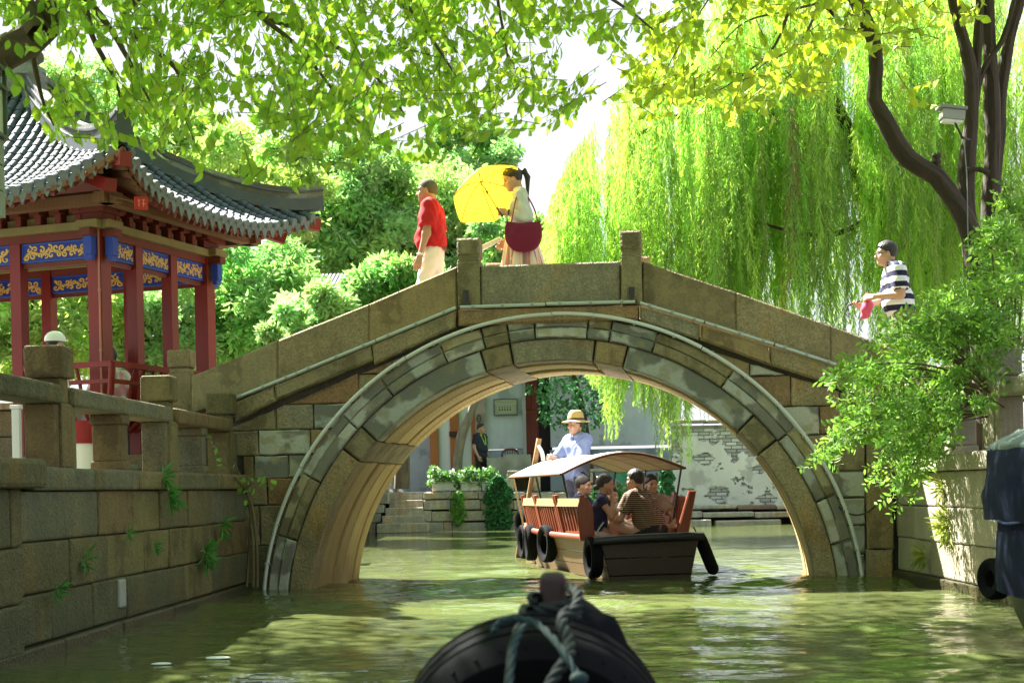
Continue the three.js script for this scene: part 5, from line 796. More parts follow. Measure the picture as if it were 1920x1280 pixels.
const ell = (x, y, z, c, r) => { const X = (x - c[0]) / r[0], Y = (y - c[1]) / r[1], Z = (z - c[2]) / r[2], k0 = Math.hypot(X, Y, Z), k1 = Math.hypot(X / r[0], Y / r[1], Z / r[2]); return k0 < 1e-6 ? -Math.min(...r) : k0 * (k0 - 1) / k1; };
const mix3 = (a, b, t) => [lerp(a[0], b[0], t), lerp(a[1], b[1], t), lerp(a[2], b[2], t)];
const add3 = (a, b, s = 1) => [a[0] + b[0] * s, a[1] + b[1] * s, a[2] + b[2] * s], sub3 = (a, b) => [a[0] - b[0], a[1] - b[1], a[2] - b[2]];
const len3 = (a) => Math.hypot(...a), nrm = (a) => { const l = len3(a) || 1; return [a[0] / l, a[1] / l, a[2] / l]; }, cross3 = (a, b) => [a[1] * b[2] - a[2] * b[1], a[2] * b[0] - a[0] * b[2], a[0] * b[1] - a[1] * b[0]], dot3 = (a, b) => a[0] * b[0] + a[1] * b[1] + a[2] * b[2];
function bounds(list, pad) { const lo = [1e9, 1e9, 1e9], hi = [-1e9, -1e9, -1e9]; for (const p of list) for (let k = 0; k < 3; k++) { lo[k] = Math.min(lo[k], p[k] - pad); hi[k] = Math.max(hi[k], p[k] + pad); } return [lo, hi]; }
function headSDF(x, y, z) {
  let d = ell(x, y, z, [0, 0.025, -0.012], [0.074, 0.098, 0.094]);
  d = smin(d, ell(x, y, z, [0, -0.05, 0.028], [0.056, 0.062, 0.062]), 0.04);
  d = smin(d, ell(x, y, z, [0, -0.092, 0.062], [0.022, 0.018, 0.02]), 0.03);
  d = smin(d, ell(x, y, z, [0, 0.028, 0.068], [0.05, 0.014, 0.02]), 0.02);
  const ax = Math.abs(x);
  d = Math.max(d, -(Math.hypot(ax - 0.031, y - 0.006, z - 0.098) - 0.020));
  d = smin(d, cap(x, y, z, [0, 0.012, 0.082], [0, -0.026, 0.104], 0.008, 0.013), 0.012);
  d = smin(d, Math.hypot(ax - 0.011, y + 0.03, z - 0.094) - 0.008, 0.010);
  d = smin(d, cap(ax, y, z, [0.0, -0.055, 0.088], [0.02, -0.057, 0.080], 0.0055, 0.003), 0.007);
  d = smin(d, cap(ax, y, z, [0.0, -0.065, 0.085], [0.017, -0.064, 0.079], 0.006, 0.003), 0.007);
  d = smin(d, ell(ax, y, z, [0.042, -0.024, 0.056], [0.022, 0.02, 0.02]), 0.02);
  d = smin(d, Math.max(ell(ax, y, z, [0.076, -0.005, -0.008], [0.011, 0.031, 0.019]), -(ell(ax, y, z, [0.086, -0.003, -0.003], [0.008, 0.017, 0.009]))), 0.008);
  d = smin(d, cap(x, y, z, [0, -0.04, -0.025], [0, -0.16, -0.035], 0.052, 0.05), 0.03);
  return d;
}
// hand along +y from the wrist, palm towards -z, thumb towards +x (mirrored by s); curl 0..1
function handGeo(s, curl, spread = 0.5) {
  const bones = [], fx = [-0.030, -0.010, 0.010, 0.028], fl = [[0.030, 0.020, 0.016], [0.042, 0.025, 0.018], [0.046, 0.028, 0.019], [0.040, 0.025, 0.018]];
  fx.forEach((x, i) => { bones.push([[x * 0.55, 0.0, 0], [x, 0.085, 0], 0.013, 0.012]); let p = [x, 0.085, 0], a = 0; fl[i].forEach((L, k) => { a += curl * [1.05, 1.35, 0.9][k] + 0.08; const q = [p[0] + x * 0.06 * spread, p[1] + L * Math.cos(a), p[2] - L * Math.sin(a)]; bones.push([p, q, 0.0095 - k * 0.001, 0.0085 - k * 0.001]); p = q; }); });
  bones.push([[0.018, 0.015, -0.004], [0.045, 0.05, -0.016 - 0.012 * curl], 0.015, 0.011], [[0.045, 0.05, -0.016 - 0.012 * curl], [lerp(0.058, 0.030, curl), lerp(0.085, 0.078, curl), -0.022 - 0.026 * curl], 0.0105, 0.009]);
  const f = (x, y, z) => { let d = 1; for (const [a, b, ra, rb] of bones.slice(0, 0).concat(bones)) { const e = cap(x * s, y, z, a, b, ra, rb); d = smin(d, e, 0.006); } return d; };
  return surfaceNets(f, [-0.075, -0.03, -0.11], [0.075, 0.20, 0.035], 0.0045);
}
function frame(y, z) { const Y = nrm(y), X = nrm(cross3(Y, z)), Z = cross3(X, Y); return new THREE.Matrix4().makeBasis(V(...X), V(...Y), V(...Z)); }
const SKIN = mat([0.50, 0.30, 0.20], { rough: 0.55 }), SKIN2 = mat([0.42, 0.24, 0.155], { rough: 0.55 }), HAIRM = mat([0.022, 0.018, 0.017], { rough: 0.5 });
const dark = mat([0.02, 0.018, 0.016], { rough: 0.4 });
const JOINTS = { pel: [0, 0.93, 0], neck: [0, 1.42, -0.01], head: [0, 1.575, 0.02], sL: [0.175, 1.375, -0.01], eL: [0.225, 1.10, -0.04], wL: [0.235, 0.865, 0.03], sR: [-0.175, 1.375, -0.01], eR: [-0.225, 1.10, -0.04], wR: [-0.235, 0.865, 0.03], hL: [0.085, 0.90, 0], kL: [0.095, 0.49, 0.015], aL: [0.10, 0.085, -0.02], tL: [0.12, 0.035, 0.13], hR: [-0.085, 0.90, 0], kR: [-0.095, 0.49, 0.015], aR: [-0.10, 0.085, -0.02], tR: [-0.12, 0.035, 0.13] };
function human(o, p) {                                               // o: the thing; p: pose and clothes, in metres for a height of 1.7
  const J = { ...JOINTS, ...(p.j || {}) }, S = p.S || 1, fat = p.fat || 0, wom = p.woman ? 0.88 : 1;
  for (const k in J) J[k] = J[k].map((v) => v * S);
  const lat = nrm(sub3(J.sL, J.sR)), latH = nrm(sub3(J.hL, J.hR)), fwd = nrm(cross3(lat, sub3(J.neck, J.pel)));
  const chest = mix3(J.pel, J.neck, 0.70), waist = mix3(J.pel, J.neck, 0.30), bone = (a, b, ra, rb) => [a, b, ra * S, rb * S];
  const torso = []; for (const s of [1, -1]) torso.push(bone(add3(chest, lat, 0.078 * s * S), add3(waist, mix3(lat, latH, 0.5), 0.058 * s * S), 0.100 * wom, 0.094 * wom), bone(add3(waist, latH, 0.058 * s * S), add3(J.pel, latH, 0.07 * s * S), 0.094 * wom, 0.102));
  if (fat) torso.push(bone(add3(add3(waist, fwd, 0.025 * S), latH, 0.04 * S), add3(add3(waist, fwd, 0.025 * S), latH, -0.04 * S), 0.108 + fat, 0.108 + fat));
  const clav = [bone(J.sL, add3(J.neck, lat, 0.05 * S), 0.055 * wom, 0.05), bone(J.sR, add3(J.neck, lat, -0.05 * S), 0.055 * wom, 0.05)];
  const neck = [bone(add3(J.neck, fwd, -0.005), mix3(J.neck, J.head, 0.75), 0.052, 0.048)];
  const arm = (a, b, c) => [bone(J[a], J[b], 0.051 * wom, 0.041 * wom), bone(J[b], J[c], 0.040 * wom, 0.027)], arms = [...arm('sL', 'eL', 'wL'), ...arm('sR', 'eR', 'wR')];
  const leg = (s) => [bone(J['h' + s], J['k' + s], 0.088, 0.058), bone(J['k' + s], J['a' + s], 0.057, 0.038), bone(J['a' + s], J['t' + s], 0.042, 0.032)], legs = [...leg('L'), ...leg('R')];
  const field = (list, k, inf = 0) => (x, y, z) => { let d = 9; for (const [a, b, ra, rb] of list) d = smin(d, cap(x, y, z, a, b, ra + inf, rb + inf), k); return d; };
  const hd = nrm(p.look || [0, 0, 1]), HM = frame(p.headUp || [0, 1, 0], hd); HM.scale(V(S, S, S)); HM.setPosition(...J.head);
  const body = [...torso, ...clav, ...neck, ...arms, ...legs], [lo, hi] = bounds(body.flatMap((b) => [b[0], b[1]]), 0.16);
  const gs = [surfaceNets(field(body, 0.035 * S), lo, hi, 0.014)];
  const hg = surfaceNets(headSDF, [-0.1, -0.17, -0.13], [0.1, 0.14, 0.13], p.hres || 0.006); hg.applyMatrix4(HM); gs.push(hg);
  for (const [w, e, s, hp] of [['wL', 'eL', 1, p.handL], ['wR', 'eR', -1, p.handR]]) { const q = hp || {}, d = q.dir || sub3(J[w], J[e]), g = handGeo((s > 0 ? 1 : -1) * (q.flip || 1), q.curl ?? 0.28); const Y = nrm(d), n = q.palm || [-s, 0, 0], Z = nrm(n).map((v) => -v), M = frame(Y, Z); M.scale(V(S, S, S)); M.setPosition(...add3(J[w], Y, -0.005)); g.applyMatrix4(M); gs.push(g); }
  part('body', merge(gs), p.skin || SKIN, o);
  // eyes, brows
  const eg = []; for (const s of [-1, 1]) { const g = new THREE.SphereGeometry(0.0115, 10, 8); g.scale(1.15, 0.55, 0.6); g.translate(0.031 * s, 0.006, 0.079); eg.push(g); } const e = merge(eg); e.applyMatrix4(HM); part('eyes', e, dark, o);
  const bg = []; for (const s of [-1, 1]) bg.push(rod(V(0.016 * s, 0.029, 0.089), V(0.046 * s, 0.028, 0.077), 0.0042, 0.003, 6)); const b2 = merge(bg); b2.applyMatrix4(HM); part('eyebrows', b2, HAIRM, o);
  { const g = rod(V(-0.019, -0.0605, 0.0855), V(0.019, -0.0605, 0.0855), 0.004, 0.004, 6); g.applyMatrix4(HM); part('lips', g, mat([0.36, 0.13, 0.11], { rough: 0.5 }), o); }
  // hair
  const H = p.hair || 'short', hair = (x, y, z) => {
    const nz = vnoise(x * 90, z * 90 + y * 40, 3) - 0.5, th = H === 'shaved' ? 0.004 : lerp(0.002, H === 'short' ? 0.019 : 0.021, smooth(-0.06, 0.09, y)) + 0.006 * nz; let d = ell(x, y, z, [0, 0.027, -0.014], [0.074 + th, 0.098 + th, 0.094 + th]);
    const line = (H === 'shaved' ? 0.05 : 0.048) + 0.012 * (vnoise(x * 60, 3, 5) - 0.5); d = Math.max(d, -(y - line) * 0.83 + (z - 0.052) * 0.56 > 0 && z > -0.03 ? ((-(y - line)) * 0.83 + (z - 0.052) * 0.56) : -1);
    d = Math.max(d, z > -0.015 ? (-0.012 - y) + (z > 0.01 ? (z - 0.01) * 1.3 : 0) + 0.012 * nz : -(y + lerp(0.06, 0.085, smooth(-0.03, -0.08, z))) + 0.01 * nz); d = Math.max(d, -(ell(Math.abs(x), y, z, [0.086, -0.012, 0.004], [0.022, 0.036, 0.024])));
    if (p.tail) for (const [a, b, ra, rb] of p.tail) d = smin(d, cap(x, y, z, a, b, ra, rb), 0.012);
    return d + 0.0015 * Math.sin(x * 420) * Math.sin(z * 160 + y * 60);
  };
  if (H !== 'none') { const g = surfaceNets(hair, [-0.13, p.tail ? -0.42 : -0.11, -0.26], [0.13, 0.17, 0.12], 0.007); g.applyMatrix4(HM); part('hair', g, p.hairM || HAIRM, o); }
  // shirt
  if (p.shirt) {
    const q = p.shirt, inf = (q.inf ?? 0.016) * S, up = nrm(sub3(J.neck, J.pel)), hem = add3(J.pel, up, (q.hem ?? -0.05) * S), tf = field([...torso, ...clav], 0.045 * S, inf);
    const sl = [['sL', 'eL', 'wL'], ['sR', 'eR', 'wR']].map(([a, b, c]) => { const t = q.sleeve ?? 0.65; const ends = t <= 1 ? [mix3(J[a], J[b], t), nrm(sub3(J[b], J[a]))] : [mix3(J[b], J[c], t - 1), nrm(sub3(J[c], J[b]))]; return [J[a], t <= 1 ? ends[0] : J[b], ends, t > 1 ? J[b] : null]; });
    const f = (x, y, z) => {
      const P = [x, y, z]; let d = tf(x, y, z); const fold = 0.005 * Math.sin(dot3(P, up) * 45 + 5 * Math.sin(x * 17 + z * 13)) + 0.009 * (vnoise(x * 14 + y * 9, z * 14 - y * 6, 7) - 0.5);
      d = Math.max(d, dot3(sub3(hem, P), up));
      for (const [a, m, [e, n], b] of sl) { let s = cap(x, y, z, a, m, 0.058 * wom * S + inf, 0.058 * wom * S + inf); if (b) s = smin(s, cap(x, y, z, b, e, 0.050 * wom * S + inf, 0.040 * wom * S + inf), 0.02); s = Math.max(s, dot3(sub3(P, e), n)); d = smin(d, s, 0.03 * S); }
      d = Math.max(d, -cap(x, y, z, add3(J.neck, up, 0.01), add3(J.head, fwd, 0.02), 0.060 * S, 0.075 * S)); return d + fold;
    };
    const [l2, h2] = bounds([...torso, ...clav, ...arms].flatMap((b) => [b[0], b[1]]), 0.2); let g = surfaceNets(f, l2, h2, 0.012); g = boxUV(plain(g)); part('shirt', g, q.m, o);
    if (q.collar) { const g3 = new THREE.TorusGeometry(0.062 * S, 0.014 * S, 8, 24); g3.applyMatrix4(frame(hd, up)); const c = add3(J.neck, up, 0.015 * S); g3.translate(...c); part('collar', g3, q.m, o); }
  }
  if (p.trousers) {
    const q = p.trousers, inf = (q.inf ?? 0.018) * S, up = nrm(sub3(J.neck, J.pel)), top = add3(J.pel, up, (q.top ?? 0.04) * S), lg = [...torso.slice(1, 2), ...torso.slice(3, 4), ...legs.filter((_, i) => i % 3 !== 2)].map(([a, b, ra, rb], i) => [a, b, ra, i >= 2 && (i - 2) % 2 ? rb + 0.022 : rb]), tf = field(lg, 0.03 * S, inf);
    const f = (x, y, z) => { let d = Math.max(tf(x, y, z), dot3(sub3([x, y, z], top), up)); for (const s of ['L', 'R']) { const n = nrm(sub3(J['a' + s], J['k' + s])), r = sub3([x, y, z], J['a' + s]); const e = dot3(r, n); if (len3(r) < 0.16) d = Math.max(d, e - 0.01); } return d + 0.0035 * Math.sin(y * 60 + x * 20 + z * 20); };
    const [l2, h2] = bounds(lg.flatMap((b) => [b[0], b[1]]), 0.18); part('trousers', boxUV(plain(surfaceNets(f, l2, h2, 0.014))), q.m, o);
    const shoes = merge(['L', 'R'].map((s) => { const A = J['a' + s], T = J['t' + s]; return surfaceNets((x, y, z) => cap(x, y, z, A, T, 0.052 * S, 0.042 * S), ...bounds([A, T], 0.08), 0.012); })); part('shoes', shoes, q.shoes || dark, o);
    if (q.belt) { const g = new THREE.TorusGeometry(0.125 * S, 0.016, 6, 30); g.scale(1.22, 1.0, 1.6); g.applyMatrix4(frame(fwd, up)); g.translate(...add3(J.pel, up, 0.065 * S)); part('belt', g, q.belt, o); }
  }
  if (p.skirt) {
    const q = p.skirt, top = add3(J.pel, [0, 0.12 * S, 0]), bot = [J.pel[0], q.bottom * S, J.pel[2] + (q.back || 0)]; const f = (x, y, z) => { const t = clamp((top[1] - y) / (top[1] - bot[1])), cx = lerp(top[0], bot[0], t), cz = lerp(top[2], bot[2], t), a = Math.atan2(z - cz, x - cx), r = Math.hypot((x - cx) / 1.1, z - cz); return Math.max(r - (lerp(0.125, q.r, Math.pow(t, 0.8)) + 0.018 * t * Math.cos(a * 15)) * S, y - top[1], bot[1] - y); };
    part('skirt', boxUV(plain(surfaceNets(f, [bot[0] - q.r * 1.4, bot[1] - 0.04, bot[2] - q.r * 1.4], [bot[0] + q.r * 1.4, top[1] + 0.04, bot[2] + q.r * 1.4], 0.013))), q.m, o);
  }
  return { J, HM };
}
const stripeTex = (a, b, n, duty = 0.5, vert = false) => { const t = texture(64, (u, v) => (vert ? u : v) < duty ? a : b, true); t.repeat.set(n, n); return t; };
const stripes = (a, b, n, duty, vert, rough = 0.85) => new THREE.MeshStandardMaterial({ map: stripeTex(a, b, n, duty, vert), roughness: rough });
const person = (label, pos, yaw) => thing('person', label, 'person', pos, yaw);
const cloth = (c) => mat(c, { map: 'cloth', rough: 0.9 });

// the two walkers on the crown of the bridge, facing left
{
  reseed(131);
  const o = person('man in a red polo shirt and pale trousers walking left on the bridge', onDeck(811, 0.95), -Math.PI / 2 - 0.12);
  const r = human(o, { S: 1.02, fat: 0.012, hair: 'shaved', hairM: mat([0.10, 0.085, 0.075], { rough: 0.9 }), skin: SKIN2, look: [-0.08, -0.02, 1], j: { neck: [0, 1.42, 0.0], head: [0, 1.565, 0.045], eL: [0.225, 1.10, 0.02], wL: [0.225, 0.875, 0.09], kL: [0.095, 0.49, 0.12], aL: [0.1, 0.09, 0.10], tL: [0.12, 0.035, 0.25], kR: [-0.095, 0.5, -0.02], aR: [-0.1, 0.12, -0.22], tR: [-0.12, 0.03, -0.10] }, shirt: { m: cloth([0.62, 0.012, 0.02]), sleeve: 0.72, hem: 0.045, inf: 0.028, collar: 1 }, trousers: { inf: 0.008, top: 0.085, m: stripes([0.92, 0.90, 0.86], [0.87, 0.85, 0.80], 80, 0.6), belt: mat([0.05, 0.02, 0.02], { rough: 0.4 }), shoes: mat([0.12, 0.07, 0.04]) } });
  const w = r.J.wL, g = new THREE.TorusGeometry(0.031, 0.008, 6, 18); g.scale(1, 1, 1.6); g.applyMatrix4(frame([0, 0, 1], [0, -1, 0.25])); g.translate(w[0], w[1] + 0.02, w[2] - 0.005); part('watch', g, mat([0.8, 0.8, 0.78], { rough: 0.3 }), o);
}
let woman, umbrellaHand;
{
  reseed(132);
  const o = woman = person('woman with dark ponytail in white top and striped skirt under a yellow umbrella', onDeck(976, 0.80), -Math.PI / 2 + 0.05);
  const r = human(o, { S: 0.96, woman: 1, hair: 'long', look: [0.06, -0.34, 0.94], headUp: [0, 0.95, 0.3], tail: [[[0, 0.05, -0.10], [0, 0.06, -0.155], 0.022, 0.024], [[0, 0.06, -0.155], [0, -0.02, -0.165], 0.026, 0.03], [[0, -0.02, -0.165], [0, -0.22, -0.10], 0.030, 0.012]], j: { neck: [0, 1.41, 0.01], head: [0, 1.555, 0.07], eL: [0.22, 1.10, -0.07], wL: [0.14, 1.18, 0.14], eR: [-0.22, 1.12, 0.0], wR: [-0.2, 0.93, 0.16] }, handL: { dir: [-0.2, 0.25, 0.9], palm: [-1, 0, 0], curl: 0.95 }, handR: { curl: 0.7 }, shirt: { m: cloth([0.72, 0.74, 0.78]), sleeve: 1.75, hem: -0.03, inf: 0.014 }, skirt: { bottom: 0.12, r: 0.34, back: -0.06, m: new THREE.MeshStandardMaterial({ map: texture(128, (u, v) => { const k = (u * 5) % 1; return k < 0.42 ? [0.90, 0.82, 0.78] : k < 0.62 ? [0.75, 0.48, 0.47] : k < 0.82 ? [0.55, 0.45, 0.46] : [0.88, 0.72, 0.68]; }, true), roughness: 0.9 }) } });
  const w = r.J.wL; const c = new THREE.TorusGeometry(0.026, 0.008, 6, 16); c.applyMatrix4(frame([0, 1, 0], nrm([-0.4, 0, 1]))); c.translate(w[0] + 0.015, w[1], w[2] - 0.02); part('wristwatch', c, dark, o);
  { const g = rod(V(0.0, 0.05, 0.088), V(0.06, 0.10, 0.03), 0.008, 0.01, 8); g.applyMatrix4(r.HM); part('hair_clip', g, mat([0.85, 0.62, 0.05], { rough: 0.4 }), o); }
  umbrellaHand = o.localToWorld(V(w[0] - 0.03, w[1] + 0.03, w[2] + 0.085));
  // the strap lies over the shoulder, the bag hangs at her near side
  const bagC = o.localToWorld(V(0.245, 0.90, -0.02)), bag = thing('tote_bag', 'maroon cloth tote bag hanging from the shoulder of the woman with the umbrella', 'bag', bagC, o.rotation.y);
  const prof = []; const g = new THREE.SphereGeometry(1, 28, 20); deform(g, (v) => { const y = v.y; const wdt = y > 0.2 ? lerp(0.195, 0.20, y) : 0.19; const top = y > 0.55; v.set(v.x * 0.045 * (top ? 0.8 : 1) + 0.01 * Math.sin(v.z * 6 + y * 4), (top ? 0.55 : y) * 0.185 + (top ? 0.03 * Math.abs(v.z) : 0), Math.sign(v.z) * Math.pow(Math.abs(v.z), 0.75) * wdt); });
  part('pouch', boxUV(plain(g)), cloth([0.22, 0.012, 0.055]), bag);
  const strap = mat([0.30, 0.05, 0.06], { rough: 0.8 }); for (const z of [-0.15, 0.12]) part('strap', tube([V(0, 0.11, z), V(-0.02, 0.26, z * 0.75), V(-0.05, 0.40, z * 0.35 + 0.01), V(-0.09, 0.465, 0.005)], 0.008, 14, 6), strap, bag);
  const pr = o.localToWorld(V(-0.12, 0.80, 0.20)), paper = thing('rolled_paper', 'white rolled paper held low by the woman with the umbrella', 'paper', pr, o.rotation.y); part('roll', rod(V(0.10, 0.10, 0.0), V(0.10, -0.02, 0.24), 0.022, 0.032, 12), mat([0.85, 0.85, 0.83]), paper);
}
{ // the umbrella
  const a = nrm([-0.40, 0.76, -0.53]), hub = umbrellaHand.clone().add(V(...a).multiplyScalar(0.46)), o = thing('umbrella', 'open yellow umbrella held tilted by the woman on the bridge', 'umbrella', umbrellaHand);
  const M = frame(a, [0.45, 0.2, 0.8]); M.setPosition(hub); const R = 0.41, h = 0.21, n = 6, pos = [], idx = [], seg = 6, loc = (r, t) => { const k = t * n / (2 * Math.PI), f = k - Math.floor(k), sag = Math.sin(f * Math.PI), rr2 = r * R * (1 - 0.10 * sag * r), y = -h * r * r * (1.0) + 0.012 * sag * r; return V(rr2 * Math.cos(t), y, rr2 * Math.sin(t)); };
  for (let j = 0; j <= 8; j++) for (let i = 0; i <= n * seg; i++) { const v = loc(j / 8, i / (n * seg) * 2 * Math.PI).applyMatrix4(M); pos.push(v.x, v.y, v.z); }
  const N = n * seg + 1; for (let j = 0; j < 8; j++) for (let i = 0; i < n * seg; i++) { const k = j * N + i; idx.push(k, k + 1, k + N, k + 1, k + N + 1, k + N); }
  const g = new THREE.BufferGeometry(); g.setAttribute('position', new THREE.Float32BufferAttribute(pos, 3)); g.setIndex(idx); g.computeVertexNormals(); wpart('canopy', g, leafMat(0.78, 0.56, 0.03, 0.5), o);
  const st = mat([0.10, 0.07, 0.04], { rough: 0.4, metal: 0.5 }); for (let i = 0; i < n; i++) { const t = i / n * 2 * Math.PI, P = []; for (let k = 0; k <= 6; k++) P.push(loc(0.02 + 0.97 * k / 6, t).add(V(0, -0.006, 0)).applyMatrix4(M)); wpart('rib', tube(P, 0.0048, 12, 5), st, o); const q = loc(0.45, t).applyMatrix4(M), c = V(0, -0.17, 0).applyMatrix4(M); wpart('strut', rod(c, q, 0.003), st, o); }
  wpart('shaft', rod(umbrellaHand.clone().add(V(...a).multiplyScalar(-0.07)), hub.clone().add(V(...a).multiplyScalar(0.04)), 0.0055), st, o); wpart('grip', rod(umbrellaHand.clone().add(V(...a).multiplyScalar(-0.09)), umbrellaHand.clone().add(V(...a).multiplyScalar(0.04)), 0.013), dark, o); wpart('runner', rod(V(0, -0.19, 0).applyMatrix4(M), V(0, -0.15, 0).applyMatrix4(M), 0.010), st, o);
}
{ // man coming down the right ramp
  reseed(133);
  const o = person('man with glasses in navy and white striped polo descending the bridge at right', onDeck(1690, 0.9), -Math.PI / 2 - 0.05);
  const r = human(o, { S: 1.0, fat: 0.02, hair: 'short', look: [0, -0.15, 1], j: { neck: [0, 1.40, 0.09], head: [0, 1.54, 0.15], sL: [0.175, 1.355, 0.07], sR: [-0.175, 1.355, 0.07], eL: [0.235, 1.10, 0.06], wL: [0.13, 1.10, 0.30], eR: [-0.235, 1.10, 0.12], wR: [-0.12, 1.04, 0.36], kL: [0.095, 0.5, 0.16], aL: [0.1, 0.10, 0.08], tL: [0.12, 0.035, 0.22], kR: [-0.095, 0.5, 0.03], aR: [-0.1, 0.1, -0.2], tR: [-0.12, 0.03, -0.06] }, handL: { palm: [-0.5, -0.3, 0], curl: 0.6 }, handR: { palm: [0.4, 0.8, 0], curl: 0.55 }, shirt: { m: stripes([0.035, 0.06, 0.24], [0.86, 0.88, 0.90], 9, 0.5), sleeve: 0.8, hem: -0.10, inf: 0.022, collar: 1 }, trousers: { m: cloth([0.20, 0.14, 0.09]) } });
  const gl = []; for (const s of [-1, 1]) { const t = new THREE.TorusGeometry(0.021, 0.0022, 6, 18); t.translate(0.031 * s, 0.006, 0.104); gl.push(t, rod(V(0.052 * s, 0.010, 0.102), V(0.082 * s, 0.008, 0.0), 0.002)); } gl.push(rod(V(-0.011, 0.008, 0.106), V(0.011, 0.008, 0.106), 0.002)); const g = merge(gl); g.applyMatrix4(r.HM); part('glasses', g, dark, o);
  const ph = o.localToWorld(V(-0.10, 1.06, 0.47)), p2 = thing('phone', 'mobile phone held out by the man in the striped polo', 'phone', ph, o.rotation.y); const b = new RoundedBoxGeometry(0.07, 0.012, 0.14, 2, 0.005); b.rotateX(0.35); part('case', b, dark, p2); const sc = new RoundedBoxGeometry(0.062, 0.003, 0.125, 1, 0.001); sc.rotateX(0.35); sc.translate(0, 0.0075, 0.002); part('screen', sc, pmat([0.3, 0.35, 0.38], { roughness: 0.1 }), p2);
  const pk = o.localToWorld(V(0.02, 1.02, 0.36)), p3 = thing('pink_pouch', 'pink cloth pouch in the hands of the man in the striped polo', 'pouch', pk, o.rotation.y); const gg = new THREE.SphereGeometry(1, 18, 14); deform(gg, (v) => v.set(v.x * 0.035 * (1 - 0.3 * v.y), v.y * 0.125 - 0.05 * v.z, v.z * 0.055 * (1 - 0.55 * v.y) + 0.010 * Math.sin(v.y * 7 + v.x * 3))); part('pouch', gg, cloth([0.75, 0.10, 0.22]), p3);
}
// people on the banks
{
  reseed(134);
  const p = Q(903, 921, 1.7); const o = person('man in black T-shirt with green lanyard standing by the far house', V(p.x, QY, p.z), 0.95);
  const r = human(o, { S: 0.98, fat: 0.02, hair: 'short', look: [0.1, 0, 1], shirt: { m: cloth([0.025, 0.03, 0.06]), sleeve: 0.7, hem: -0.08 }, trousers: { m: cloth([0.03, 0.033, 0.05]) }, j: { wL: [0.24, 0.87, 0.08], wR: [-0.24, 0.87, 0.10] } }); const g = tube([V(0.06, 1.47, -0.03), V(0.075, 1.40, 0.07), V(0.0, 1.16, 0.155), V(-0.075, 1.40, 0.07), V(-0.06, 1.47, -0.03), V(0, 1.49, -0.07)].map((v) => v.multiplyScalar(0.98)), 0.011, 40, 6, true); part('lanyard', g, mat([0.35, 0.75, 0.08]), o);
  const q = Q(738, 921, 1.3), o2 = person('seated person in beige trousers at the head of the quay steps, mostly behind the arch', V(q.x, QY, q.z), 0.5);
  human(o2, { S: 0.98, hair: 'short', shirt: { m: cloth([0.6, 0.6, 0.58]), sleeve: 0.7 }, trousers: { m: cloth([0.42, 0.40, 0.33]), shoes: mat([0.7, 0.7, 0.68]) }, j: { pel: [0, 0.52, -0.38], neck: [0, 1.0, -0.32], head: [0, 1.155, -0.28], sL: [0.175, 0.96, -0.32], sR: [-0.175, 0.96, -0.32], eL: [0.22, 0.7, -0.24], wL: [0.14, 0.58, -0.04], eR: [-0.22, 0.7, -0.24], wR: [-0.14, 0.58, -0.04], hL: [0.085, 0.5, -0.36], hR: [-0.085, 0.5, -0.36], kL: [0.11, 0.5, 0.05], kR: [-0.11, 0.5, 0.05], aL: [0.12, 0.085, 0.05], aR: [-0.12, 0.085, 0.06], tL: [0.13, 0.035, 0.2], tR: [-0.14, 0.035, 0.21] } });
  const st = thing('stone_stool', 'low stone block on which the person in beige trousers sits', 'stool', V(q.x, QY, q.z), 0.5); part('block', box(0.5, 0.40, 0.4, 0, 0.20, -0.40, 0.02), QUAYST[1], st);
}
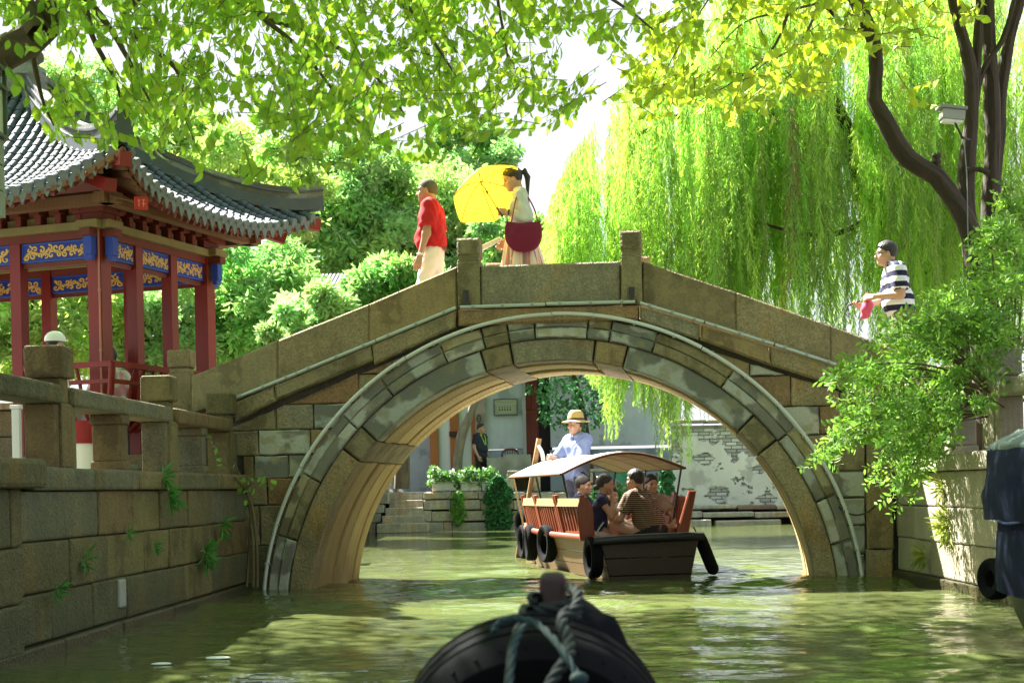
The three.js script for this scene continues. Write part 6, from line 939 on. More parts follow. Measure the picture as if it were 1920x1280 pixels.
{
  reseed(135);
  // visitor in a white cap behind the first railing post
  const p = at(103, 700, 11.6), o = person('visitor in white cap and white shirt standing behind the nearest railing post', V(p.x, 1.085, p.z), 2.4);
  const top = at(103, 621, 11.6).y - 1.085, r = human(o, { S: top / 1.72, hair: 'short', shirt: { m: cloth([0.75, 0.75, 0.73]), sleeve: 0.7 }, trousers: { m: cloth([0.10, 0.12, 0.20]) } });
  const g = new THREE.SphereGeometry(0.124, 22, 12, 0, 6.3, 0, 1.75); g.scale(0.88, 0.85, 1.0); g.translate(0, 0.045, -0.012); g.applyMatrix4(r.HM); part('cap', g, mat([0.85, 0.86, 0.86]), o); const b = new THREE.CylinderGeometry(0.075, 0.075, 0.008, 20, 1, false, -1.57, 3.14); b.translate(0, 0.045, 0.075); b.applyMatrix4(r.HM); part('peak', b, mat([0.85, 0.86, 0.86]), o); const bd = new THREE.TorusGeometry(0.113, 0.007, 6, 26); bd.rotateX(Math.PI / 2); bd.scale(0.9, 1.2, 1.02); bd.translate(0, 0.040, -0.012); bd.applyMatrix4(r.HM); part('cap_band', bd, mat([0.03, 0.035, 0.06]), o);
  const sit = (label, w, yaw, extra) => { const o3 = person(label, V(w.x, 1.262, w.z), yaw); human(o3, { S: 0.94, woman: 1, hair: 'long', trousers: { m: cloth([0.3, 0.28, 0.3]) }, j: { pel: [0, 0.54, 0], neck: [0, 1.02, 0.02], head: [0, 1.175, 0.05], sL: [0.165, 0.98, 0.02], sR: [-0.165, 0.98, 0.02], eL: [0.2, 0.73, 0.06], wL: [0.12, 0.64, 0.26], eR: [-0.2, 0.73, 0.06], wR: [-0.12, 0.64, 0.26], hL: [0.085, 0.52, 0.02], hR: [-0.085, 0.52, 0.02], kL: [0.1, 0.5, 0.43], kR: [-0.1, 0.5, 0.43], aL: [0.1, 0.085, 0.4], aR: [-0.1, 0.085, 0.4], tL: [0.11, 0.035, 0.54], tR: [-0.11, 0.035, 0.54] }, ...extra }); return o3; };
  const long = [[[0, 0.02, -0.085], [0, -0.10, -0.10], 0.055, 0.06], [[0, -0.10, -0.10], [0.0, -0.30, -0.10], 0.06, 0.04]];
  const spots = new THREE.MeshStandardMaterial({ map: texture(64, (u, v) => vnoise(u * 12, v * 12, 4, 12) > 0.6 ? [0.85, 0.6, 0.66] : [0.88, 0.87, 0.86], true), roughness: 0.9 });
  sit('woman with long dark hair in pale flowered dress seated in the pavilion', pavW(0.33, 0.12, 0), Math.PI / 2 + 2.2, { tail: long, shirt: { m: spots, sleeve: 0.7, hem: -0.1 }, look: [-0.3, 0, 1] });
  sit('dark-haired visitor sitting low in the pavilion behind the second railing post', pavW(0.98, 0.22, 0).add(V(0, 0, 0)), Math.PI / 2 + 2.0, { hair: 'short', S: 0.88, shirt: { m: cloth([0.4, 0.42, 0.45]), sleeve: 0.7 } });
}

// ------------------------------------------------------------------ the passenger boat under the arch
const BOAT = V(1.40, 0, -15.33), BTURN = 0.191;
const boat = thing('passenger_boat', 'wooden rowing boat with curved white canopy carrying passengers under the bridge', 'boat', BOAT, BTURN);
boat.updateMatrixWorld(true);
const toBoat = (v) => boat.worldToLocal(v.clone()), fromBoat = (x, y, z) => boat.localToWorld(V(x, y, z));
function tyre(o, R, r, m, rim) {                                     // axis along x
  const pr = [[R - r * 1.35, -r * 0.62], [R - r * 0.9, -r * 0.92], [R - r * 0.3, -r], [R - r * 0.06, -r * 0.72], [R, -r * 0.52], [R - 0.006, -r * 0.50], [R - 0.006, -r * 0.42], [R, -r * 0.40], [R, -r * 0.12], [R - 0.006, -r * 0.10], [R - 0.006, -r * 0.02], [R, 0], [R, r * 0.28], [R - 0.006, r * 0.30], [R - 0.006, r * 0.38], [R, r * 0.40], [R, r * 0.52], [R - r * 0.06, r * 0.72], [R - r * 0.3, r], [R - r * 0.9, r * 0.92], [R - r * 1.35, r * 0.62], [R - r * 1.2, 0], [R - r * 1.35, -r * 0.62]].map((q) => new THREE.Vector2(q[0], q[1]));
  const g = new THREE.LatheGeometry(pr, 44); g.rotateZ(Math.PI / 2); part('casing', toCreasedNormals(g, 0.6), m, o);
  const gs = []; for (let i = 0; i < 64; i++) { const b = new THREE.BoxGeometry(r * 0.5, 0.004, R * 0.022), s = i % 2 ? 1 : -1; b.rotateY(s * 0.7); b.translate(s * r * 0.62, R - r * 0.13, 0); b.rotateX(i / 64 * 2 * Math.PI); gs.push(b); } part('tread', merge(gs), m, o).userData.kind = 'stuff';
}
const RUBBER = pmat([0.008, 0.008, 0.009], { roughness: 0.85, specularIntensity: 0.15 });
{
  reseed(141);
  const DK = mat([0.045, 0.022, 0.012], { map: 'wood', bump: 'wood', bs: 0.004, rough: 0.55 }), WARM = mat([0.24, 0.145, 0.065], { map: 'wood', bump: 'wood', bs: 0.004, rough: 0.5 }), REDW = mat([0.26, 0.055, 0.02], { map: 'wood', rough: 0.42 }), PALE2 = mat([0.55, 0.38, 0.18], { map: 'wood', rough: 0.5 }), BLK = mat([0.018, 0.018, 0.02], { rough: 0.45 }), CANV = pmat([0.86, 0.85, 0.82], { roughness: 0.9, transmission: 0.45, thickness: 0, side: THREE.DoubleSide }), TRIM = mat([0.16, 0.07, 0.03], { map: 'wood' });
  const L = 4.9, half = (z, y) => { const t = -z / L, b = lerp(0.525, 0.66, smooth(0, 0.4, t)) * lerp(1, 0.55, smooth(0.55, 1, t)); return b * lerp(0.76, 1, clamp((y + 0.15) / 0.55)); }, sheer = (z) => 0.385 + 0.10 * Math.pow(-z / L, 2);
  const strip = (s, a, b) => { const pos = [], idx = [], n = 24; for (let i = 0; i <= n; i++) { const z = -L * i / n, h = sheer(z) + 0.15, y0 = -0.15 + h * a, y1 = -0.15 + h * b; for (const [y, t] of [[y0, 0], [y1, 0], [y1, 0.03], [y0, 0.03]]) pos.push(s * (half(z, y) - t), y, z); } for (let i = 0; i < n; i++) for (let k = 0; k < 4; k++) { const p = i * 4 + k, q = i * 4 + (k + 1) % 4; idx.push(p, q, p + 4, q, q + 4, p + 4); } const g = new THREE.BufferGeometry(); g.setAttribute('position', new THREE.Float32BufferAttribute(pos, 3)); g.setIndex(idx); const gg = g.toNonIndexed(); gg.computeVertexNormals(); return boxUV(gg); };
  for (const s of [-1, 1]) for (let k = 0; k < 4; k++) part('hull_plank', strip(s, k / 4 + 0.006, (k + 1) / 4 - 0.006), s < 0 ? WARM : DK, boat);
  const tr = (z, y0, y1) => extr([[-half(z, y0), y0], [half(z, y0), y0], [half(z, y1), y1], [-half(z, y1), y1]], 0.05, 0.006, z + 0.02);
  for (let k = 0; k < 3; k++) part('transom_plank', boxUV(tr(0, -0.15 + k * 0.178, -0.15 + (k + 1) * 0.178 - 0.006)), DK, boat); part('bow_board', boxUV(tr(-L + 0.03, -0.15, 0.47)), DK, boat);
  { const s = new THREE.Shape(); for (let i = 0; i <= 20; i++) { const z = -0.03 - (L - 0.08) * i / 20; i ? s.lineTo(half(z, 0.1) - 0.03, -z) : s.moveTo(half(z, 0.1) - 0.03, -z); } for (let i = 20; i >= 0; i--) { const z = -0.03 - (L - 0.08) * i / 20; s.lineTo(-half(z, 0.1) + 0.03, -z); } const g = new THREE.ShapeGeometry(s); g.rotateX(-Math.PI / 2); g.translate(0, 0.12, 0); part('floor', g, DK, boat); }
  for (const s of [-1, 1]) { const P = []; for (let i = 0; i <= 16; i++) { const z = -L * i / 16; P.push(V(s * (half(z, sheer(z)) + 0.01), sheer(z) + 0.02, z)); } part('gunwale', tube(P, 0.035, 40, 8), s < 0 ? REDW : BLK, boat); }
  part('stern_rail', tube([V(-0.60, 0.385, 0.03), V(-0.3, 0.40, 0.05), V(0.2, 0.41, 0.05), V(0.57, 0.41, 0.03)], 0.045, 16, 10), BLK, boat);
  // thwarts and slatted seat backs
  for (const z of [-0.62, -1.65, -2.7]) part('thwart', box(1.04, 0.04, 0.32, 0, 0.33, z, 0.01), REDW, boat);
  for (const s of [-1, 1]) for (const [z0, z1] of [[-0.42, -1.28], [-1.34, -2.2], [-2.26, -3.1]]) {
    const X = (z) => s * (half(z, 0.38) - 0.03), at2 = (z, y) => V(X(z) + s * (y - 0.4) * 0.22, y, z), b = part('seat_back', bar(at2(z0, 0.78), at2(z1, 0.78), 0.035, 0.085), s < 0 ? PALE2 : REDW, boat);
    part('lower_rail', bar(at2(z0, 0.44), at2(z1, 0.44), 0.03, 0.06), REDW, b);
    for (let i = 1; i < 9; i++) { const z = lerp(z0, z1, i / 9); part('slat', bar(at2(z, 0.42), at2(z, 0.75), 0.04, 0.018), REDW, b); }
    for (const z of [z0, z1]) part('post', bar(at2(z, 0.38), at2(z, 0.86), 0.06, 0.045), REDW, b);
  }
  part('end_board', boxUV(merge([extr([[-0.64, 0.38], [-0.48, 0.38], [-0.50, 0.74], [-0.56, 0.84], [-0.63, 0.82], [-0.67, 0.70]], 0.05, 0.012, -0.36)])), REDW, boat); part('end_board', boxUV(merge([extr([[0.36, 0.40], [0.50, 0.40], [0.60, 0.88], [0.52, 0.88]], 0.05, 0.012, -0.25)])), REDW, boat);
  // curved canopy
  const zc0 = -0.95, zc1 = -3.9, wc = 0.70, arc = (t, z, dy = 0) => V(lerp(-wc, wc, t), 1.10 + 0.20 * Math.sin(Math.PI * t) + 0.04 * t + dy, z);
  { const pos = [], idx = [], n = 24, m = 12; for (const dy of [0, 0.012]) for (let j = 0; j <= m; j++) for (let i = 0; i <= n; i++) { const p = arc(i / n, lerp(zc0, zc1, j / m), dy + 0.006 * Math.sin(j * 3.14 / 3)); pos.push(p.x, p.y, p.z); } const N = n + 1, T = N * (m + 1); for (let j = 0; j < m; j++) for (let i = 0; i < n; i++) { const k = j * N + i; idx.push(k, k + N, k + 1, k + 1, k + N, k + N + 1); } const g = new THREE.BufferGeometry(); g.setAttribute('position', new THREE.Float32BufferAttribute(pos.slice(0, T * 3), 3)); g.setIndex(idx); g.computeVertexNormals(); part('canopy', g, CANV, boat); }
  for (let k = 0; k <= 4; k++) { const z = lerp(zc0, zc1, k / 4), P = []; for (let i = 0; i <= 12; i++) P.push(arc(i / 12, z, -0.016)); part('canopy_rib', tube(P, k === 0 || k === 4 ? 0.017 : 0.010, 30, 6), TRIM, boat); }
  for (const t of [0, 0.25, 0.5, 0.75, 1]) part('canopy_batten', rod(arc(t, zc0, -0.012), arc(t, zc1, -0.012), t === 0 || t === 1 ? 0.015 : 0.008), TRIM, boat);
  for (let k = 0; k < 5; k++) { const t0 = 0.50 + k * 0.098, g = new THREE.PlaneGeometry(1, 1, 4, 1); deform(g, (v) => v.copy(arc(t0 + 0.0975 * (v.x + 0.5), lerp(zc0 - 0.04, zc1 + 0.04, v.y + 0.5), -0.022))); part('mat_lining', g, mat([0.55, 0.42, 0.26], { map: 'wood', rough: 0.9 }), boat); }
  for (const [t, z, m] of [[0.02, zc0 - 0.05, BLK], [0.98, zc0 - 0.05, BLK], [0.02, zc1 + 0.1, PALE2], [0.98, zc1 + 0.1, BLK], [0.02, -2.4, BLK], [0.98, -2.4, BLK]]) { const a = arc(t, z, -0.02); part('canopy_pole', rod(a, V(a.x * 0.80, 0.40, z), 0.012), m, boat); }
  // tyres used as fenders
  const tys = [[1075, 1046, 15.35, 'nearest tyre fender at the left stern corner of the passenger boat'], [1021, 1019, 17.0, 'second tyre fender along the left side of the passenger boat'], [999, 1017, 17.9, 'third tyre fender along the left side of the passenger boat'], [983, 1015, 18.8, 'farthest tyre fender hanging low at the left bow of the passenger boat'], [981, 985, 19.4, 'tyre fender hung highest at the left bow of the passenger boat']];
  const t0 = thing('tyre_fender', tys[0][3], 'tyre', V(0, 0, 0), 0, 'tyre fenders along the boat'); tyre(t0, 0.215, 0.062, RUBBER); part('rope', tube([V(0.02, 0.20, 0), V(0.07, 0.30, 0.01), V(0.12, 0.36, 0.0)], 0.009, 8, 5), mat([0.35, 0.42, 0.38]), t0);
  tys.forEach(([px, py, D, label], i) => { let o = t0; if (i) { o = t0.clone(); o.name = numbered('tyre_fender'); scene.add(o); o.userData = { ...t0.userData, label }; } const w = at(px, py, D), l = toBoat(w), z = Math.min(0.0, l.z), x = -(half(z, 0.2) + 0.075), q = fromBoat(x - (i === 4 ? 0.0 : 0), l.y, z); o.position.copy(q); o.rotation.set(0, BTURN + 0.12 * Math.sin(i * 2.1), 0); });
  { const a = fromBoat(0.60, 0.40, -0.18), o = thing('foam_fender', 'black sausage fender hanging from the right stern corner of the passenger boat', 'fender', a, BTURN); part('body', tube([V(-0.02, 0.04, 0), V(0.03, -0.10, 0.02), V(0.10, -0.30, 0.05), V(0.14, -0.40, 0.06)], (t) => 0.068 * Math.sqrt(Math.max(0.05, 1 - Math.pow(2 * t - 1, 8))), 20, 12), RUBBER, o); part('lanyard', rod(V(-0.03, 0.03, 0), V(-0.06, 0.10, -0.02), 0.008), dark, o); }
  // oar
  { const a = at(1011, 822, 19.2), h = at(1004, 862, 19.2), o = thing('oar', 'long wooden oar handled by the boatman in the straw hat', 'oar', a); wpart('loom', tube([a, h, at(992, 930, 19.8), at(978, 1035, 20.6)], (t) => lerp(0.034, 0.028, t), 20, 8), mat([0.42, 0.25, 0.12], { map: 'wood' }), o); wpart('blade', bar(at(979, 1020, 20.5), at(970, 1075, 21.0), 0.13, 0.02), mat([0.35, 0.2, 0.1], { map: 'wood' }), o); wpart('cloth_wrap', tube([at(1009, 835, 19.17), at(1016, 848, 19.15), at(1019, 866, 19.15)], 0.028, 8, 7), mat([0.8, 0.8, 0.78]), o); }
  // the people aboard, in the boat's axes; floor at 0.12
  const aboard = (label, x, y, z, yaw) => person(label, fromBoat(x, y, z), BTURN + yaw);
  {
    const w = toBoat(at(1082, 850, 18.9)); const o = aboard('boatman in straw hat and blue shirt rowing at the far end of the boat', w.x, 0.20, w.z, -1.15);
    const r = human(o, { S: 0.97, hair: 'short', skin: SKIN2, look: [-0.15, -0.05, 1], shirt: { m: cloth([0.26, 0.33, 0.62]), sleeve: 0.95, hem: -0.12, inf: 0.026, collar: 1 }, trousers: { m: cloth([0.08, 0.09, 0.14]) }, j: { eL: [0.24, 1.12, 0.12], wL: [0.12, 1.05, 0.40], eR: [-0.22, 1.14, 0.16], wR: [-0.04, 1.16, 0.42] }, handL: { palm: [-1, -0.2, 0], curl: 0.9 }, handR: { palm: [1, -0.2, 0], curl: 0.9 } });
    const ht = thing('straw_hat', 'wide-brimmed straw hat with dark band worn by the boatman', 'hat', o.localToWorld(V(r.J.head[0], r.J.head[1] + 0.055, r.J.head[2] - 0.012)), o.rotation.y);
    const pr = [[0.165, -0.018], [0.17, -0.010], [0.14, 0.0], [0.103, 0.008], [0.098, 0.05], [0.088, 0.10], [0.06, 0.135], [0.025, 0.128], [0.001, 0.125]].map((q) => new THREE.Vector2(q[0], q[1])), g = new THREE.LatheGeometry(pr, 30); deform(g, (v) => { v.z *= 1.08; v.y -= 0.10 * Math.pow(Math.max(0, Math.abs(v.x) - 0.09), 1); }); part('crown_and_brim', g, mat([0.66, 0.46, 0.17], { map: 'cloth', rough: 0.8 }), ht); const bd = new THREE.CylinderGeometry(0.0995, 0.1045, 0.028, 28, 1, true); bd.scale(1, 1, 1.08); bd.translate(0, 0.024, 0); part('hat_band', bd, mat([0.10, 0.06, 0.04]), ht);
  }
  const seat = (lean, f, extra = {}) => ({ j: { pel: [0, 0.34, 0], neck: [0, 0.34 + 0.47 * Math.cos(lean), 0.47 * Math.sin(lean)], head: [0, 0.34 + 0.47 * Math.cos(lean) + 0.145, 0.47 * Math.sin(lean) + 0.06], sL: [0.17, 0.30 + 0.46 * Math.cos(lean), 0.46 * Math.sin(lean) + 0.02], sR: [-0.17, 0.30 + 0.46 * Math.cos(lean), 0.46 * Math.sin(lean) + 0.02], eL: [0.24, 0.50, 0.30], wL: [0.12, 0.42, 0.48], eR: [-0.24, 0.50, 0.30], wR: [-0.12, 0.42, 0.48], hL: [0.09, 0.32, 0.02], hR: [-0.09, 0.32, 0.02], kL: [0.15, 0.40, 0.42], kR: [-0.15, 0.40, 0.42], aL: [0.12, 0.06, 0.42], aR: [-0.12, 0.06, 0.42], tL: [0.13, 0.03, 0.56], tR: [-0.13, 0.03, 0.56], ...f }, ...extra });
  {
    const o = aboard('man in brown and white striped T-shirt sitting with his back turned in the stern', 0.20, 0.13, -0.52, Math.PI + 0.75);
    human(o, { S: 0.94, fat: 0.02, hair: 'short', skin: SKIN2, look: [0.15, -0.2, 1], ...seat(0.38, {}), shirt: { m: stripes([0.22, 0.12, 0.07], [0.58, 0.49, 0.40], 48, 0.6), sleeve: 0.7, hem: -0.06, inf: 0.024, collar: 1 }, trousers: { m: cloth([0.012, 0.012, 0.016]), inf: 0.03 } });
    const o2 = aboard('passenger facing the camera half hidden behind the man in the striped T-shirt', 0.36, 0.13, -1.25, 0.15);
    human(o2, { S: 0.86, hair: 'short', skin: SKIN2, ...seat(0.1, {}), shirt: { m: cloth([0.45, 0.30, 0.22]), sleeve: 0.6 }, trousers: { m: cloth([0.1, 0.1, 0.12]) } });
    const o3 = aboard('woman in navy top with a dark hair bun, hand at her chin', -0.30, 0.13, -0.98, 1.25);
    human(o3, { S: 0.87, woman: 1, hair: 'long', skin: SKIN2, look: [0.1, -0.05, 1], tail: [[[0, -0.02, -0.10], [0, -0.03, -0.125], 0.036, 0.034]], ...seat(0.12, { eR: [-0.21, 0.55, 0.2], wR: [-0.06, 0.80, 0.20], wL: [0.1, 0.47, 0.42] }), handR: { dir: [0.2, 0.9, 0.0], palm: [0.2, 0, -1], curl: 0.75 }, shirt: { m: cloth([0.02, 0.025, 0.075]), sleeve: 0.22, hem: -0.06, inf: 0.014 }, trousers: { m: cloth([0.5, 0.5, 0.52]) } });
    const o4 = aboard('man in navy shirt sitting at the left rail behind the woman with the bun', -0.38, 0.13, -1.75, 1.0);
    human(o4, { S: 0.87, hair: 'short', skin: SKIN2, ...seat(0.2, {}), shirt: { m: cloth([0.02, 0.03, 0.09]), sleeve: 0.7 }, trousers: { m: cloth([0.08, 0.08, 0.1]) } });
    const o5 = aboard('passenger in white sitting in the middle of the boat beyond the man in stripes', 0.05, 0.13, -2.3, 0.6);
    human(o5, { S: 0.78, hair: 'short', ...seat(0.5, {}), shirt: { m: cloth([0.8, 0.8, 0.78]), sleeve: 0.7 }, trousers: { m: cloth([0.7, 0.7, 0.7]) } });
  }
}
// ------------------------------------------------------------------ bow of the viewer's own boat, and the covered boat on the right
{
  reseed(151);
  const D = 3.15, c = at(1003, 1404, D), o = thing('boat_bow', 'dark bow of the near boat, its wooden post bound with green rope', 'boat', V(c.x, 0, c.z)), W2 = mat([0.055, 0.03, 0.02], { map: 'wood', rough: 0.6 }), BLKH = pmat([0.008, 0.009, 0.011], { roughness: 0.95, specularIntensity: 0.05 });
  const s = new THREE.Shape(); s.moveTo(-0.26, 0); s.quadraticCurveTo(-0.30, -1.2, -0.55, -2.6); s.lineTo(0.55, -2.6); s.quadraticCurveTo(0.30, -1.2, 0.26, 0); s.quadraticCurveTo(0, 0.14, -0.26, 0);
  const g = new THREE.ExtrudeGeometry(s, { depth: 0.34, bevelEnabled: true, bevelSize: 0.02, bevelThickness: 0.02, bevelSegments: 2, curveSegments: 14 }); g.rotateX(-Math.PI / 2); g.translate(c.x, -0.02, c.z - 0.12); wpart('hull', boxUV(plain(g)), BLKH, o);
  const pt = at(1036, 1072, D + 0.05), pw = at(1064, 1110, D + 0.05).x - at(1006, 1110, D + 0.05).x; const pg = new RoundedBoxGeometry(pw, pt.y - 0.25, pw * 0.9, 3, 0.018); deform(pg, (v) => { const k = v.y > 0 ? 1 - 0.16 * v.y / (pt.y - 0.25) * 2 : 1; v.x *= k; v.z *= k; }); pg.translate(pt.x, (pt.y + 0.25) / 2, pt.z); wpart('mooring_post', boxUV(pg), mat([0.035, 0.013, 0.010], { map: 'wood', bump: 'wood', bs: 0.003, rough: 0.6 }), o);
  wpart('bow_hump', boxUV(plain((() => { const q = new THREE.SphereGeometry(1, 26, 16); q.scale(0.17, 0.24, 0.16); q.translate(pt.x + 0.03, pt.y - 0.30, pt.z - 0.02); return deform(q, (v) => { v.x += 0.012 * Math.sin(v.y * 40); v.y += 0.012 * Math.sin(v.x * 38 + v.z * 30); }); })())), BLKH, o);
  // ropes: twisted strands
  const rope = (pts, r, m, lab) => { const cv = new THREE.CatmullRomCurve3(pts), n = Math.ceil(cv.getLength() / 0.006), gs = []; const fr = cv.computeFrenetFrames(n, false); for (let k = 0; k < 3; k++) { const P = []; for (let i = 0; i <= n; i++) { const a = i * 0.42 + k * 2.094; P.push(cv.getPoint(i / n).addScaledVector(fr.normals[i], Math.cos(a) * r * 0.55).addScaledVector(fr.binormals[i], Math.sin(a) * r * 0.55)); } gs.push(new THREE.TubeGeometry(new THREE.CatmullRomCurve3(P), n, r * 0.6, 6)); } wpart('rope', merge(gs), m, o, lab); };
  const G1 = mat([0.007, 0.014, 0.013], { rough: 0.85 }), G2 = mat([0.004, 0.026, 0.028], { rough: 0.8 }), A = (x, y, d) => at(x, y, D + d);
  const coil = (y, rx, n, r, m) => { const P = []; for (let i = 0; i <= n * 16; i++) { const a = i / 16 * 2 * Math.PI + 2.4; P.push(V(pt.x + rx * Math.cos(a), at(1036, y, D).y - i * 0.0016, pt.z + 0.0 + rx * 0.95 * Math.sin(a))); } rope(P, r, m); };
  coil(1121, pw * 0.66, 1.9, 0.013, G1); coil(1146, pw * 0.9, 1.6, 0.016, G1);
  rope([A(1066, 1100, 0.02), A(1084, 1112, -0.06), A(1082, 1135, -0.09), A(1060, 1160, -0.12)], 0.011, G1);
  rope([A(1062, 1145, -0.10), A(1054, 1170, -0.16), A(1066, 1200, -0.2), A(1066, 1230, -0.26), A(1045, 1260, -0.30), A(1022, 1300, -0.34)], 0.0115, G1, 'thick frayed grey-green rope');
  rope([A(925, 1185, -0.14), A(935, 1168, -0.13), A(965, 1160, -0.12), A(1000, 1166, -0.15), A(1030, 1190, -0.22), A(1056, 1222, -0.28), A(1080, 1262, -0.32), A(1090, 1300, -0.36)], 0.007, G2, 'thin teal rope'); rope([A(985, 1172, -0.16), A(975, 1185, -0.24), A(964, 1215, -0.28), A(958, 1262, -0.32), A(955, 1310, -0.36)], 0.006, G2, 'thin teal rope'); rope([A(972, 1172, -0.16), A(966, 1190, -0.24), A(958, 1220, -0.28), A(952, 1270, -0.32), A(950, 1310, -0.36)], 0.006, G1);
  { const k = new THREE.SphereGeometry(0.015, 12, 10), q = A(1086, 1272, -0.34); k.scale(1.2, 0.9, 1); k.translate(q.x, q.y, q.z); wpart('knot', k, G2, o); }
  const t = thing('bow_tyre', 'large black tyre fender strapped over the near boat bow, seen blurred', 'tyre', V(c.x, c.y, c.z - 0.02), Math.PI / 2); t.rotation.order = 'YXZ'; t.rotation.z = 0.35; tyre(t, 0.288, 0.10, RUBBER);
}
{
  reseed(152);
  const o = thing('covered_boat', 'moored boat wrapped in dark blue tarpaulin at the right edge', 'boat', V(3.0, 0, -7.2)), TB = pmat([0.007, 0.013, 0.045], { roughness: 0.85, specularIntensity: 0.3, map: TX.cloth, bumpMap: TX.cloth, bumpScale: 0.006 }), TG = mat([0.14, 0.19, 0.18], { map: 'cloth', rough: 0.7 }), HB = mat([0.018, 0.02, 0.024], { map: 'wood', rough: 0.35 });
  // rounded bow end of the cover, in slices along the boat; the outline narrows towards the bow
  const cover = (y0, y1, wBase, wTop, zf, zb, m, name, wr) => { const pos = [], uv = [], idx = [], nu = 44, nv = 16; for (let j = 0; j <= nv; j++) { const t = j / nv, y = lerp(y0, y1, t), w = lerp(wBase, wTop, Math.pow(t, 1.6)), bulge = 0.05 * Math.sin(Math.PI * t); for (let i = 0; i <= nu; i++) { const a = Math.PI * i / nu, k = fbm(i / 4, j / 5 + wr, 7, 3) - 0.5, cx = Math.cos(a), sx = Math.sin(a), e = 1 + 0.07 * k + bulge, x = 3.08 + cx * w * e * (1 + 0.0), z = zb - Math.pow(sx, 0.16) * (zb - zf) * (1 + 0.02 * k) + (1 - t) * 0 + 0.12 * t * sx; pos.push(x, y + 0.02 * k, -z * -1); uv.push(i / 10, y * 1.5); } } for (let j = 0; j < nv; j++) for (let i = 0; i < nu; i++) { const q = j * (nu + 1) + i; idx.push(q, q + 1, q + nu + 1, q + 1, q + nu + 2, q + nu + 1); } const g = new THREE.BufferGeometry(); g.setAttribute('position', new THREE.Float32BufferAttribute(pos, 3)); g.setAttribute('uv', new THREE.Float32BufferAttribute(uv, 2)); g.setIndex(idx); g.computeVertexNormals(); return wpart(name, g, m, o); };
  cover(0.70, 1.10, 0.44, 0.40, -9.0, -4.5, TB, 'upper_tarpaulin', 0); cover(0.30, 0.72, 0.415, 0.41, -8.85, -4.5, TB, 'lower_tarpaulin', 5); cover(1.09, 1.22, 0.40, 0.16, -9.0, -4.5, TG, 'roof_sheet', 9);
  { const pos = [], idx = [], nu = 30, nv = 8; for (let j = 0; j <= nv; j++) { const t = j / nv, y = lerp(-0.1, 0.34, t); for (let i = 0; i <= nu; i++) { const a = Math.PI * i / nu, w = lerp(0.24, 0.40, Math.sqrt(t)); pos.push(3.08 + Math.cos(a) * w, y, -4.5 - Math.pow(Math.sin(a), 0.2) * lerp(3.9, 4.35, t)); } } for (let j = 0; j < nv; j++) for (let i = 0; i < nu; i++) { const q = j * (nu + 1) + i; idx.push(q, q + 1, q + nu + 1, q + 1, q + nu + 2, q + nu + 1); } const g = new THREE.BufferGeometry(); g.setAttribute('position', new THREE.Float32BufferAttribute(pos, 3)); g.setIndex(idx); g.computeVertexNormals(); wpart('hull', boxUV(g.toNonIndexed()), HB, o); }
  for (let i = 0; i < 3; i++) { const y = 0.71; wpart('tie_rope', tube([V(2.66, y, -8.2 + i), V(2.64, y - 0.02, -8.0 + i), V(2.66, y, -7.7 + i)], 0.008, 8, 5), mat([0.05, 0.07, 0.2]), o); }
  const f = at(1860, 1085, 8.95), ft = thing('boat_fender', 'black tyre fender at the bow of the tarpaulin-covered boat', 'tyre', V(f.x + 0.02, f.y, f.z), 0.25); tyre(ft, 0.125, 0.055, RUBBER);
}

// ------------------------------------------------------------------ small things
{ // floodlight on the forked tree
  reseed(161);
  const D = 13.1, c = at(1785, 210, D), o = thing('floodlight', 'grey box floodlight strapped to the forked tree, pointing at the bridge', 'lamp', c), gm = mat([0.22, 0.24, 0.22], { rough: 0.5 });
  const w = at(1810, 210, D).x - at(1758, 210, D).x; const top = box(w, 0.03, 0.16, 0, 0, 0, 0.006), body = box(w * 0.82, 0.09, 0.13, 0.01, -0.06, 0, 0.01), gl = box(w * 0.7, 0.02, 0.10, 0.01, -0.114, 0);
  const tilt = new THREE.Matrix4().makeRotationZ(-0.12).setPosition(c.x, c.y + 0.03, c.z); for (const [n, g, m] of [['visor', top, gm], ['housing', body, mat([0.30, 0.31, 0.29], { rough: 0.5 })], ['lens', gl, pmat([0.75, 0.78, 0.75], { roughness: 0.2 })]]) { g.applyMatrix4(tilt); wpart(n, g, m, o); }
  wpart('bracket', merge([rod(V(c.x + 0.02, c.y - 0.08, c.z), at(1805, 258, D), 0.010), rod(at(1805, 258, D), at(1818, 262, D + 0.1), 0.012)]), dark, o);
  const cable = thing('tree_cable', 'pale cable running down the trunk of the forked tree', 'cable', at(1816, 330, D)); wpart('cable', tube([at(1808, 262, D), at(1814, 340, D), at(1815, 420, D - 0.02), at(1818, 520, D)], 0.005, 20, 6), mat([0.22, 0.25, 0.25]), cable);
}
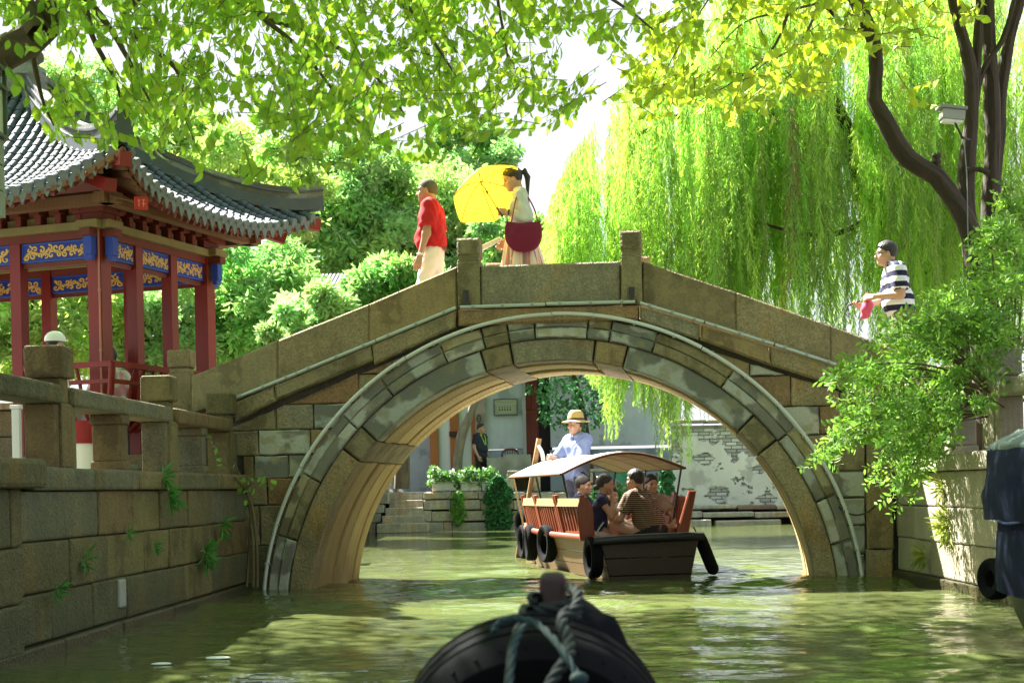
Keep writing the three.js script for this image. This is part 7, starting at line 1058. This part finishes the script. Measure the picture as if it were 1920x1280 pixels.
{ // weeds in the joints of the left wall
  reseed(163);
  const blade = leafGeo(0.11, 0.014, 0.1, 0.5), M = leafMat(0.09, 0.30, 0.05, 0.4), M2 = leafMat(0.30, 0.36, 0.05, 0.45);
  const tuft = (label, px, py, r, n, m = M, D = 0) => { let d = D || 9; if (!D) for (let i = 0; i < 40; i++) { const q = at(px, py, d); d *= q.x < WALL['-1'](d) + 0.02 ? 0.985 : 1.01; } const p = at(px, py, d); p.x += D ? 0 : 0.02; const t = thing('wall_weed', label, 'plant', p), L = [], T = [], s = r * d / F; for (let i = 0; i < n; i++) { const e = V(rr(0.1, 1.0), rr(-1.0, 0.8), rr(-1, 1)).normalize(); if (D) e.x *= -1; L.push(pose(p.clone().add(V(e.x * 0.35, e.y, e.z).multiplyScalar(rr(0, 0.55) * s)), V(e.x, e.y - 0.2, e.z).normalize(), rr(0, 6.28), rr(0.5, 1.25) * Math.min(1.2, s / 0.09))); T.push(tint(0.6, 1.3)); } scatter('leaves', blade, m, L, T, t); return t; };
  tuft('largest dark green weed tuft, low on the left wall near the bridge', 378, 1040, 34, 150);
  tuft('small weed growing above the second joint of the left wall', 150, 1050, 22, 40); tuft('dark weed at the lowest joint of the left wall', 97, 1105, 22, 45); tuft('pale green sprig in the middle of the left wall', 282, 1022, 18, 36);
  tuft('weed beside the top joint of the left wall', 232, 998, 16, 30); tuft('weed hanging under the coping of the left wall near the second post', 310, 930, 26, 60); tuft('bright weed on the left coping below the second post', 298, 895, 22, 45); tuft('weed near the bridge end of the left wall', 410, 985, 24, 45);
  tuft('bunch of bright grassy weeds in the sun on the right wall', 1785, 985, 60, 220, M2, 12.6); tuft('thin sprig of weeds on the right wall beside the sunlit bunch', 1735, 1040, 24, 40, M2, 13.2); tuft('drooping weed under the coping of the right wall', 1775, 915, 30, 60, M2, 12.7);
}
{ // vine at the corner of bridge and left wall
  reseed(167);
  const o = thing('climbing_vine', 'thin leafy vine climbing where the left wall meets the bridge', 'vine', at(448, 960, 13.9)), A = (x, y, d = 0) => at(x, y, 13.85 + d), vm = mat([0.13, 0.10, 0.05]);
  const runs = [[[462, 1010], [470, 960], [458, 910], [445, 880], [440, 862]], [[470, 960], [462, 915], [480, 905], [520, 918]], [[440, 880], [420, 870], [405, 850], [400, 832], [408, 810]], [[462, 1100], [466, 1040], [470, 980]], [[474, 1100], [474, 1020], [468, 950]], [[482, 1100], [480, 1010], [466, 930], [440, 895]]];
  const L = [], T = [], lg = leafGeo(0.07, 0.05, 0.3, 0.3); runs.forEach((q, i) => { const P = q.map(([x, y]) => A(x, y, rr(-0.05, 0.05))); wpart('stem', tube(P, i > 2 ? 0.014 : 0.006, 20, 5), vm, o); if (i < 3) { const cv = new THREE.CatmullRomCurve3(P); for (let k = 0; k < 9; k++) { L.push(pose(cv.getPoint(lerp(0.3, 1, rnd())).add(V(rr(-0.03, 0.03), rr(-0.03, 0.03), 0.02)), rdir(0.2), rr(0, 6.28), rr(0.6, 1.2))); T.push(tint(0.9, 1.3)); } } });
  scatter('leaves', lg, leafMat(0.22, 0.45, 0.06, 0.5), L, T, o);
}
{ // odd things seen through the left railing
  const p = at(150, 830, 13.2), o = thing('red_stool', 'red round stool on a white pedestal seen through the left railing', 'stool', V(p.x, 1.08, p.z)); const g = new THREE.CylinderGeometry(0.16, 0.13, 0.20, 20); g.translate(p.x, 1.52, p.z); wpart('seat', g, mat([0.25, 0.010, 0.014], { rough: 0.6 }), o); const g2 = new THREE.CylinderGeometry(0.12, 0.17, 0.34, 20); g2.translate(p.x, 1.25, p.z); wpart('pedestal', g2, mat([0.75, 0.75, 0.72]), o);
  const q = at(31, 815, 11.5), w = thing('white_post', 'narrow white post behind the nearest left railing bay', 'post', V(q.x, 1.08, q.z)); wpart('shaft', box(0.06, 0.55, 0.06, q.x, 1.36, q.z, 0.006), mat([0.72, 0.74, 0.74]), w); wpart('cap', box(0.08, 0.03, 0.08, q.x, 1.65, q.z, 0.006), mat([0.72, 0.74, 0.74]), w);
}
{ // bits of white floating on the water
  reseed(171); for (const [px, py, s, l] of [[302, 1248, 0.04, 'small white scrap floating on the water below the left wall'], [408, 1237, 0.05, 'brightest white scrap floating on the water at lower left']]) { const d = EYE * F / ((py - CY) + (px - CX) * ROLL), p = at(px, py, d); p.y = 0.012; const o = thing('floating_scrap', l, 'litter', p); const g = new THREE.SphereGeometry(s, 10, 6); g.scale(1.5, 0.18, 0.8); part('scrap', g, mat([0.85, 0.85, 0.82]), o); }
}

renderer.render(scene, camera);
